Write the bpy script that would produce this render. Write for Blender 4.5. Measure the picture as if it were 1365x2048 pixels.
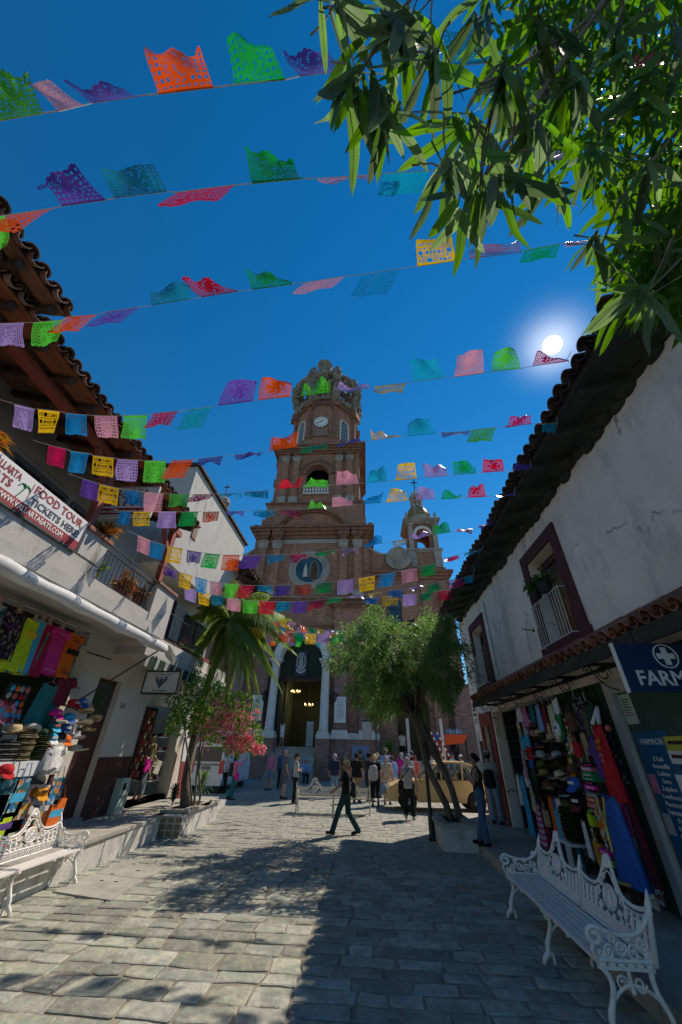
import bpy, math, random
import numpy as np
from mathutils import Vector, Matrix, Quaternion
for o in list(bpy.data.objects): bpy.data.objects.remove(o)
SC = bpy.context.scene
COL = SC.collection
R = math.radians
# ------------------------------------------------------------------ camera
CXP, CYP, FPX = 682.5, 1024.0, 715.0
CAMH = 1.92
def _frame(zv=(705, -60), sv=(735, 1498)):
    up = np.array([zv[0]-CXP, -(zv[1]-CYP), -FPX]); up /= np.linalg.norm(up)
    fw = np.array([sv[0]-CXP, -(sv[1]-CYP), -FPX]); fw -= up*(fw@up); fw /= np.linalg.norm(fw)
    return np.array([np.cross(fw, up), fw, up])
CM = _frame()
CC = np.array([0, 0, CAMH])
def ray(x, y): return CM@np.array([x-CXP, -(y-CYP), -FPX])
def _pt(x, y, ax, val):
    d = ray(x, y); return CC+d*((val-CC[ax])/d[ax])
def PX(x, y, X): return _pt(x, y, 0, X)
def PY(x, y, Y): return _pt(x, y, 1, Y)
def PZ(x, y, Z=0.0): return _pt(x, y, 2, Z)
def proj(p):
    c = CM.T@(np.array(p, float)-CC); return np.array([CXP-FPX*c[0]/c[2], CYP+FPX*c[1]/c[2]])
cam_d = bpy.data.cameras.new('camera'); cam = bpy.data.objects.new('camera', cam_d); COL.objects.link(cam)
cam_d.sensor_fit = 'VERTICAL'; cam_d.sensor_height = 36; cam_d.lens = 36*FPX/2048
cam_d.clip_start = 0.05; cam_d.clip_end = 2000
mw = Matrix([list(CM[i])+[float(CC[i])] for i in range(3)]+[[0, 0, 0, 1]])
cam.matrix_world = mw
SC.camera = cam
# ------------------------------------------------------------------ sky, sun, exposure
SUN = ray(1105, 690); SUN = SUN/np.linalg.norm(SUN)
EL, AZ = math.asin(SUN[2]), math.atan2(SUN[0], SUN[1])
w = bpy.data.worlds.new('World'); SC.world = w; w.use_nodes = True
nt = w.node_tree; nt.nodes.clear()
sky = nt.nodes.new('ShaderNodeTexSky'); sky.sky_type = 'NISHITA'; sky.sun_disc = False
sky.sun_elevation = EL; sky.sun_rotation = AZ; sky.altitude = 0
sky.air_density = 1.0; sky.dust_density = 0.0; sky.ozone_density = 4.0
hs = nt.nodes.new('ShaderNodeHueSaturation'); hs.inputs['Saturation'].default_value = 1.34; hs.inputs['Value'].default_value = 0.48
bg = nt.nodes.new('ShaderNodeBackground'); bg.inputs['Strength'].default_value = 0.125
# the sun's own disc and its narrow aureole, in the sky where the lamp stands
geo = nt.nodes.new('ShaderNodeNewGeometry'); dot = nt.nodes.new('ShaderNodeVectorMath'); dot.operation = 'DOT_PRODUCT'
dot.inputs[1].default_value = tuple(-SUN)
nt.links.new(geo.outputs['Incoming'], dot.inputs[0])
rmp = nt.nodes.new('ShaderNodeMapRange'); rmp.interpolation_type = 'SMOOTHSTEP'
rmp.inputs['From Min'].default_value = math.cos(R(1.15)); rmp.inputs['From Max'].default_value = math.cos(R(0.85))
rmp.inputs['To Max'].default_value = 6.0
pw = nt.nodes.new('ShaderNodeMath'); pw.operation = 'POWER'; pw.inputs[1].default_value = 700
pm = nt.nodes.new('ShaderNodeMath'); pm.operation = 'MULTIPLY_ADD'; pm.inputs[1].default_value = 0.28
mx = nt.nodes.new('ShaderNodeMath'); mx.operation = 'MAXIMUM'; mx.inputs[1].default_value = 0
nt.links.new(dot.outputs['Value'], rmp.inputs['Value']); nt.links.new(dot.outputs['Value'], mx.inputs[0]); nt.links.new(mx.outputs[0], pw.inputs[0])
nt.links.new(pw.outputs[0], pm.inputs[0]); nt.links.new(rmp.outputs[0], pm.inputs[2])
bg2 = nt.nodes.new('ShaderNodeBackground'); bg2.inputs['Color'].default_value = (1, .97, .9, 1); nt.links.new(pm.outputs[0], bg2.inputs['Strength'])
add = nt.nodes.new('ShaderNodeAddShader'); wo = nt.nodes.new('ShaderNodeOutputWorld')
nt.links.new(sky.outputs[0], hs.inputs['Color']); tn = nt.nodes.new('ShaderNodeMix'); tn.data_type = 'RGBA'; tn.blend_type = 'MULTIPLY'; tn.inputs['Factor'].default_value = 1; tn.inputs['B'].default_value = (.92, .94, .86, 1); nt.links.new(hs.outputs[0], tn.inputs['A']); nt.links.new(tn.outputs['Result'], bg.inputs['Color'])
nt.links.new(bg.outputs[0], add.inputs[0]); nt.links.new(bg2.outputs[0], add.inputs[1]); nt.links.new(add.outputs[0], wo.inputs['Surface'])
sl = bpy.data.lights.new('sun_lamp', 'SUN'); sl.energy = 2.0; sl.angle = R(0.5); sl.color = (1, .87, .72)
so = bpy.data.objects.new('sun_lamp', sl); COL.objects.link(so)
so.rotation_mode = 'QUATERNION'; so.rotation_quaternion = Vector(SUN).to_track_quat('Z', 'Y'); so.location = Vector(SUN)*60
SC.view_settings.view_transform = 'Standard'; SC.view_settings.look = 'None'
SC.view_settings.exposure = 1.3; SC.view_settings.gamma = 1
SC.render.engine = 'CYCLES'
SC.cycles.use_denoising = True
SC.cycles.max_bounces = 6; SC.cycles.diffuse_bounces = 5; SC.cycles.glossy_bounces = 2; SC.cycles.transmission_bounces = 4; SC.cycles.transparent_max_bounces = 8
SC.cycles.sample_clamp_indirect = 4
# ------------------------------------------------------------------ helpers
rng = random.Random(7)
MATS = {}
def _n(t, k, **kw):
    n = t.nodes.new(k)
    for a, b in kw.items(): setattr(n, a, b)
    return n
def mat(key, col=(.5, .5, .5), rough=.8, kind='plain', var=.18, scale=4.0, bump=.0, bscale=30.0, spec=.3, metal=0.0, c2=None, rnd=0.0, coord='pos', stain=None, **kw):
    if key in MATS: return MATS[key]
    m = bpy.data.materials.new(key); m.use_nodes = True; t = m.node_tree; L = t.links
    b = t.nodes['Principled BSDF']; out = t.nodes['Material Output']
    b.inputs['Roughness'].default_value = rough; b.inputs['Specular IOR Level'].default_value = spec; b.inputs['Metallic'].default_value = metal
    if coord == 'pos':
        g = _n(t, 'ShaderNodeNewGeometry'); co = g.outputs['Position']
    else:
        g = _n(t, 'ShaderNodeTexCoord'); co = g.outputs['UV' if coord == 'uv' else 'Object']
    col = tuple(col)+(1,)
    nz = _n(t, 'ShaderNodeTexNoise'); nz.inputs['Scale'].default_value = scale; nz.inputs['Detail'].default_value = 5; nz.inputs['Roughness'].default_value = .65
    L.new(co, nz.inputs['Vector'])
    base = None
    if kind == 'brick':
        uv = _n(t, 'ShaderNodeUVMap'); bt = _n(t, 'ShaderNodeTexBrick')
        bt.inputs['Scale'].default_value = 1.0; bt.inputs['Brick Width'].default_value = kw.get('bw', .27); bt.inputs['Row Height'].default_value = kw.get('bh', .085)
        bt.inputs['Mortar Size'].default_value = kw.get('ms', .012); bt.inputs['Mortar Smooth'].default_value = .3; bt.inputs['Bias'].default_value = 0
        bt.inputs['Color1'].default_value = col; bt.inputs['Color2'].default_value = tuple(c2)+(1,); bt.inputs['Mortar'].default_value = tuple(kw.get('mortar', (.25, .2, .17)))+(1,)
        L.new(uv.outputs[0], bt.inputs['Vector']); base = bt.outputs['Color']; hgt = bt.outputs['Fac']
    else:
        rgb = _n(t, 'ShaderNodeRGB'); rgb.outputs[0].default_value = col; base = rgb.outputs[0]
        if c2 is not None:
            mr = _n(t, 'ShaderNodeMapRange'); mr.inputs['From Min'].default_value = .42; mr.inputs['From Max'].default_value = .62
            n2 = _n(t, 'ShaderNodeTexNoise'); n2.inputs['Scale'].default_value = kw.get('s2', scale*.5); n2.inputs['Detail'].default_value = 6
            mpp = _n(t, 'ShaderNodeMapping'); mpp.inputs['Scale'].default_value = kw.get('stretch', (1, 1, 1)); L.new(co, mpp.inputs[0]); L.new(mpp.outputs[0], n2.inputs['Vector'])
            L.new(n2.outputs[0], mr.inputs['Value'])
            mxx = _n(t, 'ShaderNodeMix', data_type='RGBA'); L.new(mr.outputs[0], mxx.inputs['Factor']); L.new(base, mxx.inputs['A']); mxx.inputs['B'].default_value = tuple(c2)+(1,)
            base = mxx.outputs['Result']
        hgt = None
    if kind == 'stripe':
        sx = _n(t, 'ShaderNodeTexCoord'); sp = _n(t, 'ShaderNodeSeparateXYZ'); L.new(sx.outputs['Object'], sp.inputs[0])
        mo = _n(t, 'ShaderNodeMath', operation='PINGPONG'); mo.inputs[1].default_value = kw.get('per', .016); L.new(sp.outputs[kw.get('axis', 2)], mo.inputs[0])
        gt = _n(t, 'ShaderNodeMath', operation='GREATER_THAN'); gt.inputs[1].default_value = kw.get('per', .016)*kw.get('duty', .6); L.new(mo.outputs[0], gt.inputs[0])
        mxx = _n(t, 'ShaderNodeMix', data_type='RGBA'); L.new(gt.outputs[0], mxx.inputs['Factor']); mxx.inputs['A'].default_value = col; mxx.inputs['B'].default_value = tuple(kw['cs'])+(1,)
        base = mxx.outputs['Result']
    if kind == 'print':          # flat print on cloth: blotches of several colours
        tc = _n(t, 'ShaderNodeTexCoord'); vo = _n(t, 'ShaderNodeTexVoronoi'); vo.inputs['Scale'].default_value = kw.get('ps', 14); L.new(tc.outputs['Object'], vo.inputs['Vector'])
        cr = _n(t, 'ShaderNodeValToRGB'); cr.color_ramp.interpolation = 'CONSTANT'; pal = kw['pal']
        el = cr.color_ramp.elements
        for i, c in enumerate(pal):
            e = el[0] if i == 0 else (el[1] if i == 1 else el.new(i/len(pal)))
            e.position = i/len(pal); e.color = tuple(c)+(1,)
        sp = _n(t, 'ShaderNodeSeparateColor'); L.new(vo.outputs['Color'], sp.inputs[0]); L.new(sp.outputs[0], cr.inputs[0]); base = cr.outputs[0]
    # broad variation
    hv = _n(t, 'ShaderNodeHueSaturation'); L.new(base, hv.inputs['Color'])
    mr = _n(t, 'ShaderNodeMapRange'); mr.inputs['From Min'].default_value = .25; mr.inputs['From Max'].default_value = .75
    mr.inputs['To Min'].default_value = 1-var; mr.inputs['To Max'].default_value = 1+var; L.new(nz.outputs[0], mr.inputs['Value'])
    val = mr.outputs[0]
    if rnd:
        oi = _n(t, 'ShaderNodeObjectInfo'); m2 = _n(t, 'ShaderNodeMapRange'); m2.inputs['To Min'].default_value = 1-rnd; m2.inputs['To Max'].default_value = 1+rnd; L.new(oi.outputs['Random'], m2.inputs['Value'])
        mm = _n(t, 'ShaderNodeMath', operation='MULTIPLY'); L.new(val, mm.inputs[0]); L.new(m2.outputs[0], mm.inputs[1]); val = mm.outputs[0]
        m3 = _n(t, 'ShaderNodeMapRange'); m3.inputs['To Min'].default_value = 1-rnd; m3.inputs['To Max'].default_value = 1+rnd*.4
        fr = _n(t, 'ShaderNodeMath', operation='FRACT'); ml = _n(t, 'ShaderNodeMath', operation='MULTIPLY'); ml.inputs[1].default_value = 7.3; L.new(oi.outputs['Random'], ml.inputs[0]); L.new(ml.outputs[0], fr.inputs[0]); L.new(fr.outputs[0], m3.inputs['Value']); L.new(m3.outputs[0], hv.inputs['Saturation'])
    L.new(val, hv.inputs['Value']); base = hv.outputs[0]
    if stain is not None:        # streaks and grime with shapes of their own
        s = _n(t, 'ShaderNodeTexNoise'); s.inputs['Scale'].default_value = kw.get('ss', 1.6); s.inputs['Detail'].default_value = 8; s.inputs['Roughness'].default_value = .7
        mp = _n(t, 'ShaderNodeMapping'); mp.inputs['Scale'].default_value = kw.get('sst', (1, 1, .35)); L.new(co, mp.inputs[0]); L.new(mp.outputs[0], s.inputs['Vector'])
        r2 = _n(t, 'ShaderNodeMapRange'); r2.inputs['From Min'].default_value = kw.get('s0', .55); r2.inputs['From Max'].default_value = kw.get('s1', .72); r2.inputs['To Max'].default_value = kw.get('sa', .7); L.new(s.outputs[0], r2.inputs['Value'])
        mxx = _n(t, 'ShaderNodeMix', data_type='RGBA'); L.new(r2.outputs[0], mxx.inputs['Factor']); L.new(base, mxx.inputs['A']); mxx.inputs['B'].default_value = tuple(stain)+(1,); base = mxx.outputs['Result']
    if 'crack' in kw:            # hairline cracks and flaked spots
        wn_ = _n(t, 'ShaderNodeTexNoise'); wn_.inputs['Scale'].default_value = 1.7; wn_.inputs['Detail'].default_value = 6; L.new(co, wn_.inputs['Vector'])
        mv = _n(t, 'ShaderNodeMix', data_type='VECTOR'); mv.inputs['Factor'].default_value = .35; L.new(co, mv.inputs['A']); L.new(wn_.outputs['Color'], mv.inputs['B'])
        vo = _n(t, 'ShaderNodeTexVoronoi', feature='DISTANCE_TO_EDGE'); vo.inputs['Scale'].default_value = kw['crack']; L.new(mv.outputs['Result'], vo.inputs['Vector'])
        lt = _n(t, 'ShaderNodeMapRange'); lt.inputs['From Min'].default_value = .004; lt.inputs['From Max'].default_value = .016; lt.inputs['To Min'].default_value = 1; lt.inputs['To Max'].default_value = 0; L.new(vo.outputs['Distance'], lt.inputs['Value'])
        mk = _n(t, 'ShaderNodeMapRange'); mk.inputs['From Min'].default_value = .52; mk.inputs['From Max'].default_value = .6; mk.inputs['To Max'].default_value = .75; L.new(wn_.outputs[0], mk.inputs['Value'])
        mu = _n(t, 'ShaderNodeMath', operation='MULTIPLY'); L.new(lt.outputs[0], mu.inputs[0]); L.new(mk.outputs[0], mu.inputs[1])
        mxx = _n(t, 'ShaderNodeMix', data_type='RGBA'); L.new(mu.outputs[0], mxx.inputs['Factor']); L.new(base, mxx.inputs['A']); mxx.inputs['B'].default_value = (.16, .14, .12, 1); base = mxx.outputs['Result']
    L.new(base, b.inputs['Base Color'])
    if bump:
        bn = _n(t, 'ShaderNodeTexNoise'); bn.inputs['Scale'].default_value = bscale; bn.inputs['Detail'].default_value = 4; L.new(co, bn.inputs['Vector'])
        bp = _n(t, 'ShaderNodeBump'); bp.inputs['Strength'].default_value = bump; bp.inputs['Distance'].default_value = .02; L.new(bn.outputs[0], bp.inputs['Height'])
        if hgt is not None:
            iv = _n(t, 'ShaderNodeMath', operation='SUBTRACT'); iv.inputs[0].default_value = 1; L.new(hgt, iv.inputs[1])
            b2 = _n(t, 'ShaderNodeBump'); b2.inputs['Strength'].default_value = .8; b2.inputs['Distance'].default_value = .02; L.new(iv.outputs[0], b2.inputs['Height']); L.new(bp.outputs[0], b2.inputs['Normal']); bp = b2
        L.new(bp.outputs[0], b.inputs['Normal'])
    if kind == 'leaf':           # thin sheet that lets light through
        tr = _n(t, 'ShaderNodeBsdfTranslucent'); L.new(base, tr.inputs['Color'])
        hb = _n(t, 'ShaderNodeHueSaturation'); hb.inputs['Value'].default_value = kw.get('tv', 1.6); hb.inputs['Saturation'].default_value = 1.1; L.new(base, hb.inputs['Color']); L.new(hb.outputs[0], tr.inputs['Color'])
        ms = _n(t, 'ShaderNodeMixShader'); ms.inputs[0].default_value = kw.get('tf', .45); L.new(b.outputs[0], ms.inputs[1]); L.new(tr.outputs[0], ms.inputs[2]); L.new(ms.outputs[0], out.inputs['Surface'])
    if kind == 'glass':
        b.inputs['Roughness'].default_value = rough; tb = _n(t, 'ShaderNodeBsdfTransparent'); tb.inputs['Color'].default_value = kw.get('tint', (.8, .9, .88, 1))
        ms = _n(t, 'ShaderNodeMixShader'); fz = _n(t, 'ShaderNodeFresnel'); fz.inputs['IOR'].default_value = 1.5
        mm = _n(t, 'ShaderNodeMath', operation='ADD'); mm.inputs[1].default_value = kw.get('op', .25); L.new(fz.outputs[0], mm.inputs[0])
        L.new(mm.outputs[0], ms.inputs[0]); L.new(tb.outputs[0], ms.inputs[1]); L.new(b.outputs[0], ms.inputs[2]); L.new(ms.outputs[0], out.inputs['Surface'])
    if kind == 'emit':
        b.inputs['Emission Color'].default_value = col; b.inputs['Emission Strength'].default_value = kw.get('es', 1.0)
    MATS[key] = m
    return m
def V3(p): return np.array(p, float)
def unit(v):
    v = V3(v); n = np.linalg.norm(v); return v/n if n > 1e-9 else v
class MB:
    def __init__(s): s.v = []; s.f = []; s.m = []
    def add(s, vs, fs, mi=0):
        o = len(s.v); s.v.extend([tuple(map(float, p)) for p in vs]); s.f.extend([tuple(i+o for i in f) for f in fs]); s.m.extend([mi]*len(fs)); return s
    def box(s, x0, x1, y0, y1, z0, z1, mi=0):
        x0, x1 = min(x0, x1), max(x0, x1); y0, y1 = min(y0, y1), max(y0, y1); z0, z1 = min(z0, z1), max(z0, z1)
        v = [(x0, y0, z0), (x1, y0, z0), (x1, y1, z0), (x0, y1, z0), (x0, y0, z1), (x1, y0, z1), (x1, y1, z1), (x0, y1, z1)]
        return s.add(v, [(0, 3, 2, 1), (4, 5, 6, 7), (0, 1, 5, 4), (1, 2, 6, 5), (2, 3, 7, 6), (3, 0, 4, 7)], mi)
    def beam(s, p, q, w, h, up=(0, 0, 1), mi=0, w2=None, h2=None):
        p, q = V3(p), V3(q); d = unit(q-p); a = np.cross(d, up)
        if np.linalg.norm(a) < 1e-4: a = np.cross(d, (1, 0, 0))
        a = unit(a); c = unit(np.cross(a, d)); w2 = w if w2 is None else w2; h2 = h if h2 is None else h2
        v = [p-a*w/2-c*h/2, p+a*w/2-c*h/2, p+a*w/2+c*h/2, p-a*w/2+c*h/2, q-a*w2/2-c*h2/2, q+a*w2/2-c*h2/2, q+a*w2/2+c*h2/2, q-a*w2/2+c*h2/2]
        return s.add(v, [(0, 1, 2, 3), (7, 6, 5, 4), (0, 4, 5, 1), (1, 5, 6, 2), (2, 6, 7, 3), (3, 7, 4, 0)], mi)
    def tube(s, pts, r, n=6, cap=True, mi=0, closed=False):
        P = [V3(p) for p in pts]; k = len(P); rr = [r]*k if np.isscalar(r) else list(r)
        if closed: T = [unit(P[(i+1) % k]-P[i-1]) for i in range(k)]
        else: T = [unit(P[min(i+1, k-1)]-P[max(i-1, 0)]) for i in range(k)]
        a = np.cross(T[0], (0, 0, 1))
        if np.linalg.norm(a) < .1: a = np.cross(T[0], (1, 0, 0))
        a = unit(a); vs = []
        for i in range(k):
            a = a-T[i]*(a@T[i]); a = unit(a); c = np.cross(T[i], a)
            for j in range(n):
                t = 2*math.pi*j/n; vs.append(P[i]+(a*math.cos(t)+c*math.sin(t))*rr[i])
        fs = []
        for i in range(k if closed else k-1):
            for j in range(n):
                i2 = (i+1) % k; fs.append((i*n+j, i*n+(j+1) % n, i2*n+(j+1) % n, i2*n+j))
        if cap and not closed: fs += [tuple(range(n))[::-1], tuple((k-1)*n+j for j in range(n))]
        return s.add(vs, fs, mi)
    def lathe(s, prof, c=(0, 0, 0), n=16, mi=0, ax=None, sx=1, sy=1, rot=0.0):
        c = V3(c); A = np.eye(3) if ax is None else np.array(ax, float); vs = []; k = len(prof)
        for r, z in prof:
            for j in range(n):
                t = 2*math.pi*j/n+rot; vs.append(c+A.T@np.array([r*math.cos(t)*sx, r*math.sin(t)*sy, z]))
        fs = [(i*n+j, i*n+(j+1) % n, (i+1)*n+(j+1) % n, (i+1)*n+j) for i in range(k-1) for j in range(n)]
        if prof[0][0] > 1e-4: fs.append(tuple(range(n))[::-1])
        if prof[-1][0] > 1e-4: fs.append(tuple((k-1)*n+j for j in range(n)))
        return s.add(vs, fs, mi)
    def prism(s, poly, o, u, v, d, mi=0):      # 2D outline at origin o in axes u, v, extruded by vector d
        o, u, v, d = V3(o), V3(u), V3(v), V3(d); n = len(poly)
        a = [o+u*p[0]+v*p[1] for p in poly]; b = [p+d for p in a]
        fs = [tuple(range(n))[::-1], tuple(range(n, 2*n))]+[(i, (i+1) % n, n+(i+1) % n, n+i) for i in range(n)]
        return s.add(a+b, fs, mi)
    def sph(s, c, r, nu=10, nv=6, mi=0):
        c = V3(c); r = V3([r]*3) if np.isscalar(r) else V3(r); vs = [c+(0, 0, -r[2])]
        for i in range(1, nv):
            p = -math.pi/2+math.pi*i/nv
            for j in range(nu): t = 2*math.pi*j/nu; vs.append(c+r*np.array([math.cos(p)*math.cos(t), math.cos(p)*math.sin(t), math.sin(p)]))
        vs.append(c+(0, 0, r[2])); L = len(vs)-1; fs = []
        for j in range(nu):
            fs.append((0, 1+(j+1) % nu, 1+j)); fs.append((L, L-nu+j, L-nu+(j+1) % nu))
            for i in range(nv-2): a = 1+i*nu; fs.append((a+j, a+(j+1) % nu, a+nu+(j+1) % nu, a+nu+j))
        return s.add(vs, fs, mi)
    def quad(s, a, b, c, d, mi=0): return s.add([a, b, c, d], [(0, 1, 2, 3)], mi)
    def xf(s, f, i0=0):
        s.v[i0:] = [tuple(f(np.array(p))) for p in s.v[i0:]]; return s
    def mesh(s, name, mats, smooth=False, off=None, uv=True):
        me = bpy.data.meshes.new(name); V = np.array(s.v, float).reshape(-1, 3)
        W = V-np.array(off) if off is not None else V
        me.from_pydata(W.tolist(), [], s.f)
        if not isinstance(mats, (list, tuple)): mats = [mats]
        for m in mats: me.materials.append(MATS[m] if isinstance(m, str) else m)
        if len(mats) > 1: me.polygons.foreach_set('material_index', s.m)
        if smooth: me.polygons.foreach_set('use_smooth', [True]*len(s.f))
        if uv and len(s.f):
            ul = me.uv_layers.new(name='UVMap'); nf = len(me.polygons); nl = len(me.loops)
            no = np.empty(nf*3); me.polygons.foreach_get('normal', no); no = np.abs(no.reshape(-1, 3))
            lt = np.empty(nf, int); me.polygons.foreach_get('loop_total', lt); vi = np.empty(nl, int); me.loops.foreach_get('vertex_index', vi)
            axf = np.where(no[:, 2] > .8, 2, np.where(no[:, 0] > no[:, 1], 0, 1)); axl = np.repeat(axf, lt); P = V[vi]
            u = np.where(axl == 0, P[:, 1], P[:, 0]); vv = np.where(axl == 2, P[:, 1], P[:, 2])
            ul.data.foreach_set('uv', np.stack([u, vv], 1).ravel())
        me.update(); return me
    def build(s, name, mats, parent=None, smooth=False, world=True, kind=None):
        off = parent_loc(parent) if (world and parent is not None) else None
        me = s.mesh(name, mats, smooth, off); return place(name, me, parent, kind=kind)
def parent_loc(p):
    l = np.zeros(3)
    while p is not None: l = l+np.array(p.location); p = p.parent
    return l
def place(name, me, parent=None, loc=None, rot=None, scl=None, kind=None):
    o = bpy.data.objects.new(name, me); COL.objects.link(o); o.parent = parent
    if loc is not None: o.location = loc
    if rot is not None: o.rotation_euler = rot
    if scl is not None: o.scale = scl
    if kind: o['kind'] = kind
    return o
def tag(o, label, cat, group=None):
    o['label'] = label; o['category'] = cat
    if group: o['group'] = group
    return o
def thing(name, label, cat, loc=(0, 0, 0), rz=0.0, group=None):
    o = place(name, None, loc=tuple(map(float, loc))); o.rotation_euler = (0, 0, rz); o.empty_display_size = .2
    return tag(o, label, cat, group)
def structure(o): o['kind'] = 'structure'; return o
def copy_tree(o, parent=None):
    c = o.copy(); COL.objects.link(c); c.parent = parent
    for ch in list(o.children):
        if ch != c: copy_tree(ch, c)
    return c
def text(s, size, name, m, parent, o, u, v, depth=.004, align='CENTER', world=True, sx=1.0, bold=False):
    """flat lettering: origin o, reading direction u, up v"""
    cu = bpy.data.curves.new('t', 'FONT'); cu.body = s; cu.size = size; cu.align_x = align; cu.align_y = 'CENTER'; cu.extrude = depth/2; cu.resolution_u = 2
    if bold: cu.offset = size*.02
    ob = bpy.data.objects.new('t', cu); me = bpy.data.meshes.new_from_object(ob)
    bpy.data.objects.remove(ob); bpy.data.curves.remove(cu)
    u, v = unit(u), unit(v); n = np.cross(u, v); off = parent_loc(parent) if (world and parent is not None) else np.zeros(3)
    P = np.empty(len(me.vertices)*3); me.vertices.foreach_get('co', P); P = P.reshape(-1, 3)
    Q = V3(o)+np.outer(P[:, 0]*sx, u)+np.outer(P[:, 1], v)+np.outer(P[:, 2]+depth/2, n)-off
    me.vertices.foreach_set('co', Q.ravel()); me.materials.clear(); me.materials.append(MATS[m]); me.update()
    return place(name, me, parent)
def arc(c, r, a0, a1, n, u=(1, 0, 0), v=(0, 0, 1)):
    c, u, v = V3(c), V3(u), V3(v); return [c+u*r*math.cos(a0+(a1-a0)*i/n)+v*r*math.sin(a0+(a1-a0)*i/n) for i in range(n+1)]
def spiral(c, r0, r1, a0, turns, n, u=(1, 0, 0), v=(0, 0, 1)):
    c, u, v = V3(c), V3(u), V3(v); o = []
    for i in range(n+1):
        t = i/n; r = r0+(r1-r0)*t; a = a0+turns*2*math.pi*t; o.append(c+u*r*math.cos(a)+v*r*math.sin(a))
    return o
def bez(p0, p1, p2, p3, n=8):
    p0, p1, p2, p3 = map(V3, (p0, p1, p2, p3)); o = []
    for i in range(n+1):
        t = i/n; o.append(p0*(1-t)**3+p1*3*t*(1-t)**2+p2*3*t*t*(1-t)+p3*t**3)
    return o
# ------------------------------------------------------------------ materials
mat('ground', (.16, .155, .14), .95, scale=2, var=.25, bump=.4, bscale=25, c2=(.12, .115, .105))
mat('mortar', (.34, .30, .23), .95, scale=9, var=.35, bump=.7, bscale=90, c2=(.19, .175, .14))
mat('stone', (.345, .345, .275), .7, scale=7, var=.35, bump=.8, bscale=16, c2=(.25, .275, .225), s2=3.2, rnd=.28, stain=(.12, .115, .1), ss=2.6, sst=(1, 1, 1), s0=.54, s1=.72, sa=.65)
mat('road', (.17, .17, .165), .9, scale=6, var=.3, bump=.5, bscale=40)
mat('concrete', (.36, .345, .3), .9, scale=3, var=.25, bump=.4, bscale=50, stain=(.12, .115, .1), s0=.52, s1=.75, sst=(1, 1, 1))
mat('kerbwhite', (.55, .54, .5), .9, scale=5, var=.2, bump=.5, bscale=30, stain=(.16, .15, .13), ss=3, s0=.5, s1=.7)
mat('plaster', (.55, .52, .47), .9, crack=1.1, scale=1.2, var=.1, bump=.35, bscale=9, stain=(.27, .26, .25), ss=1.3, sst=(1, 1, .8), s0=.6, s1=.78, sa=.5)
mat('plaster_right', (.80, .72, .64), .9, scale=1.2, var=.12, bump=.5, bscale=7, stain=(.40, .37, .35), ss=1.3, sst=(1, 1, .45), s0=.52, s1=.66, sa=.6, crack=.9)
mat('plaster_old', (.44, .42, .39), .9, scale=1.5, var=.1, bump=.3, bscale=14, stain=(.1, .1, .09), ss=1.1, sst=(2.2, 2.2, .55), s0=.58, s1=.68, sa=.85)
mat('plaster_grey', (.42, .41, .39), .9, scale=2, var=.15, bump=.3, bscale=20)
mat('brown_wall', (.09, .04, .03), .8, scale=3, var=.3, bump=.3, bscale=18)
mat('red_paint', (.24, .05, .04), .7, scale=4, var=.2, bump=.2)
mat('maroon', (.085, .03, .033), .65, scale=5, var=.25, bump=.3, bscale=20, stain=(.3, .28, .27), ss=9, sst=(1, 1, 1), s0=.7, s1=.76, sa=.7)
mat('post_red', (.30, .07, .045), .6, scale=8, var=.2)
mat('wood_plank', (.27, .10, .045), .75, scale=5, var=.3, bump=.3, bscale=30, rnd=.25, c2=(.17, .065, .03), stretch=(1, .15, 1))
mat('wood_dark', (.06, .035, .025), .8, scale=8, var=.3, bump=.3)
mat('wood_door', (.22, .095, .04), .6, scale=6, var=.25, stretch=(8, 8, .6), c2=(.13, .05, .02))
mat('grey_roof_wood', (.05, .05, .042), .9, scale=6, var=.35, bump=.3, c2=(.03, .034, .03))
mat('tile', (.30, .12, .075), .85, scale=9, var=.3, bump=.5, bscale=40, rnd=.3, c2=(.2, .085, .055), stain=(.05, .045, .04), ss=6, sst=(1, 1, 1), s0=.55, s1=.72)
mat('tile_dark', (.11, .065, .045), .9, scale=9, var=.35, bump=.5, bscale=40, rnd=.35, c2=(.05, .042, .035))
mat('brick', (.5, .225, .125), .9, 'brick', var=.3, scale=1.3, bump=.4, bscale=30, c2=(.27, .125, .085), mortar=(.3, .23, .19), stain=(.17, .12, .09), ss=.7, s0=.54, s1=.74, sa=.65)
mat('brick_pale', (.33, .165, .12), .9, 'brick', var=.3, scale=2, bump=.4, bscale=30, c2=(.2, .1, .08), mortar=(.34, .29, .25), bh=.1, bw=.32, stain=(.3, .25, .22), ss=1.1, s0=.52, s1=.7)
mat('brick_trim', (.37, .16, .095), .9, 'brick', var=.3, scale=2, bump=.4, bscale=30, c2=(.25, .115, .08), bh=.07, ms=.01, mortar=(.2, .15, .12), stain=(.1, .082, .07), ss=1.2, s0=.5, s1=.7)
mat('stone_trim', (.36, .33, .29), .9, scale=3, var=.25, bump=.4, bscale=25, stain=(.1, .085, .075), ss=1.3, s0=.5, s1=.7)
mat('stone_white', (.62, .6, .57), .85, scale=3, var=.15, bump=.3, bscale=25, stain=(.3, .27, .24), ss=1.5, s0=.58, s1=.75)
mat('stone_crown', (.27, .245, .2), .95, scale=2.5, var=.45, bump=.8, bscale=12, c2=(.14, .125, .1))
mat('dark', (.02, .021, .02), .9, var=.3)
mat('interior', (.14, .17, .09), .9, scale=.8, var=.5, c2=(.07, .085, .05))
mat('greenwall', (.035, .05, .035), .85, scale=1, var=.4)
mat('white_iron', (.8, .77, .72), .45, scale=20, var=.08, bump=.25, bscale=80, stain=(.26, .2, .15), ss=14, sst=(1, 1, .5), s0=.58, s1=.68, sa=.75, spec=.4)
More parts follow.
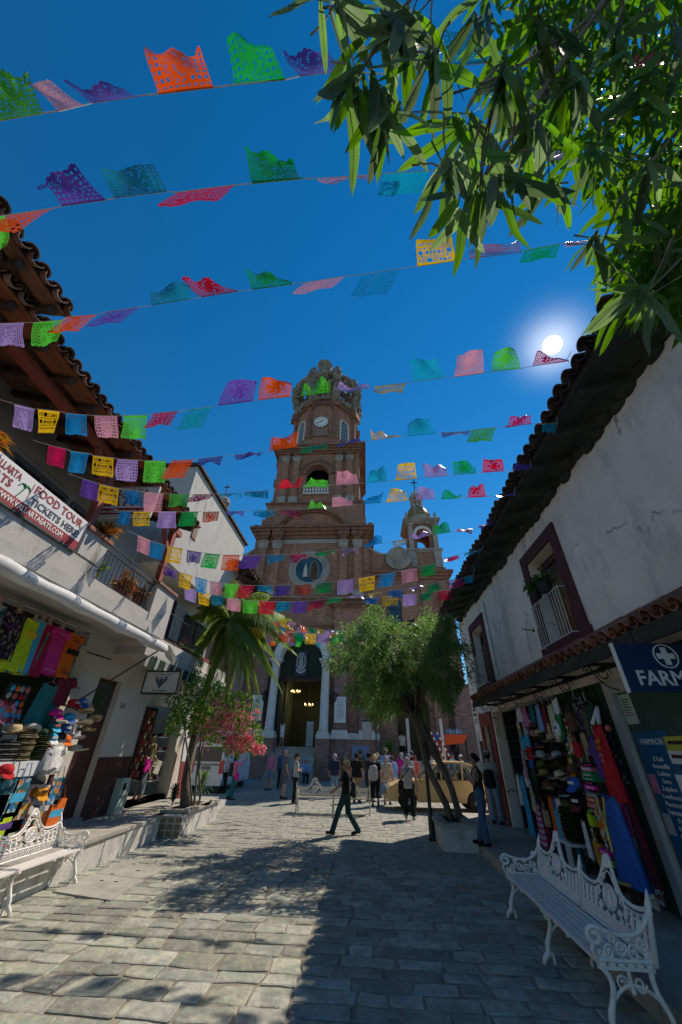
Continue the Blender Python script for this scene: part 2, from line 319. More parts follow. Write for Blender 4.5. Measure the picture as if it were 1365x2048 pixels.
mat('cream_iron', (.55, .53, .46), .5, scale=20, var=.12, bump=.25, bscale=80, stain=(.2, .17, .13), ss=16, sst=(1, 1, 1), s0=.6, s1=.7)
mat('black_iron', (.02, .02, .021), .45, var=.25, spec=.5)
mat('rail_white', (.6, .6, .6), .5, var=.15, stain=(.15, .12, .1), ss=20, sst=(1, 1, 1), s0=.6, s1=.68)
mat('steel', (.4, .41, .42), .4, metal=.6, var=.2)
mat('awning', (.55, .56, .57), .6, scale=5, var=.12, bump=.4, bscale=6, stain=(.3, .31, .33), ss=2)
mat('alu', (.42, .42, .41), .5, var=.15, bump=.2, scale=6)
mat('bark', (.17, .13, .10), .95, scale=14, var=.4, bump=1.0, bscale=22, c2=(.09, .07, .055), stretch=(1, 1, .25))
mat('bark_pale', (.24, .21, .17), .95, scale=14, var=.35, bump=.8, bscale=30, c2=(.12, .1, .08))
mat('soil', (.05, .035, .025), 1, scale=20, var=.4, bump=.8, bscale=40)
mat('leaf_tree', (.12, .20, .055), .5, 'leaf', var=.4, scale=1.2, spec=.5, tf=.5, tv=2.3, rnd=.0, c2=(.085, .15, .05))
mat('leaf_ole', (.07, .15, .02), .4, 'leaf', var=.35, scale=3, spec=.5, tf=.5, rnd=.5, tv=2.2)
mat('leaf_rib', (.22, .30, .06), .5, 'leaf', var=.2, scale=5, tf=.4)
mat('leaf_palm', (.15, .21, .04), .45, 'leaf', var=.35, scale=2, spec=.5, tf=.5, tv=2.2)
mat('leaf_boug', (.09, .17, .025), .5, 'leaf', var=.4, scale=4, tf=.5, tv=2.0)
mat('leaf_pot', (.06, .12, .02), .5, 'leaf', var=.4, scale=9, tf=.4)
mat('leaf_red', (.30, .09, .025), .5, 'leaf', var=.5, scale=12, tf=.4, c2=(.32, .2, .03), s2=9)
mat('petal', (.78, .22, .26), .6, 'leaf', var=.3, scale=8, tf=.4, c2=(.82, .36, .44), s2=6, tv=1.2)
mat('dirt_pot', (.25, .09, .05), .85, var=.25, bump=.3)
mat('black_pot', (.025, .026, .028), .6, var=.3)
mat('glass', (.03, .04, .045), .08, 'glass', op=.25, spec=.6)
mat('glass_green', (.10, .16, .13), .1, 'glass', op=.45, tint=(.55, .72, .62, 1))
mat('pane_dark', (.025, .03, .035), .12, var=.3, spec=.7)
mat('pane_blue', (.04, .09, .13), .15, scale=1.3, var=.6, spec=.7, c2=(.02, .04, .05))
mat('string', (.55, .55, .52), .8, var=.1)
mat('skinA', (.42, .24, .17), .6, var=.1, scale=12)
mat('skinB', (.33, .18, .12), .6, var=.1, scale=12)
mat('skinC', (.5, .31, .23), .6, var=.1, scale=12)
mat('mannequin', (.42, .33, .25), .6, var=.1)
def cloth(key, c, **k): return mat(key, c, .9, var=k.pop('var', .25), scale=9, bump=.7, bscale=k.pop('bs', 17), **k)
for k, c in dict(black=(.012, .012, .013), char=(.035, .036, .04), navy=(.02, .03, .07), grey=(.12, .13, .15), lgrey=(.35, .36, .38), white=(.68, .68, .67), blue=(.03, .12, .42), lblue=(.22, .36, .62), sky=(.05, .36, .6), teal=(.02, .16, .17), dteal=(.015, .055, .06), denim=(.06, .12, .22), ldenim=(.18, .27, .4), green=(.03, .28, .08), olive=(.10, .10, .035), lime=(.45, .62, .02), red=(.42, .015, .02), crimson=(.35, .01, .06), salmon=(.55, .12, .1), pink=(.55, .18, .32), magenta=(.55, .03, .25), hotpink=(.75, .02, .3), purple=(.10, .05, .25), orange=(.65, .14, .015), amber=(.55, .25, .015), yellow=(.65, .48, .03), tan=(.36, .27, .16), khaki=(.30, .22, .11), straw=(.45, .35, .2), brown=(.11, .055, .03), dbrown=(.05, .032, .022), cream=(.55, .5, .38), dgreen=(.02, .05, .03), wine=(.16, .015, .03), paper=(.4, .25, .12)).items(): cloth('c_'+k, c)
mat('c_stripes', (.6, .62, .66), .9, 'stripe', per=.013, duty=.55, cs=(.03, .05, .12), var=.1)
mat('c_check', (.55, .06, .25), .9, 'stripe', per=.05, duty=.5, cs=(.6, .5, .55), var=.2)
mat('c_flower', (.5, .5, .5), .9, 'print', ps=26, pal=[(.5, .48, .42), (.1, .35, .4), (.6, .5, .1), (.5, .1, .12), (.45, .5, .5)], var=.2)
mat('c_leafprint', (.5, .5, .5), .9, 'print', ps=20, pal=[(.62, .62, .62), (.6, .6, .62), (.12, .14, .22), (.6, .6, .62)], var=.15)
mat('c_mexprint', (.5, .5, .5), .9, 'print', ps=22, pal=[(.1, .3, .12), (.5, .05, .05), (.55, .5, .4), (.05, .15, .4), (.6, .3, .04)], var=.2)
mat('c_darkprint', (.5, .5, .5), .9, 'print', ps=24, pal=[(.012, .012, .014), (.015, .014, .02), (.012, .012, .014), (.2, .2, .12), (.1, .02, .15)], var=.2)
mat('c_blueprint', (.5, .5, .5), .9, 'print', ps=18, pal=[(.02, .1, .3), (.03, .2, .4), (.5, .18, .05), (.35, .4, .4), (.02, .12, .12)], var=.2)
mat('c_tealprint', (.5, .5, .5), .9, 'print', ps=16, pal=[(.35, .42, .42), (.02, .14, .2), (.05, .2, .25), (.01, .05, .08)], var=.2)
mat('gold', (.45, .38, .12), .4, metal=.5, var=.4, scale=60)
mat('t_white', (.72, .72, .7), .7, var=.05); mat('t_black', (.02, .02, .02), .7, var=.05); mat('t_red', (.28, .012, .02), .6, var=.05)
mat('t_navy', (.03, .045, .07), .6, var=.05); mat('t_grey', (.2, .2, .2), .7, var=.05); mat('s_white', (.62, .63, .64), .55, var=.06, scale=3)
mat('s_blue', (.012, .035, .10), .35, var=.12, scale=2); mat('s_blue2', (.01, .10, .22), .35, var=.15, scale=3); mat('s_teal', (.012, .06, .08), .3, var=.2, scale=2)
mat('s_yellow', (.45, .4, .05), .6, var=.2); mat('s_orange', (.8, .10, .02), .6, var=.08); mat('s_green', (.4, .5, .42), .6, var=.1)
mat('car_cream', (.58, .40, .19), .35, var=.04, spec=.5); mat('car_white', (.68, .69, .7), .35, var=.04, spec=.5)
mat('tyre', (.02, .02, .02), .85); mat('chrome', (.5, .5, .5), .25, metal=.9); mat('lamp_red', (.5, .015, .015), .25, spec=.6); mat('lamp_clear', (.6, .6, .6), .15, spec=.6)
mat('warm_lamp', (1, .6, .25), .5, 'emit', es=3.0)
# ------------------------------------------------------------------ ground, paving, pavements
structure(MB().box(-300, 300, -150, 450, -.6, -.06).build('ground', 'ground'))
bed = structure(MB().box(-30, 30, -6, 25.2, -.058, 0).build('paving', 'mortar'))
def stone_mesh(mb, x0, x1, y0, y1, h, rn):
    g = .009+.012*rn.random(); x0 += g; x1 -= g; y0 += g; y1 -= g
    j = lambda s=.024: (rn.random()-.5)*2*s
    w, d = x1-x0, y1-y0; r = min(w, d)*.05
    pts = []
    for (cx, cy, sx, sy) in ((x0, y0, 1, 1), (x1, y0, -1, 1), (x1, y1, -1, -1), (x0, y1, 1, -1)):
        a = (cx+j(), cy+j()); p1 = (a[0]+sx*r*(.5+rn.random()), a[1]); p2 = (a[0], a[1]+sy*r*(.5+rn.random()))
        pts += ([p2, p1] if sx*sy > 0 else [p1, p2])
        if (sx, sy) == (1, 1): pts += [((x0+x1)/2+j(.05), y0+j(.018))]
        if (sx, sy) == (-1, -1): pts += [((x0+x1)/2+j(.05), y1+j(.018))]
    n = len(pts); tx, ty = j(.012), j(.012); cx, cy = (x0+x1)/2, (y0+y1)/2
    zt = lambda p: h+(p[0]-cx)*tx+(p[1]-cy)*ty
    b = [(p[0], p[1], -.01) for p in pts]; m = [(p[0], p[1], zt(p)-.006) for p in pts]
    t = [(cx+(p[0]-cx)*(1-.02/max(w, .1)), cy+(p[1]-cy)*(1-.03/max(d, .1)), zt(p)) for p in pts]
    fs = [(i, (i+1) % n, n+(i+1) % n, n+i) for i in range(n)]+[(n+i, n+(i+1) % n, 2*n+(i+1) % n, 2*n+i) for i in range(n)]+[tuple(range(2*n, 3*n))]
    mb.add(b+m+t, fs)
rn = random.Random(11); cells = []
for (xa, xb) in ((-5.25, -3.2), (-3.2, -.72), (-.72, 2.9), (2.9, 7.5), (-9, -5.25)):
    y = 2.2+rn.random()*.2
    while y < 25.0:
        rh = .2+.15*rn.random()
        x = xa-rn.random()*.1 if False else xa
        while x < xb-.05:
            sw = .28+.34*rn.random()
            if x+sw > xb-.25: sw = xb-x
            if not ((xa > 2.8 or xa < -5.3) and y < 15.5) and not (x > 2.3 and y < 13.5): cells.append((x, x+sw, y, y+rh))
            x += sw
        y += rh
def inframe(c):
    a = proj(((c[0]+c[1])/2, (c[2]+c[3])/2, 0)); return -60 < a[0] < 1425 and a[1] < 2110
cells.sort(key=lambda c: (not inframe(c), (c[2]+c[3])/2+abs(c[0])*.1))
far = MB()
for i, c in enumerate(cells):
    h = .006+.01*rn.random()
    if i < 300:
        mb = MB(); stone_mesh(mb, *c, h, rn); mb.build('paving_stone', 'stone', bed)
    else: stone_mesh(far, *c, h, rn)
far.build('far_paving_stones', 'stone', bed, kind='stuff')
# utility cover let into the paving on the left
a, b, c, d = PZ(105, 1788), PZ(243, 1727), PZ(335, 1737), PZ(220, 1806)
uc = thing('utility_cover', 'flat grey concrete utility cover let into the paving beside the sunlit bench', 'cover', (a+c)/2)
ctr = (a+b+c+d)/4
def slab(q, z0, z1):
    m = MB(); n = len(q); m.add([(p[0], p[1], z0) for p in q]+[(p[0], p[1], z1) for p in q], [tuple(range(n))[::-1], tuple(range(n, 2*n))]+[(i, (i+1) % n, n+(i+1) % n, n+i) for i in range(n)]); return m
m1, m2 = a*.45+b*.55, d*.45+c*.55
for q in ((a, d, m2*.99+m1*.01, m1*.99+m2*.01), (m1*.98+b*.02, m2*.98+c*.02, c, b)): slab(q, -.02, .03).build('panel', 'concrete', uc)
for k in range(6):
    p = a*.25+ctr*.75 if k == 0 else ctr+(unit(b-a)*(-.5+.32*k)+unit(d-a)*(.12 if k % 2 else -.2))
    MB().box(p[0]-.03, p[0]+.03, p[1]-.012, p[1]+.012, .031, .035).build('lifting_hole', 'dark', uc)
# left pavement with its white retaining wall
lp = structure(MB().box(-6.9, -5.2, -6, 15.6, -.05, .42).build('left_pavement', ['concrete']))
kw = MB()
for i in range(14):
    y0 = 1.0+i*.72; kw.box(-5.22+.008*math.sin(i*2.1), -5.05+.012*math.sin(i*1.7), y0+.003, y0+.717, -.02, .4+.012*math.sin(i*1.3))
structure(kw.build('pavement_wall', 'kerbwhite'))
for i in range(12): MB().box(-5.3, -5.02, 1.0+i*.85, 1.844+i*.85, .401, .455).build('coping_slab', 'concrete', bpy.data.objects['pavement_wall'])
kw2 = MB(); kw2.prism([(0, 0), (3.6, 0), (3.6, .16), (.2, .46), (0, .46)], (-5.1, 14.12, -.02), (-.12, 1, 0), (0, 0, 1), (-.22, 0, 0)); structure(kw2.build('ramp_wall', 'kerbwhite'))
# right pavement
rp = structure(MB().box(2.62, 4.3, -4, 13.4, -.05, .17).build('right_pavement', 'concrete'))
for i in range(15): MB().box(2.46+.006*math.sin(i*3), 2.615, -.5+i*.93, .42+i*.93, -.02, .185).build('kerb_stone', 'concrete', rp)
structure(MB().box(2.9, 5.2, 13.405, 15.9, -.05, .16).build('corner_pavement', 'concrete'))
# church side of the street: pavement, steps
structure(MB().box(-40, 40, 25.205, 34, -.05, .03).build('street_step', 'concrete'))
structure(MB().box(-40, 40, 26.0, 34.1, -.04, .075).build('church_pavement', 'concrete'))
# ------------------------------------------------------------------ church
CHX, CHY = -4.47, 27.0
# the church is drawn in units of 1.13 m and stands with its facade 30.5 m up the street
KC, CHURCH_BASE = 1.13, np.array([-5.05, 30.5, -.25])
def CWp(p): return CHURCH_BASE+(V3(p)-V3((CHX, CHY, 0)))*KC
ch = thing('church', 'tall brown brick church with a crowned clock tower and arched white portal', 'church', (CHX, CHY, 0))
AX = 32.0
def arch_wall(mb, x0, x1, z0, z1, cx, hw, zb, zs, y0, y1, mi=0, n=14, rise=None):
    """wall x0..x1, z0..z1, thickness y0..y1, with an arched opening cx+-hw from zb, springing at zs"""
    mb.box(x0, cx-hw, y0, y1, z0, z1, mi); mb.box(cx+hw, x1, y0, y1, z0, z1, mi)
    if zb > z0: mb.box(cx-hw, cx+hw, y0, y1, z0, zb, mi)
    rise = hw if rise is None else rise
    A = [(cx-hw*math.cos(math.pi*i/n), zs+rise*math.sin(math.pi*i/n)) for i in range(n+1)]
    for i in range(n):
        (xa, za), (xb, zc) = A[i], A[i+1]
        mb.add([(xa, y0, za), (xb, y0, zc), (xb, y0, z1), (xa, y0, z1), (xa, y1, za), (xb, y1, zc), (xb, y1, z1), (xa, y1, z1)], [(0, 1, 2, 3), (7, 6, 5, 4), (0, 4, 5, 1), (3, 2, 6, 7)], mi)
def arch_ring(mb, cx, zs, r0, r1, y0, y1, n=16, mi=0, a0=0, a1=math.pi):
    for i in range(n):
        t0, t1 = a0+(a1-a0)*i/n, a0+(a1-a0)*(i+1)/n; q = []
        for y in (y0, y1):
            for r, t in ((r0, t0), (r1, t0), (r1, t1), (r0, t1)): q.append((cx+r*math.cos(t), y, zs+r*math.sin(t)))
        mb.add(q, [(0, 1, 2, 3), (7, 6, 5, 4), (1, 5, 6, 2), (0, 3, 7, 4), (0, 4, 5, 1), (3, 2, 6, 7)], mi)
def moulding(mb, x0, x1, y0, prof, back=1.0, mi=0, sides=True):
    """stepped cornice: prof = [(z0, z1, projection)], front at y0-projection"""
    for za, zb, p in prof: mb.box(x0-(p if sides else 0), x1+(p if sides else 0), y0-p, y0+back, za, zb, mi)
L0, L1 = CHX-4.92, CHX+4.92
m = MB(); arch_wall(m, L0, L1, 0, 8.7, CHX, 1.62, 1.9, 6.85, CHY, CHY+.8); m.box(L0, L1, CHY, CHY+.8, 8.703, 17.0)
m.box(L0, L0+.8, CHY+.803, AX+4.9, 0, 17); m.box(L1-.8, L1, CHY+.803, AX+4.9, 0, 17); m.box(L0, L1, AX+4.91, AX+5.3, 0, 17)
m.build('tower_base_wall', 'brick', ch)
m = MB(); m.box(L0+.81, L1-.81, CHY+.81, AX+4.89, 1.9, 1.96); m.box(CHX-2.6, CHX+2.6, AX+1.2, AX+1.6, 1.96, 9); m.box(CHX-2.9, CHX-2.6, CHY+.81, AX+1.6, 1.96, 9); m.box(CHX+2.6, CHX+2.9, CHY+.81, AX+1.6, 1.96, 9); m.box(CHX-2.9, CHX+2.9, CHY+.81, AX+1.6, 9, 9.2)
m.build('nave', 'interior', ch)
for k in range(3):
    for sx in (-1, 1): m = MB(); m.lathe([(.22, 1.96), (.18, 2.2), (.16, 6.0), (.26, 6.3)], (CHX+sx*1.5, CHY+2.2+k*1.1, 0), 10); m.build('nave_column', 'interior', ch, smooth=True)
# portal: columns, arch, door leaves, fanlight
for sx in (-1, 1):
    x = CHX+sx*1.73
    m = MB(); m.box(x-.42, x+.42, CHY-1.25, CHY-.004, .27, 2.36); m.build('portal_pedestal', 'brick_pale', ch)
    c = MB(); c.lathe([(.30, 2.75), (.30, 2.95), (.27, 3.0), (.265, 4.6), (.235, 6.45), (.26, 6.5), (.235, 6.53)], (x, CHY-.75, 0), 16)
    o = c.build('portal_column', 'stone_white', ch, smooth=True)
    b = MB(); b.box(x-.42, x+.42, CHY-1.2, CHY-.3, 2.365, 2.58); b.box(x-.36, x+.36, CHY-1.12, CHY-.38, 2.583, 2.75); b.build('column_base', 'stone_white', o)
    b = MB(); b.lathe([(.25, 6.53), (.3, 6.62), (.27, 6.72), (.38, 6.9)], (x, CHY-.75, 0), 12)
    for k in range(8):
        t = k*math.pi/4; b.tube(spiral((x+.31*math.cos(t), CHY-.75+.31*math.sin(t), 6.8), .07, .02, 0, 1.2, 8, (math.cos(t), math.sin(t), 0)), .018, 4)
    b.box(x-.42, x+.42, CHY-1.17, CHY-.33, 6.903, 7.02); b.build('capital', 'stone_white', o)
    m = MB(); m.box(x-.24 if sx < 0 else x-.1, x+.1 if sx < 0 else x+.24, CHY-.3, CHY-.004, 2.365, 7.0); m.build('portal_jamb', 'stone_white', ch)
m = MB(); arch_ring(m, CHX, 7.02, 1.5, 1.98, CHY-.85, CHY-.35); arch_ring(m, CHX, 7.02, 1.45, 2.12, CHY-.352, CHY-.004); m.build('portal_arch', 'stone_white', ch)
m = MB(); m.box(CHX-1.62, CHX+1.62, CHY+.1, CHY+.3, 5.75, 6.0); m.build('transom', 'wood_dark', ch)
m = MB(); m.box(CHX-1.62, CHX+1.62, CHY+.32, CHY+.36, 6.0, 8.6); m.build('fanlight', 'greenwall', ch)
for sx in (-1, 1):
    x = CHX+sx*1.5; m = MB(); m.box(x-.06, x+.06, CHY+.05, CHY+1.5, 1.97, 5.74)
    for z in (2.3, 3.5, 4.7): m.box(x-.08 if sx > 0 else x+.06, x-.06 if sx > 0 else x+.08, CHY+.25, CHY+1.3, z, z+.9)
    m.build('door_leaf', 'greenwall', ch)
st = MB()
for i in range(10): st.box(CHX-1.3, CHX+1.3, CHY-3.2+i*.31, CHY+.5, .272 if i == 0 else .272+.165*i, .272+.165*(i+1)-.002)
st.build('front_steps', 'concrete', ch)
# brick base and white pilaster bases either side
for sx in (-1, 1):
    xa, xb = sorted((CHX+sx*2.17, CHX+sx*5.25))
    MB().box(xa, xb, CHY-.75, CHY-.004, .272, 2.36).build('plinth', 'brick_pale', ch)
    m = MB(); m.box(xa, xb, CHY-.62, CHY-.006, 2.363, 2.7)
    m.build('plinth_band', 'stone_white', ch)
    for xc in (2.75, 4.45):
        x = CHX+sx*xc; b = MB(); b.prism([(-.62, 0), (.62, 0), (.58, .16), (.5, .3), (.47, .48), (-.47, .48), (-.5, .3), (-.58, .16)], (x, CHY-.88, 2.364), (1, 0, 0), (0, 0, 1), (0, .5, 0)); b.build('pilaster_base', 'stone_white', ch)
        MB().box(x-.45, x+.45, CHY-.42, CHY-.008, 2.85, 8.6).build('lower_pilaster', 'brick_pale', ch)
    # pedestal block above the portal side, with its stepped ledge
    xa, xb = sorted((CHX+sx*2.1, CHX+sx*5.3))
    m = MB(); moulding(m, xa, xb, CHY-.2, [(8.62, 8.8, .12), (8.803, 8.95, .25), (8.953, 9.1, .4)], .19); m.build('lower_cornice', 'stone_trim', ch)
    m = MB(); m.box(xa+.1, xb-.1, CHY-.42, CHY-.009, 9.103, 10.75); m.build('pedestal', 'brick', ch)
    m = MB(); moulding(m, xa+.1, xb-.1, CHY-.42, [(10.753, 10.88, .1), (10.883, 11.0, .22), (11.003, 11.12, .36)], .41); m.build('pedestal_cornice', 'brick_trim', ch)
m = MB(); moulding(m, CHX-2.1, CHX+2.1, CHY-.05, [(9.3, 9.45, .1), (9.453, 9.6, .2)], .04, sides=False); m.build('portal_cornice', 'brick_trim', ch)
m = MB(); moulding(m, L0+.1, L1-.1, CHY-.01, [(11.123, 11.5, .08), (11.503, 11.62, .2), (11.623, 11.78, .32)], .02); m.build('string_course', 'brick_trim', ch)
# paired pilasters of the first stage
for x0 in (-8.86, -7.66, -2.0, -.79):
    w = .62; o = MB().box(x0, x0+w, CHY-.32, CHY-.007, 11.79, 16.0).build('pilaster', 'brick', ch)
    m = MB(); moulding(m, x0, x0+w, CHY-.32, [(16.003, 16.15, .05), (16.153, 16.5, .1), (16.503, 16.65, .16)], .3); m.build('capital', 'stone_trim', o)
    m = MB(); moulding(m, x0, x0+w, CHY-.4, [(16.653, 17.0, 0), (17.003, 17.15, .1), (17.153, 17.5, .2), (17.503, 17.7, .34)], .39); m.build('entablature_block', 'brick_trim', o)
    b = MB(); moulding(b, x0, x0+w, CHY-.32, [(11.783, 12.05, .1), (12.053, 12.2, .05)], .3); b.build('base', 'stone_trim', o)
m = MB(); m.box(CHX-2.5, CHX+2.3, CHY-.06, CHY-.002, 16.55, 16.95); m.build('frieze', 'stone_trim', ch)
m = MB(); moulding(m, L0+.15, L1-.15, CHY-.01, [(17.003, 17.3, .12), (17.303, 17.6, .3), (17.603, 17.85, .48), (17.853, 18.05, .66)], 9.6); m.build('main_cornice', 'brick_trim', ch)
m = MB()
for i in range(60):
    t = rng.random(); x = L0-.4+t*10.7; m.box(x, x+.12+.1*rng.random(), CHY-.66+.1*rng.random(), CHY+.1, 18.052, 18.1+.14*rng.random())
m.build('cornice_tiles', 'brick_trim', ch)
# curved pediment
m = MB(); rc = 3.0; zc = 17.1
pts = [(CHX+rc*math.cos(t), zc+rc*.86*math.sin(t)) for t in [math.pi*(.12+.76*i/16) for i in range(17)]]
m.prism([(p[0]-CHX, p[1]) for p in pts]+[(-rc*.93, 18.06), (rc*.93, 18.06)], (CHX, CHY-.1, 0), (1, 0, 0), (0, 0, 1), (0, .7, 0)); m.build('pediment', 'brick', ch)
m = MB()
for k, (r, yy) in enumerate(((3.12, -.3), (3.3, -.5))):
    for i in range(18):
        t0, t1 = math.pi*(.1+.8*i/18), math.pi*(.1+.8*(i+1)/18); q = []
        for y in (CHY+yy, CHY+.55):
            for rr, t in ((r-.15, t0), (r+.04, t0), (r+.04, t1), (r-.15, t1)): q.append((CHX+rr*math.cos(t), y, zc+rr*.86*math.sin(t)))
        m.add(q, [(0, 1, 2, 3), (7, 6, 5, 4), (1, 5, 6, 2), (0, 3, 7, 4)])
m.build('pediment_cornice', 'brick_trim', ch)
# round window with its stone ring and figures
YR = [[1, 0, 0], [0, 0, 1], [0, -1, 0]]     # lathe axis along -Y
oc = MB().lathe([(1.12, -.3), (1.12, .1), (1.3, .22), (1.42, .12), (1.6, .2), (1.72, .1), (1.74, -.02), (1.12, -.3)], (CHX-.02, CHY, 14.12), 36, ax=YR).build('round_window', 'stone_trim', ch, smooth=False)
MB().lathe([(1.16, -.012), (1.16, .03)], (CHX-.02, CHY, 14.12), 32, ax=YR).build('pane', 'pane_blue', oc)
for dx, mt, w_, h_ in ((-.3, 'c_cream', .17, 1.15), (.42, 'c_brown', .24, 1.45)):
    f = MB(); f.lathe([(w_*1.2, -.5*h_), (w_, -.2*h_), (w_*.8, .15*h_), (w_*.45, .3*h_), (w_*.5, .38*h_), (.02, .5*h_)], (CHX-.02+dx, CHY-.06, 14.05), 8, sy=.3); f.build('figure', mt, oc)
f = MB(); f.tube(arc((CHX+.4, CHY-.05, 14.05), .62, 0, 2*math.pi, 18, (.6, 0, 0), (0, 0, 1.35)), .035, 4); f.build('halo', 'c_tan', oc)
# ---- second stage
def ring_box(mb, h, z0, z1, mi=0, cy=AX): mb.box(CHX-h, CHX+h, cy-h, cy+h, z0, z1, mi)
S2 = 4.2; Y2 = AX-S2
m = MB(); ring_box(m, 4.75, 18.06, 19.3); ring_box(m, 4.55, 19.303, 20.9); m.build('stage_plinth', 'brick', ch)
m = MB(); moulding(m, CHX-4.5, CHX+4.5, AX-4.5, [(20.903, 21.05, .1), (21.053, 21.2, .2)], 9.1); m.build('stage_plinth_cornice', 'brick_trim', ch)
m = MB(); arch_wall(m, CHX-S2, CHX+S2, 21.2, 28.0, CHX, 1.15, 22.3, 24.9, Y2, Y2+.7)
m.box(CHX-S2, CHX-S2+.7, Y2+.703, AX+S2, 21.2, 28); m.box(CHX+S2-.7, CHX+S2, Y2+.703, AX+S2, 21.2, 28); m.box(CHX-S2+.71, CHX+S2-.71, AX+S2-.7, AX+S2, 21.2, 28)
m.build('belfry_wall', 'brick', ch)
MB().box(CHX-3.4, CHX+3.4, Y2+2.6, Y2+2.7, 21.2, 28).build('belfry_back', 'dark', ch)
m = MB(); arch_ring(m, CHX, 24.9, 1.16, 1.62, Y2-.12, Y2-.003, 24); m.build('belfry_arch', 'brick_trim', ch)
for k in range(25):
    t = math.pi*(k+.5)/25; c0 = V3((CHX+1.64*math.cos(t), Y2-.13, 24.9+1.64*math.sin(t))); c1 = V3((CHX+1.92*math.cos(t), Y2-.13, 24.9+1.92*math.sin(t)))
    MB().beam(c0, c1, .13, .18, up=(0, 1, 0)).build('voussoir', 'brick_pale', ch)
m = MB(); m.lathe([(.62, 23.6), (.55, 23.75), (.42, 24.1), (.36, 24.5), (.25, 24.75), (.05, 24.85)], (CHX-.1, Y2+1.4, 0), 16); m.tube([(CHX-1.15, Y2+1.4, 25.0), (CHX+1.15, Y2+1.4, 25.0)], .07); m.build('bell', 'steel', ch, smooth=True)
bal = MB(); bal.box(CHX-1.28, CHX+1.28, Y2-.3, Y2-.06, 22.3, 22.45); bal.box(CHX-1.28, CHX+1.28, Y2-.32, Y2-.04, 23.2, 23.34); bal.box(CHX-1.2, CHX+1.2, Y2-.25, Y2-.1, 22.78, 22.86)
bo = bal.build('balustrade', 'stone_white', ch)
for k in range(9): MB().box(CHX-1.25+k*.2875+.0, CHX-1.25+k*.2875+.13, Y2-.24, Y2-.11, 22.452, 23.198).build('baluster', 'stone_white', bo)
for x0 in (-3.55, -2.45, 1.9, 3.0):
    x0 += CHX-.05; w = .62
    o = MB().box(x0, x0+w, Y2-.3, Y2-.006, 22.0, 26.4).build('pilaster', 'brick', ch)
    b = MB(); moulding(b, x0, x0+w, Y2-.3, [(21.22, 21.75, .12), (21.753, 21.99, .06)], .29); b.build('base', 'stone_trim', o)
    b = MB(); moulding(b, x0, x0+w, Y2-.3, [(26.403, 26.55, .05), (26.553, 26.85, .1), (26.853, 27.0, .16)], .29); b.build('capital', 'stone_trim', o)
    b = MB(); moulding(b, x0, x0+w, Y2-.38, [(27.003, 27.4, 0), (27.403, 27.6, .1)], .37); b.build('entablature_block', 'brick_trim', o)
m = MB(); moulding(m, CHX-S2, CHX+S2, Y2, [(27.603, 27.85, .15), (27.853, 28.1, .32), (28.103, 28.35, .5), (28.353, 28.6, .7)], 8.4); m.build('belfry_cornice', 'brick_trim', ch)
for sx in (-1, 1):       # profile blocks that show on the tower's flank
    for z in (21.3, 24.0, 26.5):
        xa, xb = sorted((CHX+sx*S2+.002*sx, CHX+sx*(S2+.32))); MB().box(xa, xb, Y2+.5, Y2+1.2, z, z+.8).build('flank_block', 'brick_trim', ch)
# ---- octagon with clock
AP = 3.5; RO = AP/math.cos(math.pi/8); Y3 = AX-AP
def octa(mb, ap, z0, z1, mi=0): mb.lathe([(ap/math.cos(math.pi/8), z0), (ap/math.cos(math.pi/8), z1)], (CHX, AX, 0), 8, mi, rot=math.pi/8)
m = MB(); octa(m, 4.1, 28.61, 29.3); octa(m, 3.85, 29.303, 30.2); octa(m, AP, 30.203, 36.2); m.build('clock_stage_wall', 'brick', ch)
m = MB(); octa(m, 3.62, 36.0, 36.2); octa(m, 3.75, 36.203, 36.45); octa(m, 3.6, 36.453, 37.2); m.build('clock_stage_cornice', 'brick_trim', ch)
for k in range(8):
    t = math.pi/8+k*math.pi/4; x, y = CHX+RO*math.cos(t), AX+RO*math.sin(t)
    c = MB(); c.lathe([(.42, 30.21), (.42, 30.9), (.3, 31.0), (.27, 35.1), (.36, 35.25), (.4, 35.5)], (x, y, 0), 10); o = c.build('corner_column', 'brick_trim', ch, smooth=True)
    b = MB(); u = np.array([math.cos(t), math.sin(t), 0]); vv = np.array([-u[1], u[0], 0]); p = V3((x, y, 35.5))
    b.prism([(-.45, 0), (.45, 0), (.62, .9), (-.62, .9)], p-u*.3, vv, (0, 0, 1), u*.95); b.build('corbel', 'brick_trim', o)
cl = MB().lathe([(.0, .0), (.92, .0), (.95, .06), (.92, .1), (.86, .05), (0, .05)], (CHX-.12, Y3-.004, 33.25), 32, ax=YR).build('clock', 't_navy', ch)
MB().lathe([(.0, .0), (.85, .0), (.85, .012)], (CHX-.12, Y3-.055, 33.25), 32, ax=YR).build('dial', 't_white', cl)
for k in range(12):
    t = k*math.pi/6; d0 = np.array([math.sin(t), 0, math.cos(t)]); c0 = V3((CHX-.12, Y3-.074, 33.25))
    MB().beam(c0+d0*.60, c0+d0*.76, .09, .01, up=(0, 1, 0)).build('hour_mark', 't_navy', cl)
for nm, ang, ln in (('minute_hand', 240, .66), ('hour_hand', 20+12, .45)):
    t = R(ang); d0 = np.array([math.sin(t), 0, math.cos(t)]); c0 = V3((CHX-.12, Y3-.09, 33.25)); MB().beam(c0-d0*.12, c0+d0*ln, .08, .012, up=(0, 1, 0)).build(nm, 't_black', cl)
MB().box(CHX-.95, CHX+.75, Y3-.16, Y3-.003, 30.9, 32.2).build('clock_panel', 'brick_pale', ch)
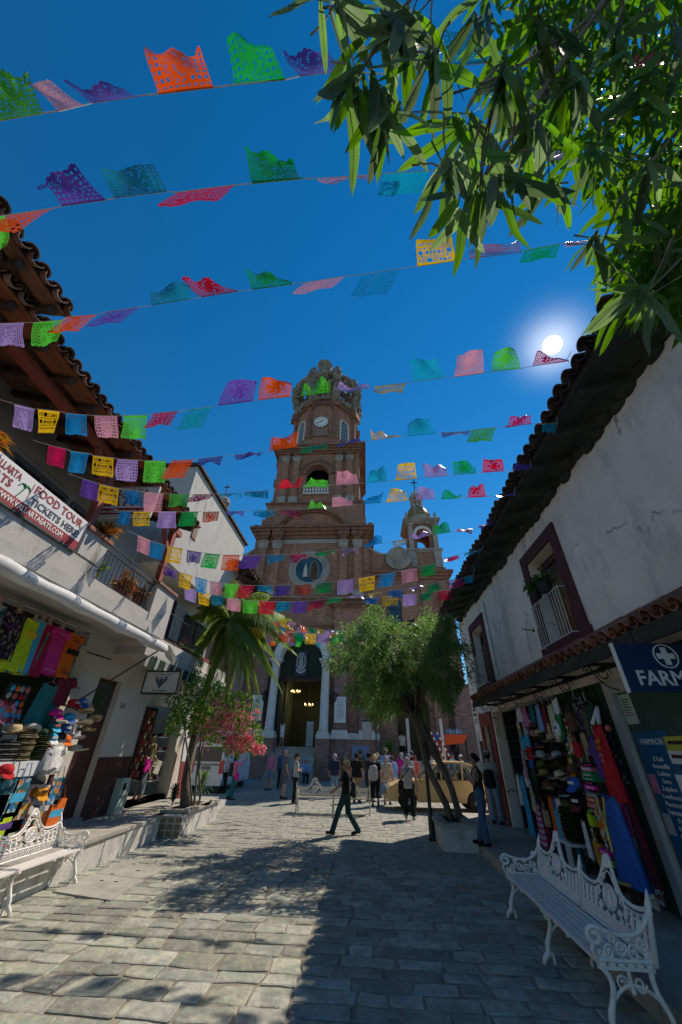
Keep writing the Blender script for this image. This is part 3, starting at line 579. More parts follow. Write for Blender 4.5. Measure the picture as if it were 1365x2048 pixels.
for k in (4, 6, 3, 7):      # arched windows of the slanted faces
    t = k*math.pi/4+math.pi/4*0; t = -math.pi/2+(k-5)*math.pi/4
    u = np.array([math.cos(t), math.sin(t), 0]); vv = np.array([-u[1], u[0], 0]); c0 = V3((CHX, AX, 0))+u*(AP+.01)
    w_ = MB(); pts = [(-.62, 30.9), (.62, 30.9)]+[(.62*math.cos(a_), 33.7+.62*math.sin(a_)) for a_ in [math.pi*i/10 for i in range(11)]]
    w_.prism(pts, c0, vv, (0, 0, 1), u*.02); wo_ = w_.build('lattice_window', 't_navy', ch)
    fr = MB(); path = [c0+vv*p[0]+V3((0, 0, p[1])) for p in pts[1:]+[pts[0]]]; fr.tube(path, .12, 4, cap=True); fr.build('window_frame', 'stone_white', wo_)
    la = MB()
    for i in range(7):
        for j in range(16):
            if (i+j) % 2 == 0 and abs(i-3)*.16 < .55: p = c0+vv*((i-3)*.17)+V3((0, 0, 31.05+j*.19))+u*.03; la.beam(p, p+vv*.1+V3((0, 0, .1)), .09, .02, up=u)
    la.build('lattice', 's_white', wo_)
# ---- the crown
m = MB(); rr = random.Random(3)
prof = [(3.55, 37.0), (3.95, 38.2), (4.25, 39.6), (4.3, 41.0), (3.95, 42.2), (3.2, 43.0), (2.2, 43.4), (1.1, 43.6)]
for k in range(8):
    t = math.pi/8+k*math.pi/4; pts = [(CHX+r*math.cos(t), AX+r*math.sin(t), z) for r, z in prof]
    rb = MB(); rb.tube(pts, [.5, .46, .5, .56, .56, .5, .46, .5], 6)
    for i, (r, z) in enumerate(prof[:-1]):
        for q in range(3): s = q/3; r2 = r+(prof[i+1][0]-r)*s; z2 = z+(prof[i+1][1]-z)*s; rb.sph((CHX+(r2+.3)*math.cos(t)+rr.uniform(-.2, .2), AX+(r2+.3)*math.sin(t)+rr.uniform(-.2, .2), z2+rr.uniform(-.1, .3)), rr.uniform(.22, .42), 6, 4)
    rb.build('crown_rib', 'stone_crown', ch)
    lf = MB(); a_ = V3((CHX+3.9*math.cos(t), AX+3.9*math.sin(t), 41.9)); lf.lathe([(.3, 0), (.55, .4), (.5, .9), (.3, 1.3), (.05, 1.7)], a_, 7)
    for q in range(6): lf.sph(a_+V3((rr.uniform(-.45, .45), rr.uniform(-.45, .45), rr.uniform(.1, 1.2))), rr.uniform(.12, .22), 5, 4)
    lf.build('crown_leaf', 'stone_crown', ch)
rg = MB()
for k in range(40):
    t = 2*math.pi*k/40; rg.sph((CHX+3.75*math.cos(t), AX+3.75*math.sin(t), 37.25+.25*math.sin(k*2.3)), (.33, .33, .42), 6, 4)
    t += .05; rg.sph((CHX+2.9*math.cos(t), AX+2.9*math.sin(t), 43.0+.2*math.sin(k*1.9)), .3, 5, 4)
rg.tube([(CHX+3.7*math.cos(2*math.pi*k/24), AX+3.7*math.sin(2*math.pi*k/24), 37.15) for k in range(24)], .3, 6, closed=True)
rg.tube([(CHX+4.05*math.cos(2*math.pi*k/32), AX+4.05*math.sin(2*math.pi*k/32), 41.4+.25*math.cos(8*math.pi*k/16)) for k in range(32)], .42, 6, closed=True); rg.build('crown_band', 'stone_crown', ch, kind='stuff')
for k in range(8):
    t = k*math.pi/4; fl_ = MB()
    for q in range(26):
        tt = t+rr.uniform(-.3, .3); z = rr.uniform(39.6, 42.4); r_ = 4.2-max(0, z-41)*.5; fl_.sph((CHX+r_*math.cos(tt), AX+r_*math.sin(tt), z), rr.uniform(.2, .4), 5, 4)
    fl_.build('crown_foliage', 'stone_crown', ch, kind='stuff')
fk = MB(); fk.lathe([(.7, 41.2), (.85, 41.9), (.6, 42.6), (.5, 43.2), (.95, 44.3), (1.05, 44.55), (.2, 44.6)], (CHX-.2, AX-3.0, 0), 10); fk.build('crown_finial', 'stone_crown', ch)
kb = MB(); kb.lathe([(1.3, 43.2), (1.5, 43.7), (1.15, 44.3), (.85, 44.8), (.8, 45.2), (1.25, 46.1), (1.35, 46.35), (.2, 46.4)], (CHX, AX, 0), 10)
for k in range(18): t = k*.7; kb.sph((CHX+1.25*math.cos(t), AX+1.25*math.sin(t), 43.4+rr.uniform(0, 1.0)), rr.uniform(.15, .3), 5, 4)
kb.build('crown_orb', 'stone_crown', ch)
# ---- side wings, scroll walls, small belfries
def wing(s):
    X = lambda d: CHX+s*d
    def bx(d0, d1, *a): xs = sorted((X(d0), X(d1))); return MB().box(xs[0], xs[1], *a)
    m = MB(); xs = sorted((X(4.93), X(11.1)))
    if s > 0: arch_wall(m, xs[0], xs[1], 0, 6.5, X(7.55), 1.1, 1.35, 4.2, CHY+.3, CHY+1.0)
    else: m.box(xs[0], xs[1], CHY+.3, CHY+1.0, 0, 6.5)
    m.box(xs[0], xs[1], CHY+.3, CHY+1.0, 6.502, 13.3); xs2 = sorted((X(10.4), X(11.1))); m.box(xs2[0], xs2[1], CHY+1.002, CHY+12, 0, 13.3)
    m.build('wing_wall', 'brick', ch)
    bx(5.2, 10.3, CHY+3, CHY+3.1, 0, 6.5).build('wing_interior', 'interior', ch)
    for d0 in (8.9, 10.3): bx(d0, d0+.85, CHY+.02, CHY+.297, 1.4, 13.1).build('wing_pilaster', 'brick', ch)
    m = MB(); xs = sorted((X(5.0), X(11.15))); moulding(m, xs[0], xs[1], CHY+.3, [(13.303, 13.55, .12), (13.553, 13.8, .28), (13.803, 14.0, .45)], 1.0); m.build('wing_cornice', 'brick_trim', ch)
    wn = bx(6.28, 7.25, CHY+.24, CHY+.298, 9.6, 11.5).build('leaded_window', 'pane_blue', ch)
    f = MB()
    for a_, b_, c_, d_ in ((6.24, 6.32, 9.55, 11.55), (7.21, 7.29, 9.55, 11.55), (6.75, 6.78, 9.6, 11.5), (6.5, 6.52, 9.6, 11.5), (7.0, 7.02, 9.6, 11.5)): xs = sorted((X(a_), X(b_))); f.box(xs[0], xs[1], CHY+.2, CHY+.238, c_, d_)
    for z in (9.55, 10.2, 10.85, 11.5): xs = sorted((X(6.32), X(7.21))); f.box(xs[0], xs[1], CHY+.205, CHY+.236, z, z+.04)
    f.build('leading', 'black_iron', wn)
    # scroll wall
    top = bez((4.93, 16.2), (5.9, 16.0), (5.9, 15.4), (7.6, 15.9), 10); poly = [(p[0], p[1]) for p in [np.append(V3((q[0], q[1], 0))[:2], 0) for q in [np.array([a[0], a[1]]) for a in top]]] if False else None
    tp = [(4.93+ (7.7-4.93)*i/10, 16.2-1.0*math.sin(math.pi*min(1, i/10*1.1))*.55-.25*i/10) for i in range(11)]
    w_ = MB(); w_.prism([(4.93, 14.003), (8.4, 14.003), (8.4, 15.2)]+tp[::-1], (CHX, CHY+.45, 0), (s, 0, 0), (0, 0, 1), (0, .6, 0)); w_.build('scroll_wall', 'brick', ch)
    cp = MB(); pth = [(X(p[0]), CHY+.7, p[1]+.08) for p in tp]
    for i in range(len(pth)-1): cp.beam(pth[i], pth[i+1], .75, .2)
    cp.build('scroll_coping', 'stone_trim', ch)
    vo = MB(); c0 = (X(7.35), CHY+.3, 15.15); vo.lathe([(.01, -.4), (1.02, -.4), (1.02, .25), (.9, .3), (.01, .3)], c0, 26, ax=YR)
    vo.tube(spiral((X(7.35), CHY-.03, 15.15), .95, .08, math.pi/2, -s*2.6, 50), .085, 5); vo.build('scroll', 'stone_trim', ch)
    # small belfry
    sb = 9.75; bxx = X(sb); by = CHY+2.3; h = 1.35
    m = MB(); m.box(bxx-h-.15, bxx+h+.15, by-h-.15, by+h+.15, 13.9, 14.6); m.box(bxx-h, bxx+h, by-h, by+h, 14.603, 16.1); m.build('belfry_pedestal', 'brick', ch)
    m = MB(); moulding(m, bxx-h, bxx+h, by-h, [(16.103, 16.25, .08), (16.253, 16.4, .18)], 2*h+.18); m.build('belfry_ledge', 'stone_trim', ch)
    m = MB(); arch_wall(m, bxx-h+.15, bxx+h-.15, 16.4, 19.0, bxx, .55, 16.5, 17.9, by-h+.1, by-h+.5); arch_wall(m, bxx-h+.15, bxx+h-.15, 16.4, 19.0, bxx, .55, 16.5, 17.9, by+h-.5, by+h-.1)
    for q in (-1, 1): xs = sorted((bxx+q*(h-.5), bxx+q*(h-.15))); m.box(xs[0], xs[1], by-h+.503, by-.5, 16.4, 19); m.box(xs[0], xs[1], by+.5, by+h-.503, 16.4, 19); m.box(xs[0], xs[1], by-.498, by+.498, 18.3, 19)
    m.build('small_belfry_wall', 'brick_trim', ch)
    m = MB(); arch_ring(m, bxx, 17.9, .57, .82, by-h-.04, by-h+.098, 14); m.build('small_belfry_arch', 'stone_white', ch)
    for q in (-1, 1):
        o = MB().box(bxx+q*1.05-.2, bxx+q*1.05+.2, by-h-.08, by-h+.097, 16.45, 18.7).build('belfry_column', 'stone_trim', ch)
        m = MB(); m.box(bxx+q*1.05-.28, bxx+q*1.05+.28, by-h-.17, by-h+.096, 18.703, 18.95); m.build('capital', 'stone_trim', o)
        o = MB().box(bxx+q*1.05-.3, bxx+q*1.05+.3, by-h-.16, by-h-.003, 14.65, 16.09).build('pedestal_block', 'stone_trim', ch)
    m = MB(); moulding(m, bxx-h, bxx+h, by-h, [(19.003, 19.15, .05), (19.153, 19.3, .2), (19.303, 19.42, .3)], 2*h+.25); m.build('small_cornice', 'stone_trim', ch)
    for qx in (-1, 1):
        for qy in (-1, 1): m = MB(); m.lathe([(.16, 19.42), (.1, 19.6), (.17, 19.8), (.12, 20.0), (.02, 20.3)], (bxx+qx*1.3, by+qy*1.3, 0), 8); m.build('finial', 'stone_trim', ch)
    m = MB(); m.lathe([(1.2, 19.42), (1.2, 20.0), (1.25, 20.1), (1.1, 20.1)], (bxx, by, 0), 8, rot=math.pi/8); m.build('drum', 'stone_trim', ch)
    m = MB(); m.lathe([(1.15, 20.1), (1.08, 20.6), (.9, 21.05), (.62, 21.4), (.45, 21.5)], (bxx, by, 0), 16); m.build('dome', 'c_yellow_tile', ch, smooth=True)
    for k in range(8): t = k*math.pi/4+math.pi/8; m = MB(); m.tube([(bxx+r_*math.cos(t), by+r_*math.sin(t), z_+.02) for r_, z_ in ((1.17, 20.1), (1.1, 20.6), (.92, 21.05), (.64, 21.4))], .07, 5); m.build('dome_rib', 'stone_trim', ch)
    m = MB(); m.lathe([(.66, 21.45), (.66, 21.6)], (bxx, by, 0), 8); m.lathe([(.66, 22.5), (.68, 22.6), (.6, 23.0), (.32, 23.3), (.1, 23.35), (.16, 23.55), (.05, 23.8)], (bxx, by, 0), 10)
    for k in range(8): t = k*math.pi/4; m.tube([(bxx+.52*math.cos(t), by+.52*math.sin(t), 21.6), (bxx+.52*math.cos(t), by+.52*math.sin(t), 22.5)], .085, 5)
    m.build('lantern', 'stone_trim', ch)
    m = MB(); m.beam((bxx, by, 23.7), (bxx, by, 25.1), .09, .09); m.beam((bxx-.32, by, 24.7), (bxx+.32, by, 24.7), .09, .09); m.build('cross', 'black_iron', ch)
mat('c_yellow_tile', (.22, .18, .07), .5, var=.3, scale=8, bump=.3, bscale=30)
wing(1); wing(-1)
# terrace at the right-hand church door
tr = MB(); tr.box(.95, 14, 25.0, 27.29, .272, 1.35)
for i in range(4): tr.box(.95, 14, 25.0-.3*(4-i), 25.0-.3*(3-i)-.002, .272, .272+.22*(i+1))
tr.build('terrace_steps', 'concrete', ch)
MB().box(5.6, 14, 26.6, 27.28, 1.352, 5.6).build('terrace_wall', 'brick_pale', ch)
# ------------------------------------------------------------------ shared pieces
def tile_mesh(name, r=.1, ln=.42, th=.016, mt='tile', n=7, taper=.85, under=False):
    """half-round clay tile along +Y (ln), arch up"""
    m = MB(); vs = []
    for y, k in ((0, 1.0), (ln, taper)):
        for rr in (r*k, r*k-th):
            for i in range(n+1):
                t = math.pi*i/n; vs.append((rr*math.cos(t), y, rr*math.sin(t)*(1 if not under else -1)))
    q = n+1; fs = []
    for i in range(n): fs += [(i, i+1, 2*q+i+1, 2*q+i), (q+i+1, q+i, 3*q+i, 3*q+i+1), (i+1, i, q+i, q+i+1), (2*q+i, 2*q+i+1, 3*q+i+1, 3*q+i)]
    fs += [(0, 2*q, 3*q, q), (n, q+n, 3*q+n, 2*q+n)]
    return m.add(vs, fs).mesh(name, mt, smooth=False)
def eave_tiles(parent, x_e, z_e, y0, y1, pitch, up, step, cover, pan, rn, courses=1, jit=.02):
    """rows of tiles at an eave running along Y; slope rises in direction up (+1/-1 in X)"""
    py = parent_loc(parent); n = int((y1-y0)/step)
    rotz = -math.pi/2 if up > 0 else math.pi/2
    for i in range(n+1):
        y = y0+i*step
        for c in range(courses):
            d = c*.36
            for k, me in ((0, cover), (1, pan)):
                yy = y+(step/2 if k else 0)+rn.uniform(-1, 1)*jit*.5; s = d+rn.uniform(-1, 1)*jit+(0 if k == 0 else .015)
                place('roof_tile', me, parent, loc=(x_e+up*s*math.cos(pitch)-py[0], yy-py[1], z_e+s*math.sin(pitch)+(0 if k == 0 else .035)+rn.uniform(-1, 1)*.006-py[2]), rot=(pitch+rn.uniform(-.03, .03), rn.uniform(-.06, .06), rotz+rn.uniform(-.05, .05)))
T_cov, T_pan = tile_mesh('cover_tile'), tile_mesh('pan_tile', r=.095, under=True)
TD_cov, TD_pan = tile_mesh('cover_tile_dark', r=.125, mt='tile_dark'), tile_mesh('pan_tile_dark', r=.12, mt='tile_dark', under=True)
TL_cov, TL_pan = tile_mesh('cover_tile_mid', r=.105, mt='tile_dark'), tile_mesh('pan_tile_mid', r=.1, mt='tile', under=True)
# ------------------------------------------------------------------ right building
XR = 4.0
rb = thing('white_house', 'white plastered two-storey house with maroon balcony windows and clay tile eaves', 'building', (XR, 9, 0))
W1 = (6.68, 8.55, 3.66, 5.98); W2 = (12.35, 14.2, 3.6, 5.86)
wz = 6.45
m = MB()
def wall_x(mb, x0, x1, ya, yb, za, zb, holes):
    """wall slab in plane X with rectangular holes [(y0,y1,z0,z1)] sorted by y"""
    y = ya
    for (h0, h1, g0, g1) in holes:
        mb.box(x0, x1, y, h0, za, zb); mb.box(x0, x1, h0, h1, za, g0) if g0 > za else None; mb.box(x0, x1, h0, h1, g1, zb); y = h1
    mb.box(x0, x1, y, yb, za, zb)
f_ = .27
holes = [(W1[0]+f_, W1[1]-f_, W1[2]+.15, W1[3]-f_), (W2[0]+f_, W2[1]-f_, W2[2]+.15, W2[3]-f_)]
wall_x(m, XR, XR+.45, -3, 15.7, 3.25, wz, holes)
m.box(XR+.452, XR+8, 15.3, 15.7, 0, wz); m.box(XR+.452, XR+8, -3, -2.6, 0, wz); m.box(XR+7.6, XR+8, -2.598, 15.298, 0, wz)
m.build('upper_wall', 'plaster_right', rb)
m = MB(); gh = [(3.2, 6.75, .17, 2.9), (8.75, 13.3, .17, 2.95), (13.62, 14.55, .17, 2.75)]
wall_x(m, XR, XR+.3, -3, 15.7, .0, 3.248, gh); m.build('lower_wall', 'plaster_right', rb)
for (y0, y1, z0, z1), wlab in ((W1, 0), (W2, 1)):
    wn = MB(); wn.box(XR-.05, XR-.002, y0, y0+f_, z0, z1); wn.box(XR-.05, XR-.002, y1-f_, y1, z0, z1); wn.box(XR-.052, XR-.002, y0+f_+.001, y1-f_-.001, z1-f_, z1-.001)
    wo_ = wn.build('window_surround', 'maroon', rb)
    b = MB(); b.box(XR-.09, XR-.003, y0-.06, y1+.06, z0-.12, z0+.16); b.box(XR-.075, XR-.051, y0-.03, y0+f_+.04, z0+.162, z0+.6); b.box(XR-.075, XR-.051, y1-f_-.04, y1+.03, z0+.162, z0+.6); b.build('sill', 'maroon', wo_)
    ya, yb = y0+f_+.1, y1-f_-.1; zt = z1-f_-.12
    b = MB(); xd = XR+.3
    for q in ((ya, ya+.09, z0+.16, zt), (yb-.09, yb, z0+.16, zt), (ya+.091, yb-.091, zt-.09, zt-.001)): b.box(xd-.08, xd, *q)
    b.build('door_frame', 'maroon', wo_)
    ym = (ya+yb)/2
    for k, (da, db) in enumerate(((ya+.092, ym-.005), (ym+.005, yb-.092))):
        dl = MB().box(xd-.05, xd-.01, da, db, z0+.17, zt-.35).build('door_leaf', 'wood_door', wo_)
    for k in range(2):
        for (zz0, zz1) in ((z0+.3, z0+.75), (z0+.82, z0+1.2), (z0+1.25, zt-.42)):
            da, db = ((ya+.13, ym-.05), (ym+.05, yb-.13))[k]
            MB().box(xd-.066, xd-.051, da, db, zz0, zz1).build('door_panel', 'wood_door', wo_)
    MB().box(xd-.04, xd-.02, ya+.1, yb-.1, zt-.34, zt-.095).build('transom_light', 'pane_dark', wo_)
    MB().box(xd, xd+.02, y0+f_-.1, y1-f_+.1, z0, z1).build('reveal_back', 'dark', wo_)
    # little railing
    rl = MB(); ra, rc_ = y0+f_-.02, y1-f_+.02; xr = XR-.2; zb, zt2 = z0+.12, z0+1.0
    for z in (zb, zt2): rl.tube([(XR-.06, ra, z), (xr, ra, z), (xr, rc_, z), (XR-.06, rc_, z)], .012, 5)
    rl.build('railing', 'rail_white', wo_)
    for i in range(13):
        y = ra+.02+(rc_-ra-.04)*i/12; MB().tube([(xr, y, zb), (xr, y, zt2)], .008, 5).build('railing_bar', 'rail_white', wo_)
    if wlab == 0:
        lt = MB()
        for i in range(16):
            for s in (1, -1):
                p = V3((xd-.085, ra+.1, z0+.2+i*.05)) if s > 0 else V3((xd-.08, rc_-.1, z0+.2+i*.05)); lt.beam(p, p+V3((0, s*(rc_-ra-.25)*.5, .45)), .02, .008, up=(1, 0, 0))
        lt.build('lattice_panel', 'c_khaki', wo_)
# conduit, bracket
m = MB(); m.tube([tuple(PX(967, 1204, XR-.02)), tuple(PX(998, 1350, XR-.02)), tuple(PX(1003, 1368, XR-.02)), tuple(PX(1012, 1358, XR-.02))], .018, 6); m.build('conduit', 'plaster_grey', rb)
m = MB(); p = PX(1068, 1261, XR); m.tube([p, p+V3((-.28, -.02, .03))], .012, 5); m.lathe([(.05, 0), (.05, .01)], p+V3((-.01, 0, 0)), 8, ax=[[0, 1, 0], [0, 0, 1], [1, 0, 0]]); m.build('flag_bracket', 'black_iron', rb)
# main roof: eave at X=3.2, z=6.75
EX, EZ, PIT = 3.2, 6.78, R(14)
ro = MB(); ro.prism([(0, 0), (6, 6*math.tan(PIT)), (6, 6*math.tan(PIT)+.1), (0, .1)], (EX+.12, -3, EZ-.16), (1, 0, 0), (0, 0, 1), (0, 19.2, 0)); roof = ro.build('roof', 'grey_roof_wood', rb)
rnr = random.Random(5)
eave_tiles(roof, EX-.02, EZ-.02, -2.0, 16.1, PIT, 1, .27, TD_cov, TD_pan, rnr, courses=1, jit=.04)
for i in range(21): y = -2.5+i*.9; MB().beam((EX+.18, y, EZ-.2), (XR+.3, y, EZ-.2+1.12*math.tan(PIT)), .1, .12).build('rafter', 'grey_roof_wood', rb)
m = MB()
for i in range(62):     # ragged plaster and debris packed under the tiles along the wall head
    y = -2.4+i*.29; m.sph((XR-.02+rnr.uniform(-.06, .06), y, wz+.03+rnr.uniform(-.08, .05)), (.12+rnr.uniform(0, .08), .2, .1), 6, 4)
m.build('wall_head', 'grey_roof_wood', rb)
# shop awning of clay tiles
AEX, AEZ, APIT = 3.36, 3.24, R(27)
aw = MB(); aw.prism([(0, 0), (.7, .7*math.tan(APIT)), (.7, .7*math.tan(APIT)+.05), (0, .05)], (AEX+.02, 2.2, AEZ-.06), (1, 0, 0), (0, 0, 1), (0, 10.9, 0)); awn = aw.build('tiled_awning', 'grey_roof_wood', rb)
eave_tiles(awn, AEX-.03, AEZ+.03, 2.3, 13.0, APIT, 1, .235, T_cov, T_pan, rnr, courses=2, jit=.015)
for i in range(9):
    y = 2.6+i*1.28; b = MB(); b.beam((XR, y, AEZ-.12), (AEX+.03, y, AEZ-.12), .05, .05); b.beam((AEX+.03, y, AEZ-.1), (XR, y, AEZ+.22), .05, .05)
    b.tube(spiral((XR-.2, y, AEZ-.26), .12, .03, 0, 1.4, 16), .01, 4); b.tube(spiral((XR-.42, y, AEZ-.22), .08, .02, math.pi, -1.4, 14), .01, 4); b.tube(arc((XR, y, AEZ-.12), .38, -math.pi/2, -math.pi, 8, (1, 0, 0), (0, 0, 1)), .012, 4); b.build('awning_bracket', 'black_iron', rb)
MB().box(AEX+.0, AEX+.05, 2.2, 13.1, AEZ-.2, AEZ-.07).build('awning_fascia', 'grey_roof_wood', rb)
m = MB(); m.beam((XR-.02, 2.3, AEZ-.14), (XR-.02, 13.0, AEZ-.14), .04, .05); m.build('wall_plate', 'black_iron', rb)
# ground floor openings
def xbox(y0, y1, z0, z1, x0, x1): return MB().box(x0, x1, y0, y1, z0, z1)
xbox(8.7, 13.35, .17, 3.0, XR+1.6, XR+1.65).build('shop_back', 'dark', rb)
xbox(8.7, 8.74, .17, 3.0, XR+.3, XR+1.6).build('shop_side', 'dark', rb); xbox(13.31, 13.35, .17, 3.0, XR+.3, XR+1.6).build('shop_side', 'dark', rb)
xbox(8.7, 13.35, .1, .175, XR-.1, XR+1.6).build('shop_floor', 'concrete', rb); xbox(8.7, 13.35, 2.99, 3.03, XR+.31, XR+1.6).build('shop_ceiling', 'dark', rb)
sh = xbox(6.86, 8.74, .18, 2.93, XR-.03, XR-.002).build('folding_shutter', 'c_dgreen', rb)
for i in range(15): y = 6.88+i*.124; xbox(y, y+.075, .19, 2.92, XR-.075+.02*(i % 2), XR-.031).build('shutter_slat', 'c_dgreen', sh)
# maroon door at the far end
dr = MB(); dr.box(XR-.06, XR-.002, 13.42, 13.62, .17, 2.98); dr.box(XR-.06, XR-.002, 14.55, 14.8, .17, 2.98); dr.box(XR-.061, XR-.002, 13.621, 14.549, 2.62, 2.979); do = dr.build('door_surround', 'red_paint', rb)
xbox(13.62, 14.55, .17, 2.75, XR+.12, XR+.16).build('door_leaf', 'brown_wall', do)
for i in range(5): xbox(13.66+i*.18, 13.8+i*.18, .25, 2.5, XR+.1, XR+.119).build('door_plank', 'brown_wall', do)
m = MB(); m.box(XR-.02, XR-.001, 14.801, 15.7, .17, 1.15); m.build('dado', 'red_paint', rb)
m = MB(); m.box(XR-.012, XR-.002, 15.05, 15.35, .95, 2.2); m.build('narrow_window', 'dark', rb)
# pharmacy front
ph = MB(); ph.box(XR-.08, XR-.002, 6.66, 6.84, .18, 2.9); ph.box(XR-.06, XR-.002, 3.2, 6.659, 2.72, 2.9); ph.box(XR-.06, XR-.002, 5.05, 5.12, .18, 2.719); pf = ph.build('pharmacy_frame', 'alu', rb)
xbox(5.121, 6.659, .3, 2.719, XR+.02, XR+.05).build('pharmacy_pane', 'glass_green', pf)
xbox(3.2, 5.049, .3, 2.719, XR+.02, XR+.05).build('pharmacy_pane', 's_teal', pf)
xbox(3.2, 6.7, .1, .3, XR-.02, XR+.3).build('pharmacy_sill', 'plaster_grey', pf)
xbox(3.2, 6.7, .3, 2.9, XR+.6, XR+.65).build('pharmacy_back', 'plaster_grey', pf)
text('FARMACIA', .16, 'lettering', 't_grey', pf, (XR+.012, 4.7, 2.35), (0, -1, 0), (0, 0, 1))
# ------------------------------------------------------------------ left corner house with balcony
XL, XB = -6.55, -5.3
lb = thing('balcony_house', 'white shop house with a tiled balcony roof on red posts', 'building', (XL, 4, .4))
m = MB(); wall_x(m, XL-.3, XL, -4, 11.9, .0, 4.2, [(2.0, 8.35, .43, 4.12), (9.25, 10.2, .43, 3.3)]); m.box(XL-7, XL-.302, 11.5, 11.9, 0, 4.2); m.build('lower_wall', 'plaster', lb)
for q in ((9.25-.9, 9.249), ): pass
MB().box(XL+.001, XL+.018, 10.201, 11.9, .42, 1.62).build('dado', 'brown_wall', lb); MB().box(XL+.001, XL+.018, 8.36, 9.249, .42, .75).build('dado', 'brown_wall', lb)
# tiled jamb by the shop opening
for i in range(22): MB().box(XL+.002, XL+.016, 8.2, 8.5 if i % 2 else 8.44, 2.35+i*.066, 2.35+i*.066+.06).build('wall_tile', 'c_cream', lb)
d_ = MB().box(XL-.2, XL-.16, 9.25, 10.2, .43, 3.3).build('door', 'brown_wall', lb)
MB().box(XL-.159, XL-.15, 9.3, 10.15, 2.35, 3.2).build('door_light', 'pane_dark', d_)
MB().box(XL-.15, XL+.05, 9.2, 10.25, .42, .5).build('door_step', 'concrete', d_)
text('241', .2, 'house_number', 't_black', lb, (XL+.004, 10.55, 2.75), (0, 1, 0), (0, 0, 1))
# shop interior
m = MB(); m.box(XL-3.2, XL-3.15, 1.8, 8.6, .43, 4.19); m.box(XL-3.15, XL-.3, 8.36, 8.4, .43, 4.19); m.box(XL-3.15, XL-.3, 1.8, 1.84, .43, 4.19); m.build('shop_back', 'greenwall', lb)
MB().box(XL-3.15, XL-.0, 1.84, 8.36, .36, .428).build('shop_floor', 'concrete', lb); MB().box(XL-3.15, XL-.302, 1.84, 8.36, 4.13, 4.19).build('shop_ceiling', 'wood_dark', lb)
# slab, parapet, piers
MB().box(XL-6, XB+.02, -4, 9.35, 4.205, 4.42).build('balcony_slab', 'plaster_grey', lb)
m = MB(); m.box(XB-.18, XB, -4, 6.28, 4.423, 4.85); m.box(XB-.18, XB-.001, 6.281, 8.4, 4.423, 4.62); m.build('parapet', 'plaster_old', lb)
for ya, yb in ((5.62, 6.28), (8.4, 9.35), (2.4, 3.0)):
    o = MB().box(XB-.22, XB+.02, ya, yb, 4.424 if ya > 8 else 4.852, 5.36).build('pier', 'plaster_old', lb)
    MB().box(XB-.28, XB+.08, ya-.04, yb+.04, 5.362, 5.43).build('coping_tile', 'tile', o)
for (ya, yb, zb) in ((6.29, 8.39, 4.63), (3.0, 5.6, 4.86), (-1, 2.38, 4.86)):
    rl = MB()
    for z in (zb+.03, 5.32, 5.46): rl.beam((XB-.08, ya, z), (XB-.08, yb, z), .035, .03)
    ro_ = rl.build('balcony_railing', 'black_iron', lb)
    n = int((yb-ya)/.125)
    if ya > 2.5:
        for i in range(1, n): y = ya+(yb-ya)*i/n; MB().tube([(XB-.08, y, zb+.03), (XB-.08, y, 5.32)], .009, 5).build('railing_bar', 'black_iron', ro_)
MB().box(XB-.1, XB-.06, 5.56, 5.62, 4.6, 5.5).build('railing_post', 'black_iron', lb)
# posts and beams under the balcony roof
for y in (5.72, 8.55, 2.7):
    MB().box(XB-.2, XB-.06, y-.07, y+.07, 5.43, 7.0).build('post', 'post_red', lb)
    MB().beam((XB-.13, y, 6.35), (XB-.13, y-.6, 7.0), .1, .1).build('brace', 'post_red', lb)
MB().box(XB-.21, XB-.05, 2.0, 8.9, 7.0, 7.16).build('roof_beam', 'post_red', lb)
LEX, LEZ, LP = -4.78, 7.16, R(17)
def left_roof(y0, y1, ex, ez, nm):
    r_ = MB(); D = 2.9 if y1 > 5 else 3.4; r_.prism([(0, .05), (D, .05+D*math.tan(LP)), (D, .12+D*math.tan(LP)), (0, .12)], (ex-.12, y0, ez-.0), (-1, 0, 0), (0, 0, 1), (0, y1-y0, 0)); ro_ = r_.build('roof', 'tile_dark', lb)
    n = int(D/.23)
    for i in range(n):
        s = .1+i*.23; MB().beam((ex-.12-s, y0+.02, ez+.028+s*math.tan(LP)), (ex-.12-s, y1-.02, ez+.028+s*math.tan(LP)), .216, .025).build('roof_board', 'wood_plank', ro_)
    k = int((y1-y0)/.62)
    for i in range(k+1):
        y = y0+.15+(y1-y0-.3)*i/k; MB().beam((ex-.16, y, ez-.05), (ex-2.9, y, ez-.05+2.74*math.tan(LP)), .09, .13).build('rafter', 'wood_dark', ro_)
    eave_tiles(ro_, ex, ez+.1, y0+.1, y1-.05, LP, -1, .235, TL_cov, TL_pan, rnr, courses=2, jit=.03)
    return ro_
left_roof(-2.8, 8.75, LEX, LEZ, 'roof')
left_roof(-3, 2.65, -4.36, 7.3, 'roof')
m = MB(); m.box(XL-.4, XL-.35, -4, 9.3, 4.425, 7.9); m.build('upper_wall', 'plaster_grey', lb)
for y in (3.2, 4.9, 6.6):      # dark sliding windows behind the balcony
    o = MB().box(XL-.345, XL-.33, y, y+1.45, 4.6, 6.6).build('window', 'pane_dark', lb)
    b = MB(); b.box(XL-.328, XL-.28, y-.05, y+.02, 4.5, 6.7); b.box(XL-.328, XL-.28, y+1.43, y+1.5, 4.5, 6.7); b.box(XL-.328, XL-.28, y+.021, y+1.429, 6.6, 6.7); b.box(XL-.328, XL-.29, y+.7, y+.76, 4.5, 6.599); b.build('window_frame', 'c_grey', o)
MB().box(XL-.349, XL-.3, 2.8, 9.0, 6.85, 7.25).build('rolled_blind', 'plaster_grey', lb)
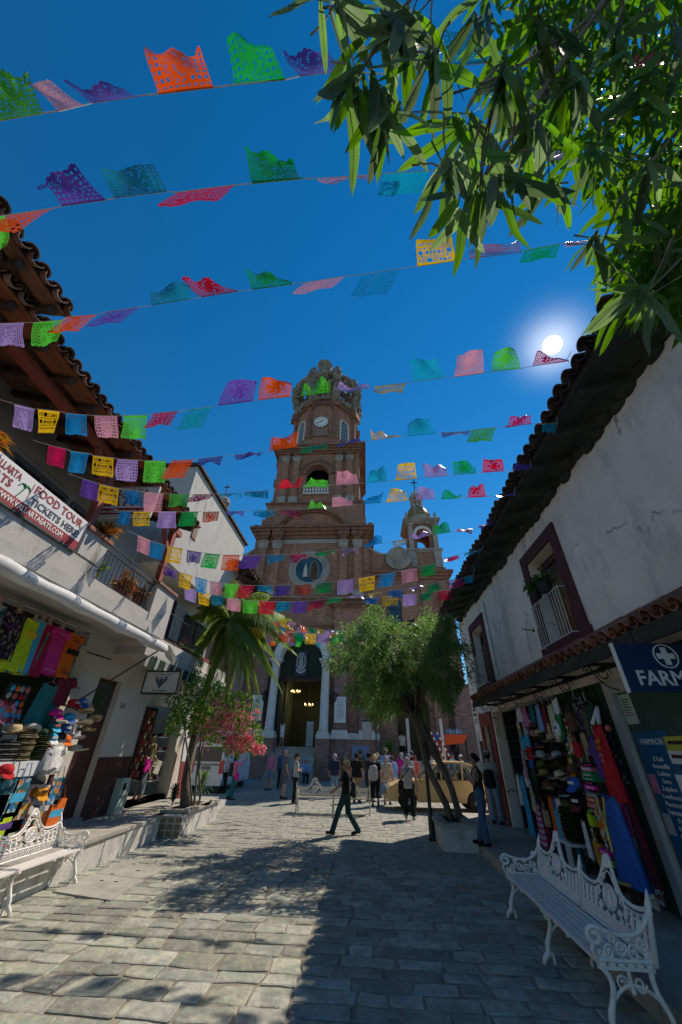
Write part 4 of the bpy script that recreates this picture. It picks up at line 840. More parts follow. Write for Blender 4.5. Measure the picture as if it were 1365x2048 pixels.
# rolled white awning along the shop front
ar = thing('rolled_awning', 'long white rolled shop awning under the balcony slab', 'awning', (XB, 6, 4.1))
pts = [(-5.18+.01*math.sin(i*1.3), 1.5+i*.415, 4.05-.004*i+.012*math.sin(i*2.1)) for i in range(20)]
m = MB(); m.tube(pts, [.11+.012*math.sin(i*1.9) for i in range(20)], 10); m.build('fabric_roll', 'awning', ar, smooth=True)
m = MB()
for i in range(19):
    a, b = V3(pts[i]), V3(pts[i+1]); q = [a+(-.1, 0, .05), b+(-.1, 0, .05), b+(-.35, 0, .13), a+(-.35, 0, .13)]; m.add(q+[p+V3((0, 0, .02)) for p in q], [(0, 1, 2, 3), (7, 6, 5, 4), (0, 4, 5, 1), (2, 6, 7, 3)])
m.build('gathered_cloth', 'awning', ar)
m = MB(); m.tube([(XL+.02, 8.5, 2.55), (-5.25, 9.3, 3.95)], .018, 5); m.tube([(XL+.02, 8.3, 2.62), (XL+.02, 9.0, 2.5)], .014, 5); m.tube([(XL, 8.45, 3.7), (XL+.35, 8.9, 3.62)], .018, 5); m.build('support_arm', 'black_iron', ar)
e_ = MB(); c0 = V3(pts[-1]); e_.add([c0+(-.12, 0, .1), c0+(.12, 0, .08), c0+(.14, .5, -.15), c0+(.02, .62, -.3), c0+(-.15, .4, -.1)], [(0, 1, 2, 3, 4), (4, 3, 2, 1, 0)]); e_.build('loose_end', 'awning', ar)
# second house: white block with overhanging upper floor
wh = thing('white_block_house', 'tall weathered white house with an overhanging upper floor behind the palm', 'building', (-6.2, 12, .4))
U = -5.8; u0, u1 = PX(397, 931, U), PX(487, 1081, U)
UY0, UY1, UZ1 = u0[1], 15.2, 10.15; zb = 6.45
m = MB(); m.box(-13, U, UY0, UY1, zb, UZ1); m.build('upper_floor', 'plaster_old', wh)
MB().box(-13.1, U+.12, UY0-.12, UY1+.12, UZ1+.002, UZ1+.1).build('roof_edge', 'tile_dark', wh)
vt = PX(398, 1052, U); vo_ = MB().box(U+.002, U+.03, vt[1]-.33, vt[1]+.0, vt[2]-.62, vt[2]+.1).build('vent_grille', 'red_paint', wh)
for i in range(4):
    for j in range(7): MB().box(U+.031, U+.045, vt[1]-.32+i*.08, vt[1]-.27+i*.08, vt[2]-.58+j*.095, vt[2]-.53+j*.095).build('vent_hole', 'c_cream', vo_)
m = MB(); wall_x(m, -7.0, -6.7, 11.905, 15.4, .0, 4.2, [(12.3, 14.6, .55, 3.0)]); m.box(-7.0, -6.7, 9.36, 15.4, 4.425, zb-.002); m.box(-13, -7.01, 15.1, 15.4, 0, zb); m.build('lower_wall', 'plaster', wh)
MB().box(-6.7, -6.68, 10.2, 16.5, 4.43, 4.95).build('red_dado', 'red_paint', wh)
o = MB().box(-6.698, -6.66, 12.9, 15.0, 4.97, 5.95).build('window', 'pane_dark', wh)
b = MB(); b.box(-6.658, -6.62, 12.85, 12.93, 4.9, 6.0); b.box(-6.658, -6.62, 14.97, 15.05, 4.9, 6.0); b.box(-6.658, -6.62, 12.931, 14.969, 5.93, 6.0); b.box(-6.658, -6.62, 12.931, 14.969, 4.9, 4.98); b.box(-6.655, -6.63, 13.92, 13.97, 4.981, 5.929); b.build('window_frame', 'c_dgreen', o)
o = MB().box(-6.698, -6.66, 11.05, 11.95, 4.45, 6.1).build('balcony_door', 'pane_dark', wh); MB().box(-6.658, -6.63, 11.0, 11.06, 4.45, 6.15).build('door_frame', 'maroon', o); MB().box(-6.658, -6.63, 11.94, 12.0, 4.45, 6.15).build('door_frame', 'maroon', o); MB().box(-6.658, -6.63, 11.061, 11.939, 6.09, 6.15).build('door_frame', 'maroon', o)
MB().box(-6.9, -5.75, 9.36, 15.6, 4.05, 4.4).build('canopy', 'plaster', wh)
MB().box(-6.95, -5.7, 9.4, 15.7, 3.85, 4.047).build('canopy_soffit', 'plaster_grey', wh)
rl = MB()
for z in (4.5, 5.25): rl.tube([(-5.9, 10.0, z), (-5.9, 14.5, z)], .014, 5)
ro_ = rl.build('balcony_railing', 'black_iron', wh)
for i in range(24): y = 10.1+i*.19; MB().tube([(-5.9, y, 4.4), (-5.9, y, 5.25)], .008, 4).build('railing_bar', 'black_iron', ro_)
for i in range(9):
    y = 10.3+i*.5; b = MB(); b.tube([(-5.9, y, 4.65), (-5.9, y+.14, 4.65), (-5.9, y+.14, 4.95), (-5.9, y+.05, 5.1)], .008, 4); b.build('railing_ornament', 'black_iron', ro_)
# scalloped green valance
sv = thing('striped_valance', 'green and white striped scalloped valance below the white canopy', 'valance', (-5.65, 12, 3.8))
for i in range(34):
    y = 9.5+i*.17; m = MB(); m.prism([(0, 0), (.16, 0), (.16, -.22), (.12, -.28), (.04, -.28), (0, -.22)], (-5.66+.02*math.sin(i*1.1), y, 3.87), (0, 1, 0), (.12, 0, 1), (.006, 0, 0)); m.build('valance_strip', ('c_dgreen' if i % 3 else 'c_lgrey'), sv)
# little tiled hood on the far end of the white house
hd = thing('window_hood', 'small dark tiled hood on wooden brackets at the end of the white house', 'roof', (-5.4, 15.6, 8.6))
a, b = PX(441, 1082, -5.7), PX(505, 1135, -5.1); hy0, hy1 = 14.0, 17.2; hz = 8.35
m = MB(); m.prism([(0, .0), (1.3, .5), (1.3, .58), (0, .08)], (-4.95, hy0, hz), (-1, 0, 0), (0, 0, 1), (0, hy1-hy0, 0)); hr = m.build('hood_roof', 'wood_dark', hd)
eave_tiles(hr, -4.9, hz+.08, hy0, hy1, R(21), -1, .24, TL_cov, TL_pan, rnr, courses=2, jit=.05)
for y in (hy0+.2, hy0+1.2, hy0+2.2, hy1-.1): MB().beam((-4.95, y, hz-.05), (-5.82, y, hz+.26), .08, .1).build('rafter', 'wood_dark', hd); MB().beam((-5.8, y, hz-.75), (-5.1, y, hz-.04), .08, .08).build('bracket', 'wood_dark', hd)
# ------------------------------------------------------------------ paper flags
FC = dict(green=(.01, .36, .07), lgreen=(.12, .55, .08), pink=(.62, .30, .40), purple=(.16, .08, .42), lav=(.36, .27, .60), orange=(.75, .10, .02), blue=(.01, .22, .55), teal=(.02, .34, .48), red=(.62, .03, .06), crimson=(.6, .02, .12), yellow=(.75, .48, .02), mauve=(.40, .22, .45), cyan=(.02, .42, .62), white=(.7, .7, .72))
for k, c in FC.items(): mat('f_'+k, c, .32, 'leaf', var=.12, scale=20, spec=.5, tf=.42, tv=.9, bump=.15, bscale=70)
FONT = dict(R='111101110101101', E='111100110100111', Y='101101010010010', N='101111111101101', A='010101111101101', D='110101101101110', M='101111111101101', X='101101010101101', I='111010010010111', C='111100100100111', O='111101101101111')
NU, NV = 35, 30
def flag_cells(pat, rn, mirror):
    keep = np.ones((NU, NV), bool)
    if pat == 'text':
        for row, word in ((3, 'REYNA DE'), (12, 'MEXICO')):
            keep[2:-2, row:row+5] = False; x = (NU-(4*len(word)-1))//2
            for chx in word:
                if chx in FONT:
                    for k, b in enumerate(FONT[chx]):
                        if b == '1': keep[x+k % 3, row+k//3] = True
                x += 4
        for i in range(2, NU-2):
            for j in list(range(9, 11))+list(range(18, 20))+list(range(22, 25)):
                if (i+j) % 3 == 0 or (i-j) % 4 == 0: keep[i, j] = False
    else:
        cx, cy = NU/2, NV*.55; k = rn.randrange(3); net = rn.randrange(3)
        for i in range(1, NU-1):
            for j in range(2, NV-3):
                e = ((i-cx)/(NU*.31))**2+((j-cy)/(NV*(.43 if k else .38)))**2
                if e > 1.0:
                    if (i % 4 in (1, 2) and j % 4 in (1, 2)) if net == 0 else (i % 2 and j % 2) if net == 1 else ((i+j) % 4 == 0 or (i-j) % 4 == 0) and (i+j) % 2 == 0: keep[i, j] = False
                elif e > .8: keep[i, j] = (i+j) % 4 != 0
                elif k == 2:
                    if (i*7+j*5+(i*j) % 7) % 9 == 0: keep[i, j] = False
                else:
                    a = math.atan2(j-cy, i-cx)*6/math.pi; rr = math.sqrt(e)*5
                    if (int(a*2+100)+int(rr)) % 4 == 0 and .12 < e < .75 and (i+j) % 2: keep[i, j] = False
    for i in range(NU):
        d = abs(i % 5-2); keep[i, NV-1:] = d < 2
    return keep[::-1] if mirror else keep
def dirv(th, s): return unit((s, -math.sin(th), -math.cos(th)))
ORD = ['first', 'second', 'third', 'fourth', 'fifth', 'sixth', 'seventh', 'eighth', 'ninth', 'tenth', 'eleventh', 'twelfth', 'thirteenth', 'fourteenth', 'fifteenth', 'sixteenth', 'seventeenth']
CW = dict(green='green', lgreen='light green', pink='pale pink', purple='purple', lav='lavender', orange='orange', blue='blue', teal='teal', red='red', crimson='crimson', yellow='yellow', mauve='mauve', cyan='sky blue', white='white')
FLAGS = {}
FH = .345
def make_flag(P0, P1, tgt, colr, rn, label, grp, calm=None, scale=1.0):
    mid = (P0+P1)/2; best = None
    for th in np.linspace(R(-25), R(150), 36):
        for s in (-.5, -.25, 0, .25, .5):
            q = proj(mid+dirv(th, s)*FH*scale*.9); e = np.hypot(*(q-np.array(tgt)))+abs(s)*2
            if best is None or e < best[0]: best = (e, th, s)
    _, th0, s0 = best; wild = min(1.0, abs(math.degrees(th0))/70); wild = wild if calm is None else calm
    keep = flag_cells('text' if colr == 'yellow' else 'net', rn, rn.random() < .5)
    a1, a2, a3 = rn.uniform(-1.3, 1.3)*wild, rn.uniform(.05, .4)*wild, rn.uniform(-.8, .8)*wild; k1, ph = rn.uniform(.7, 1.8), rn.uniform(0, 6.3)
    W = np.linalg.norm(P1-P0); U_ = unit(P1-P0); vs = []; pinch = rn.uniform(0, .28)*wild; tw = rn.uniform(-1.4, 1.4)*wild
    for i in range(NU+1):
        u = i/NU; p = P0+(P1-P0)*u; vs.append(p)
        for j in range(1, NV+1):
            v = j/NV; th = th0+(a1*(v-.5)+a2*math.sin(2*math.pi*k1*u+ph)*v+a3*math.sin(5*v+ph+3*u)+tw*(u-.5)*v)*.9+.06*math.sin(9*u+4*v)
            d = np.array([0, -math.sin(th), -math.cos(th)])+U_*s0-U_*(u-.5)*pinch*1.6; p = p+d*(FH*scale/NV)*(1 if abs(s0) < .1 else .95); vs.append(p.copy())
    fs = []; q = NV+1
    for i in range(NU):
        for j in range(NV):
            if keep[i, j]: fs.append((i*q+j, (i+1)*q+j, (i+1)*q+j+1, i*q+j+1))
    mb = MB(); mb.add(vs, fs); o = mb.build('paper_flag', 'f_'+colr, smooth=True)
    tag(o, label, 'flag', grp); return o
ROWS = dict(
A=((None, .44), [(0, 241, 88, 226, 10, 160, 'lgreen'), (118, 222, 168, 210, 85, 160, 'pink'), (185, 206, 290, 190, 200, 165, 'purple'), (318, 188, 428, 175, 345, 95, 'orange'), (465, 170, 571, 159, 505, 85, 'green'), (600, 152, 680, 142, 620, 105, 'purple'), (770, 148, 860, 138, 815, 95, 'yellow'), (900, 132, 990, 124, 930, 70, 'cyan'), (1060, 118, 1150, 112, 1100, 80, 'pink'), (1260, 135, 1330, 128, 1300, 110, 'crimson')]),
B=((None, .99), [(-30, 436, 12, 431, 0, 510, 'lgreen'), (20, 430, 105, 417, 2, 460, 'orange'), (125, 412, 213, 400, 110, 345, 'purple'), (230, 396, 335, 383, 260, 340, 'teal'), (355, 385, 470, 370, 385, 400, 'red'), (505, 367, 608, 357, 535, 310, 'green'), (640, 357, 748, 350, 690, 362, 'pink'), (770, 347, 858, 342, 808, 385, 'cyan'), (900, 337, 985, 329, 945, 300, 'yellow'), (1055, 325, 1130, 318, 1090, 300, 'lav')]),
C=((2.4, 2.2), [(0, 647, 50, 645, 22, 700, 'lav'), (68, 645, 125, 640, 100, 702, 'lgreen'), (135, 634, 195, 629, 125, 665, 'orange'), (215, 624, 280, 614, 205, 645, 'purple'), (303, 611, 382, 598, 335, 580, 'teal'), (405, 594, 480, 582, 400, 560, 'red'), (507, 579, 585, 568, 540, 550, 'green'), (612, 565, 690, 553, 630, 578, 'pink'), (725, 549, 800, 537, 735, 580, 'blue'), (835, 533, 915, 521, 868, 462, 'yellow'), (940, 517, 1045, 505, 985, 493, 'mauve'), (1050, 500, 1120, 488, 1075, 514, 'green'), (1130, 487, 1190, 478, 1160, 482, 'pink')]),
D=((3.17, 3.47), [(30, 808, 70, 818, 45, 852, 'lav'), (77, 818, 120, 823, 97, 865, 'yellow'), (132, 826, 175, 830, 153, 869, 'blue'), (190, 831, 235, 832, 213, 874, 'pink'), (248, 831, 296, 830, 268, 874, 'lgreen'), (308, 827, 357, 822, 315, 852, 'red'), (375, 820, 425, 813, 385, 850, 'teal'), (437, 811, 506, 802, 480, 768, 'purple'), (518, 800, 580, 793, 545, 760, 'orange'), (600, 793, 660, 785, 630, 768, 'lgreen'), (668, 781, 733, 775, 705, 772, 'lav'), (752, 773, 812, 766, 770, 782, 'yellow'), (828, 763, 890, 755, 850, 722, 'cyan'), (908, 754, 968, 746, 938, 703, 'pink'), (985, 743, 1042, 737, 1012, 703, 'lgreen'), (1062, 733, 1132, 723, 1105, 712, 'crimson')]),
E=((3.89, 4.4), [(98, 890, 132, 898, 112, 926, 'crimson'), (142, 902, 179, 907, 155, 942, 'blue'), (187, 911, 228, 916, 205, 950, 'yellow'), (236, 918, 277, 920, 255, 957, 'lav'), (290, 921, 332, 922, 310, 959, 'lgreen'), (345, 921, 388, 919, 350, 952, 'orange'), (398, 918, 447, 912, 415, 930, 'purple'), (470, 910, 525, 905, 495, 913, 'purple'), (540, 901, 593, 894, 565, 874, 'orange'), (604, 895, 658, 887, 630, 898, 'green'), (675, 887, 722, 882, 700, 888, 'purple'), (745, 880, 800, 873, 770, 868, 'yellow'), (815, 872, 870, 867, 842, 840, 'cyan'), (882, 866, 940, 862, 912, 869, 'mauve'), (943, 860, 992, 855, 962, 880, 'lgreen'), (1010, 852, 1062, 848, 1040, 836, 'crimson'), (1085, 848, 1115, 846, 1100, 862, 'teal')]),
F=((4.72, 5.51), [(165, 957, 197, 967, 180, 990, 'purple'), (200, 968, 238, 977, 215, 1003, 'yellow'), (250, 979, 283, 983, 265, 1005, 'blue'), (290, 984, 328, 987, 305, 1022, 'pink'), (340, 988, 380, 989, 352, 1012, 'lgreen'), (388, 989, 430, 988, 398, 1000, 'crimson'), (440, 988, 487, 986, 460, 994, 'teal'), (490, 984, 537, 981, 515, 993, 'teal'), (553, 978, 600, 974, 585, 962, 'red'), (610, 975, 658, 970, 640, 956, 'lgreen'), (673, 970, 718, 967, 695, 944, 'pink'), (733, 966, 776, 962, 752, 936, 'cyan'), (792, 961, 835, 957, 812, 928, 'yellow'), (850, 955, 895, 951, 872, 932, 'lav'), (908, 950, 952, 946, 925, 926, 'green'), (965, 945, 1008, 942, 985, 916, 'red'), (1022, 941, 1062, 938, 1045, 931, 'purple')]),
G=((5.83, 6.39), [(240, 1022, 262, 1023, 248, 1045, 'blue'), (268, 1023, 300, 1023, 285, 1048, 'yellow'), (318, 1023, 353, 1023, 335, 1052, 'lav'), (365, 1024, 398, 1023, 374, 1049, 'green'), (407, 1024, 439, 1023, 420, 1043, 'orange'), (450, 1023, 490, 1022, 470, 1029, 'purple'), (508, 1021, 549, 1020, 530, 1031, 'cyan'), (560, 1019, 600, 1018, 580, 1033, 'red'), (613, 1018, 655, 1014, 635, 1009, 'lgreen'), (665, 1014, 706, 1010, 685, 998, 'pink'), (728, 1008, 762, 1005, 752, 991, 'blue'), (773, 1005, 815, 1001, 793, 980, 'yellow'), (830, 1000, 870, 997, 850, 978, 'lav'), (882, 998, 921, 996, 905, 985, 'green'), (935, 995, 974, 993, 955, 971, 'red'), (988, 993, 1030, 990, 1010, 990, 'purple')]),
H=((6.66, 7.89), [(276, 1070, 301, 1081, 286, 1102, 'pink'), (303, 1082, 331, 1091, 312, 1112, 'blue'), (337, 1092, 366, 1098, 347, 1122, 'yellow'), (375, 1100, 404, 1105, 388, 1122, 'purple'), (410, 1106, 441, 1109, 418, 1135, 'green'), (447, 1110, 480, 1110, 460, 1138, 'orange'), (488, 1111, 525, 1110, 497, 1134, 'purple'), (533, 1110, 570, 1109, 552, 1123, 'cyan'), (580, 1109, 613, 1107, 597, 1121, 'crimson'), (630, 1106, 668, 1101, 650, 1110, 'green'), (685, 1099, 718, 1094, 700, 1108, 'pink'), (730, 1092, 764, 1086, 748, 1080, 'blue'), (785, 1083, 815, 1078, 805, 1092, 'yellow'), (822, 1077, 858, 1071, 840, 1068, 'lav'), (866, 1070, 902, 1064, 882, 1050, 'green'), (914, 1063, 945, 1059, 930, 1064, 'red'), (957, 1056, 985, 1049, 972, 1046, 'purple')]),
I=((7.97, 8.94), [(328, 1131, 355, 1142, 340, 1146, 'purple'), (361, 1145, 385, 1152, 370, 1172, 'yellow'), (391, 1154, 415, 1160, 402, 1184, 'blue'), (420, 1162, 444, 1165, 432, 1188, 'pink'), (450, 1167, 477, 1169, 462, 1192, 'lgreen'), (480, 1170, 510, 1171, 485, 1193, 'red'), (515, 1171, 545, 1171, 530, 1183, 'cyan'), (551, 1171, 583, 1170, 562, 1189, 'purple'), (591, 1170, 624, 1168, 605, 1187, 'orange'), (634, 1167, 666, 1164, 650, 1184, 'green'), (675, 1162, 707, 1158, 690, 1185, 'lav'), (718, 1157, 750, 1151, 732, 1180, 'yellow'), (760, 1149, 792, 1144, 772, 1172, 'blue'), (803, 1142, 833, 1136, 820, 1162, 'pink'), (843, 1133, 873, 1126, 857, 1150, 'green'), (886, 1118, 917, 1110, 905, 1116, 'crimson'), (930, 1106, 965, 1098, 945, 1106, 'teal')]),
J=((9.26, 10.12), [(370, 1173, 394, 1181, 383, 1207, 'lav'), (398, 1182, 420, 1187, 408, 1209, 'yellow'), (425, 1188, 449, 1193, 437, 1208, 'teal'), (455, 1194, 482, 1199, 470, 1223, 'pink'), (487, 1200, 516, 1202, 500, 1224, 'lgreen'), (520, 1202, 550, 1203, 533, 1225, 'red'), (555, 1203, 584, 1203, 567, 1221, 'cyan'), (587, 1203, 615, 1202, 600, 1224, 'purple'), (623, 1201, 652, 1199, 632, 1217, 'red'), (657, 1198, 688, 1195, 667, 1206, 'green'), (695, 1194, 727, 1189, 715, 1196, 'lav'), (735, 1188, 766, 1184, 750, 1192, 'yellow'), (775, 1182, 806, 1178, 790, 1194, 'blue'), (815, 1176, 846, 1171, 835, 1180, 'mauve'), (854, 1170, 885, 1164, 870, 1182, 'green'), (893, 1162, 925, 1156, 912, 1173, 'crimson'), (928, 1155, 948, 1149, 938, 1163, 'teal')]),
K=((10.2, 11.0), [(728, 1196, 757, 1193, 743, 1207, 'blue'), (765, 1193, 795, 1191, 780, 1209, 'yellow'), (805, 1190, 833, 1188, 818, 1210, 'lav'), (840, 1187, 864, 1184, 850, 1200, 'green'), (874, 1183, 902, 1180, 890, 1198, 'red')]))
cyc = ['yellow', 'lav', 'orange', 'green', 'purple', 'pink', 'lgreen', 'blue', 'yellow', 'teal', 'orange', 'green']
def auto_row(x0, y0, x1, y1, n, wpx, sag, dy, sh):
    o = []
    for i in range(n):
        t0 = i/n; t1 = t0+wpx/abs(x1-x0); f = lambda t: (x0+(x1-x0)*t, y0+(y1-y0)*t+sag*4*t*(1-t)); a, b = f(t0), f(t1)
        o.append((a[0], a[1], b[0], b[1], (a[0]+b[0])/2+3*math.sin(i*2.2), (a[1]+b[1])/2+dy+5*math.sin(i*1.7), cyc[(i*5+sh) % 12]))
    return o
ROWS['L'] = ((12.5, 13.5), auto_row(505, 1255, 770, 1262, 10, 21, 10, 20, 0))
ROWS['M'] = ((13.2, 13.2), auto_row(535, 1248, 715, 1258, 9, 17, 14, 12, 4))
ROWS['O'] = ((15.5, 15.5), auto_row(515, 1262, 770, 1270, 16, 13, 8, 11, 2)); ROWS['P'] = ((16.5, 16.5), auto_row(530, 1240, 740, 1268, 14, 12, 6, 10, 9)); ROWS['Q'] = ((17.5, 17.5), auto_row(525, 1275, 745, 1272, 16, 11, 6, 9, 5))
ROWS['N'] = ((14.5, 14.5), auto_row(540, 1225, 690, 1262, 8, 15, 10, 10, 7))
for ri, (rk, (ends, fl)) in enumerate(ROWS.items()):
    rnf = random.Random(100+ri); yl, yr = ends
    if yl is None: P, Q = V3((-5, yr, 6)), V3((3.2, yr, 6))
    else: P, Q = V3((-5, yl, 6)), V3((3.25, yr, 6))
    n_ = np.array([-(Q-P)[1], (Q-P)[0], 0]); n_ /= np.linalg.norm(n_)
    def onp(x, y):
        d = ray(x, y); return CC+d*(((P-CC)@n_)/(d@n_))
    pts = []; names = [CW[f[6]] for f in fl]; trip = [(names[i-1], names[i], names[i+1]) for i in range(1, len(names)-1)]
    for i, f in enumerate(fl):
        a, b = onp(f[0], f[1]), onp(f[2], f[3]); pts += [a, b]
        a2, b2 = a+(0, 0, -.006), b+(0, 0, -.006)
        l_, r_ = (names[i-1] if i else None), (names[i+1] if i+1 < len(names) else None)
        where = f'{ORD[ri]} string from oleander'
        if l_ and r_: lab = f'{names[i]} paper flag between {l_} and {r_}, {where}'+('' if trip.count((l_, names[i], r_)) < 2 else (', balcony end' if i < len(fl)/2 else ', roof end'))
        elif r_: lab = f'{names[i]} paper flag at the balcony-house end, beside {r_}, {where}'
        else: lab = f'{names[i]} paper flag at the white-house end, beside {l_}, {where}'
        make_flag(a2, b2, (f[4], f[5]), f[6], rnf, lab, 'papel picado flags strung over the street', scale=1.0)
    first, last = pts[0], pts[-1]; e0 = first+(first-pts[1])*0+V3((-max(.05, first[0]+5.32), 0, .12)); e1 = last+V3((max(.05, 3.28-last[0]), 0, .25))
    m = MB(); m.tube([e0]+pts+[e1], .0045, 4); o = m.build('flag_string', 'string')
    tag(o, f'thin cord carrying paper flags, {ORD[ri]} string from the oleander', 'cord', 'flag cords')
m = MB(); m.tube([tuple(PX(522, 1144, -4.9)), tuple(PY(612, 1208, 12.0)), tuple(PY(700, 1262, 15))], .006, 4); o = m.build('guy_cable', 'string'); tag(o, 'thin slanting cable from the tiled hood towards the church front', 'cable')
# ------------------------------------------------------------------ iron benches
def make_bench(mt):
    t = thing('iron_bench', 'x', 'bench'); Lb = 2.66
    lean = lambda p: V3((p[0], p[1]+max(0, p[2]-.44)*.2, p[2]))
    def T(mb, pts, r, n=4): mb.tube([lean(p) for p in pts], r, n)
    for i, y in enumerate((.03, .105, .18, .255, .33, .405)):
        MB().box(.02, Lb-.02, y-.024, y+.024, .425, .45).build('seat_slat', mt, t)
    for x in (.06, Lb/2, Lb-.06, Lb*.25, Lb*.75): MB().box(x-.02, x+.02, .0, .45, .402, .424).build('seat_bearer', mt, t)
    for x in (.05, Lb/2, Lb-.05):
        m = MB(); m.tube(bez((x, .03, .41), (x, .16, .3), (x, -.02, .2), (x, .0, .09))+[(x, -.05, .05), (x, -.07, .0)], [.022]*6+[.026]*3+[.024, .02], 6); m.tube(bez((x, .0, .1), (x, .05, .09), (x, .05, .04), (x, .04, 0)), .016, 5); m.build('front_leg', mt, t, smooth=True)
        m = MB(); m.tube(bez((x, .42, .42), (x, .36, .28), (x, .5, .2), (x, .47, .09))+[(x, .52, .05), (x, .54, .0)], .022, 6); m.tube(bez((x, .48, .1), (x, .43, .09), (x, .43, .04), (x, .43, 0)), .016, 5); m.build('rear_leg', mt, t, smooth=True)
        m = MB(); m.tube(bez((x, .03, .2), (x, .15, .36), (x, .32, .36), (x, .45, .22), 10), .013, 5)
        for s, y in ((1, .16), (-1, .3)): m.tube(spiral((x, y, .33), .05, .012, 0, s*1.4, 12, (0, 1, 0)), .009, 4)
        m.tube([(x, .23, .4), (x, .23, .3)], .014, 5); m.sph((x, .23, .29), .022, 6, 4); m.build('leg_bracket', mt, t)
    ztop = lambda s: .78+.30*math.exp(-((s-.5)/.115)**2)+.08*math.exp(-((s-.5)/.24)**2)+.07*(abs(2*s-1)**4)
    for x0, x1 in ((.08, Lb/2-.035), (Lb/2+.035, Lb-.08)):
        pw_ = x1-x0; m = MB(); yb = .46; X = lambda s: x0+pw_*s
        T(m, [(X(i/40), yb, ztop(i/40)) for i in range(41)], .016, 5); T(m, [(X(i/40), yb, ztop(i/40)-.045-.1*math.exp(-((i/40-.5)/.12)**2)) for i in range(41)], .009, 4)
        for z in (.455, .575): T(m, [(X(0), yb, z), (X(1), yb, z)], .014, 5)
        for i in range(40): s = (i+.5)/40; m.sph(lean((X(s), yb, ztop(s)+.014)), .014, 5, 3)
        pn = m.build('back_panel', mt, t)
        m = MB(); n = 11
        for i in range(n*2):      # tracery below the balusters
            s0, s1 = i/(n*2), (i+1)/(n*2); T(m, [(X(s0), yb, .465), (X((s0+s1)/2), yb, .57), (X(s1), yb, .465)], .007, 4); T(m, [(X(s0), yb, .57), (X((s0+s1)/2), yb, .468), (X(s1), yb, .57)], .007, 4)
        for i in range(n): T(m, arc((X((i+.5)/n), yb, .52), .03, 0, 2*math.pi, 8), .007, 4)
        m.build('tracery', mt, pn)
        for i in range(13):
            s = (i+.5)/13
            if abs(s-.5) < .17: continue
            z1 = ztop(s)-.05; q = lean((X(s), yb, .58)); h = z1-.58; m = MB(); m.lathe([(.012, 0), (.024, h*.12), (.012, h*.25), (.022, h*.5), (.013, h*.75), (.02, h*.85), (.012, h)], q, 6); m.xf(lambda p, q=q: p+np.array([0, (p[2]-q[2])*.2, 0])); m.build('baluster', mt, pn)
            m = MB(); T(m, arc((X(s+.5/13), yb, .6), .036, math.pi, 0, 6), .008, 4); m.build('baluster_arch', mt, pn); m = MB(); T(m, arc((X(s+.5/13), yb, z1-.015), .036, math.pi, 2*math.pi, 6), .008, 4); m.build('baluster_arch', mt, pn)
        m = MB(); c = (X(.5), yb, .76)      # medallion and crest scrolls
        T(m, arc(c, .115, 0, 2*math.pi, 22), .014, 5); T(m, arc(c, .09, 0, 2*math.pi, 18), .008, 4)
        for k in range(8): a_ = k*math.pi/4; T(m, [(c[0]+.02*math.cos(a_), yb, c[2]+.02*math.sin(a_)), (c[0]+.085*math.cos(a_), yb, c[2]+.085*math.sin(a_))], .009, 4); T(m, arc((c[0]+.055*math.cos(a_+.39), yb, c[2]+.055*math.sin(a_+.39)), .018, 0, 2*math.pi, 7), .006, 4)
        m.sph(lean(c), (.025, .02, .025), 7, 5); m.build('medallion', mt, pn)
        m = MB()
        for sx in (-1, 1):
            for (dx, dz, r_) in ((.15, .87, .04), (.1, .95, .035), (.22, .78, .045), (.17, .66, .04), (.09, 1.03, .03), (.26, .69, .03), (.06, .6, .03), (.19, .6, .03)): T(m, spiral((c[0]+sx*dx, yb, dz), r_, .008, 0, sx*1.5, 14), .009, 4)
        for k in range(9): a_ = math.pi*(.08+.84*k/8); T(m, [(c[0], yb, 1.05), (c[0]+.09*math.cos(a_), yb, 1.06+.115*math.sin(a_))], .011, 4); m.sph(lean((c[0]+.095*math.cos(a_), yb, 1.06+.12*math.sin(a_))), .014, 5, 3)
        m.sph(lean((c[0], yb, 1.07)), .035, 7, 5); m.build('crest', mt, pn)
    for x in (.05, Lb/2, Lb-.05):
        q = lean((x, .465, .43)); m = MB(); m.lathe([(.028, 0), (.024, .38), (.034, .40), (.022, .43), (.03, .47), (.018, .53), (.006, .6)], q, 7); m.xf(lambda p, q=q: p+np.array([0, (p[2]-q[2])*.2, 0])); m.build('back_post', mt, t, smooth=True)
    for x in (.05, Lb-.05):
        m = MB(); m.tube(bez((x, .53, .80), (x, .44, .62), (x, .3, .6), (x, .1, .66), 12)+spiral((x, .03, .615), .075, .02, math.pi*.25, 1.3, 16, (0, 1, 0)), .019, 6); m.tube([(x, .02, .43), (x, -.02, .52), (x, .0, .56)], .016, 5); m.build('arm_rest', mt, t, smooth=True)
        m = MB()
        for (y, z, r_, s) in ((.12, .5, .05, 1), (.22, .53, .05, -1), (.32, .5, .055, 1), (.4, .56, .05, -1), (.17, .58, .035, 1), (.29, .6, .03, -1), (.43, .48, .035, 1), (.05, .49, .03, -1), (.44, .66, .035, 1)): m.tube(spiral((x, y, z), r_, .008, .5, s*1.5, 14, (0, 1, 0)), .010, 4)
        m.tube([(x, 0, .455), (x, .45, .455)], .013, 5); m.build('arm_panel', mt, t)
    for o in list(t.children_recursive):
        if o.name.split('.')[0] in ('back_panel', 'tracery', 'baluster', 'baluster_arch', 'medallion', 'crest', 'back_post', 'arm_rest'):
            for v in o.data.vertices:
                if v.co.z > .46: v.co.z = .46+(v.co.z-.46)*(.77 if o.name[0] != 'a' else .85)
    return t
b0 = make_bench('white_iron')
FP = PZ(1018, 1835); b0.location = (FP[0]+.05, FP[1]+.02, 0); b0.rotation_euler = (0, 0, R(-90-1.0))
tag(b0, 'white cast iron bench standing in the shade beside the hat stall', 'bench', 'white iron benches')
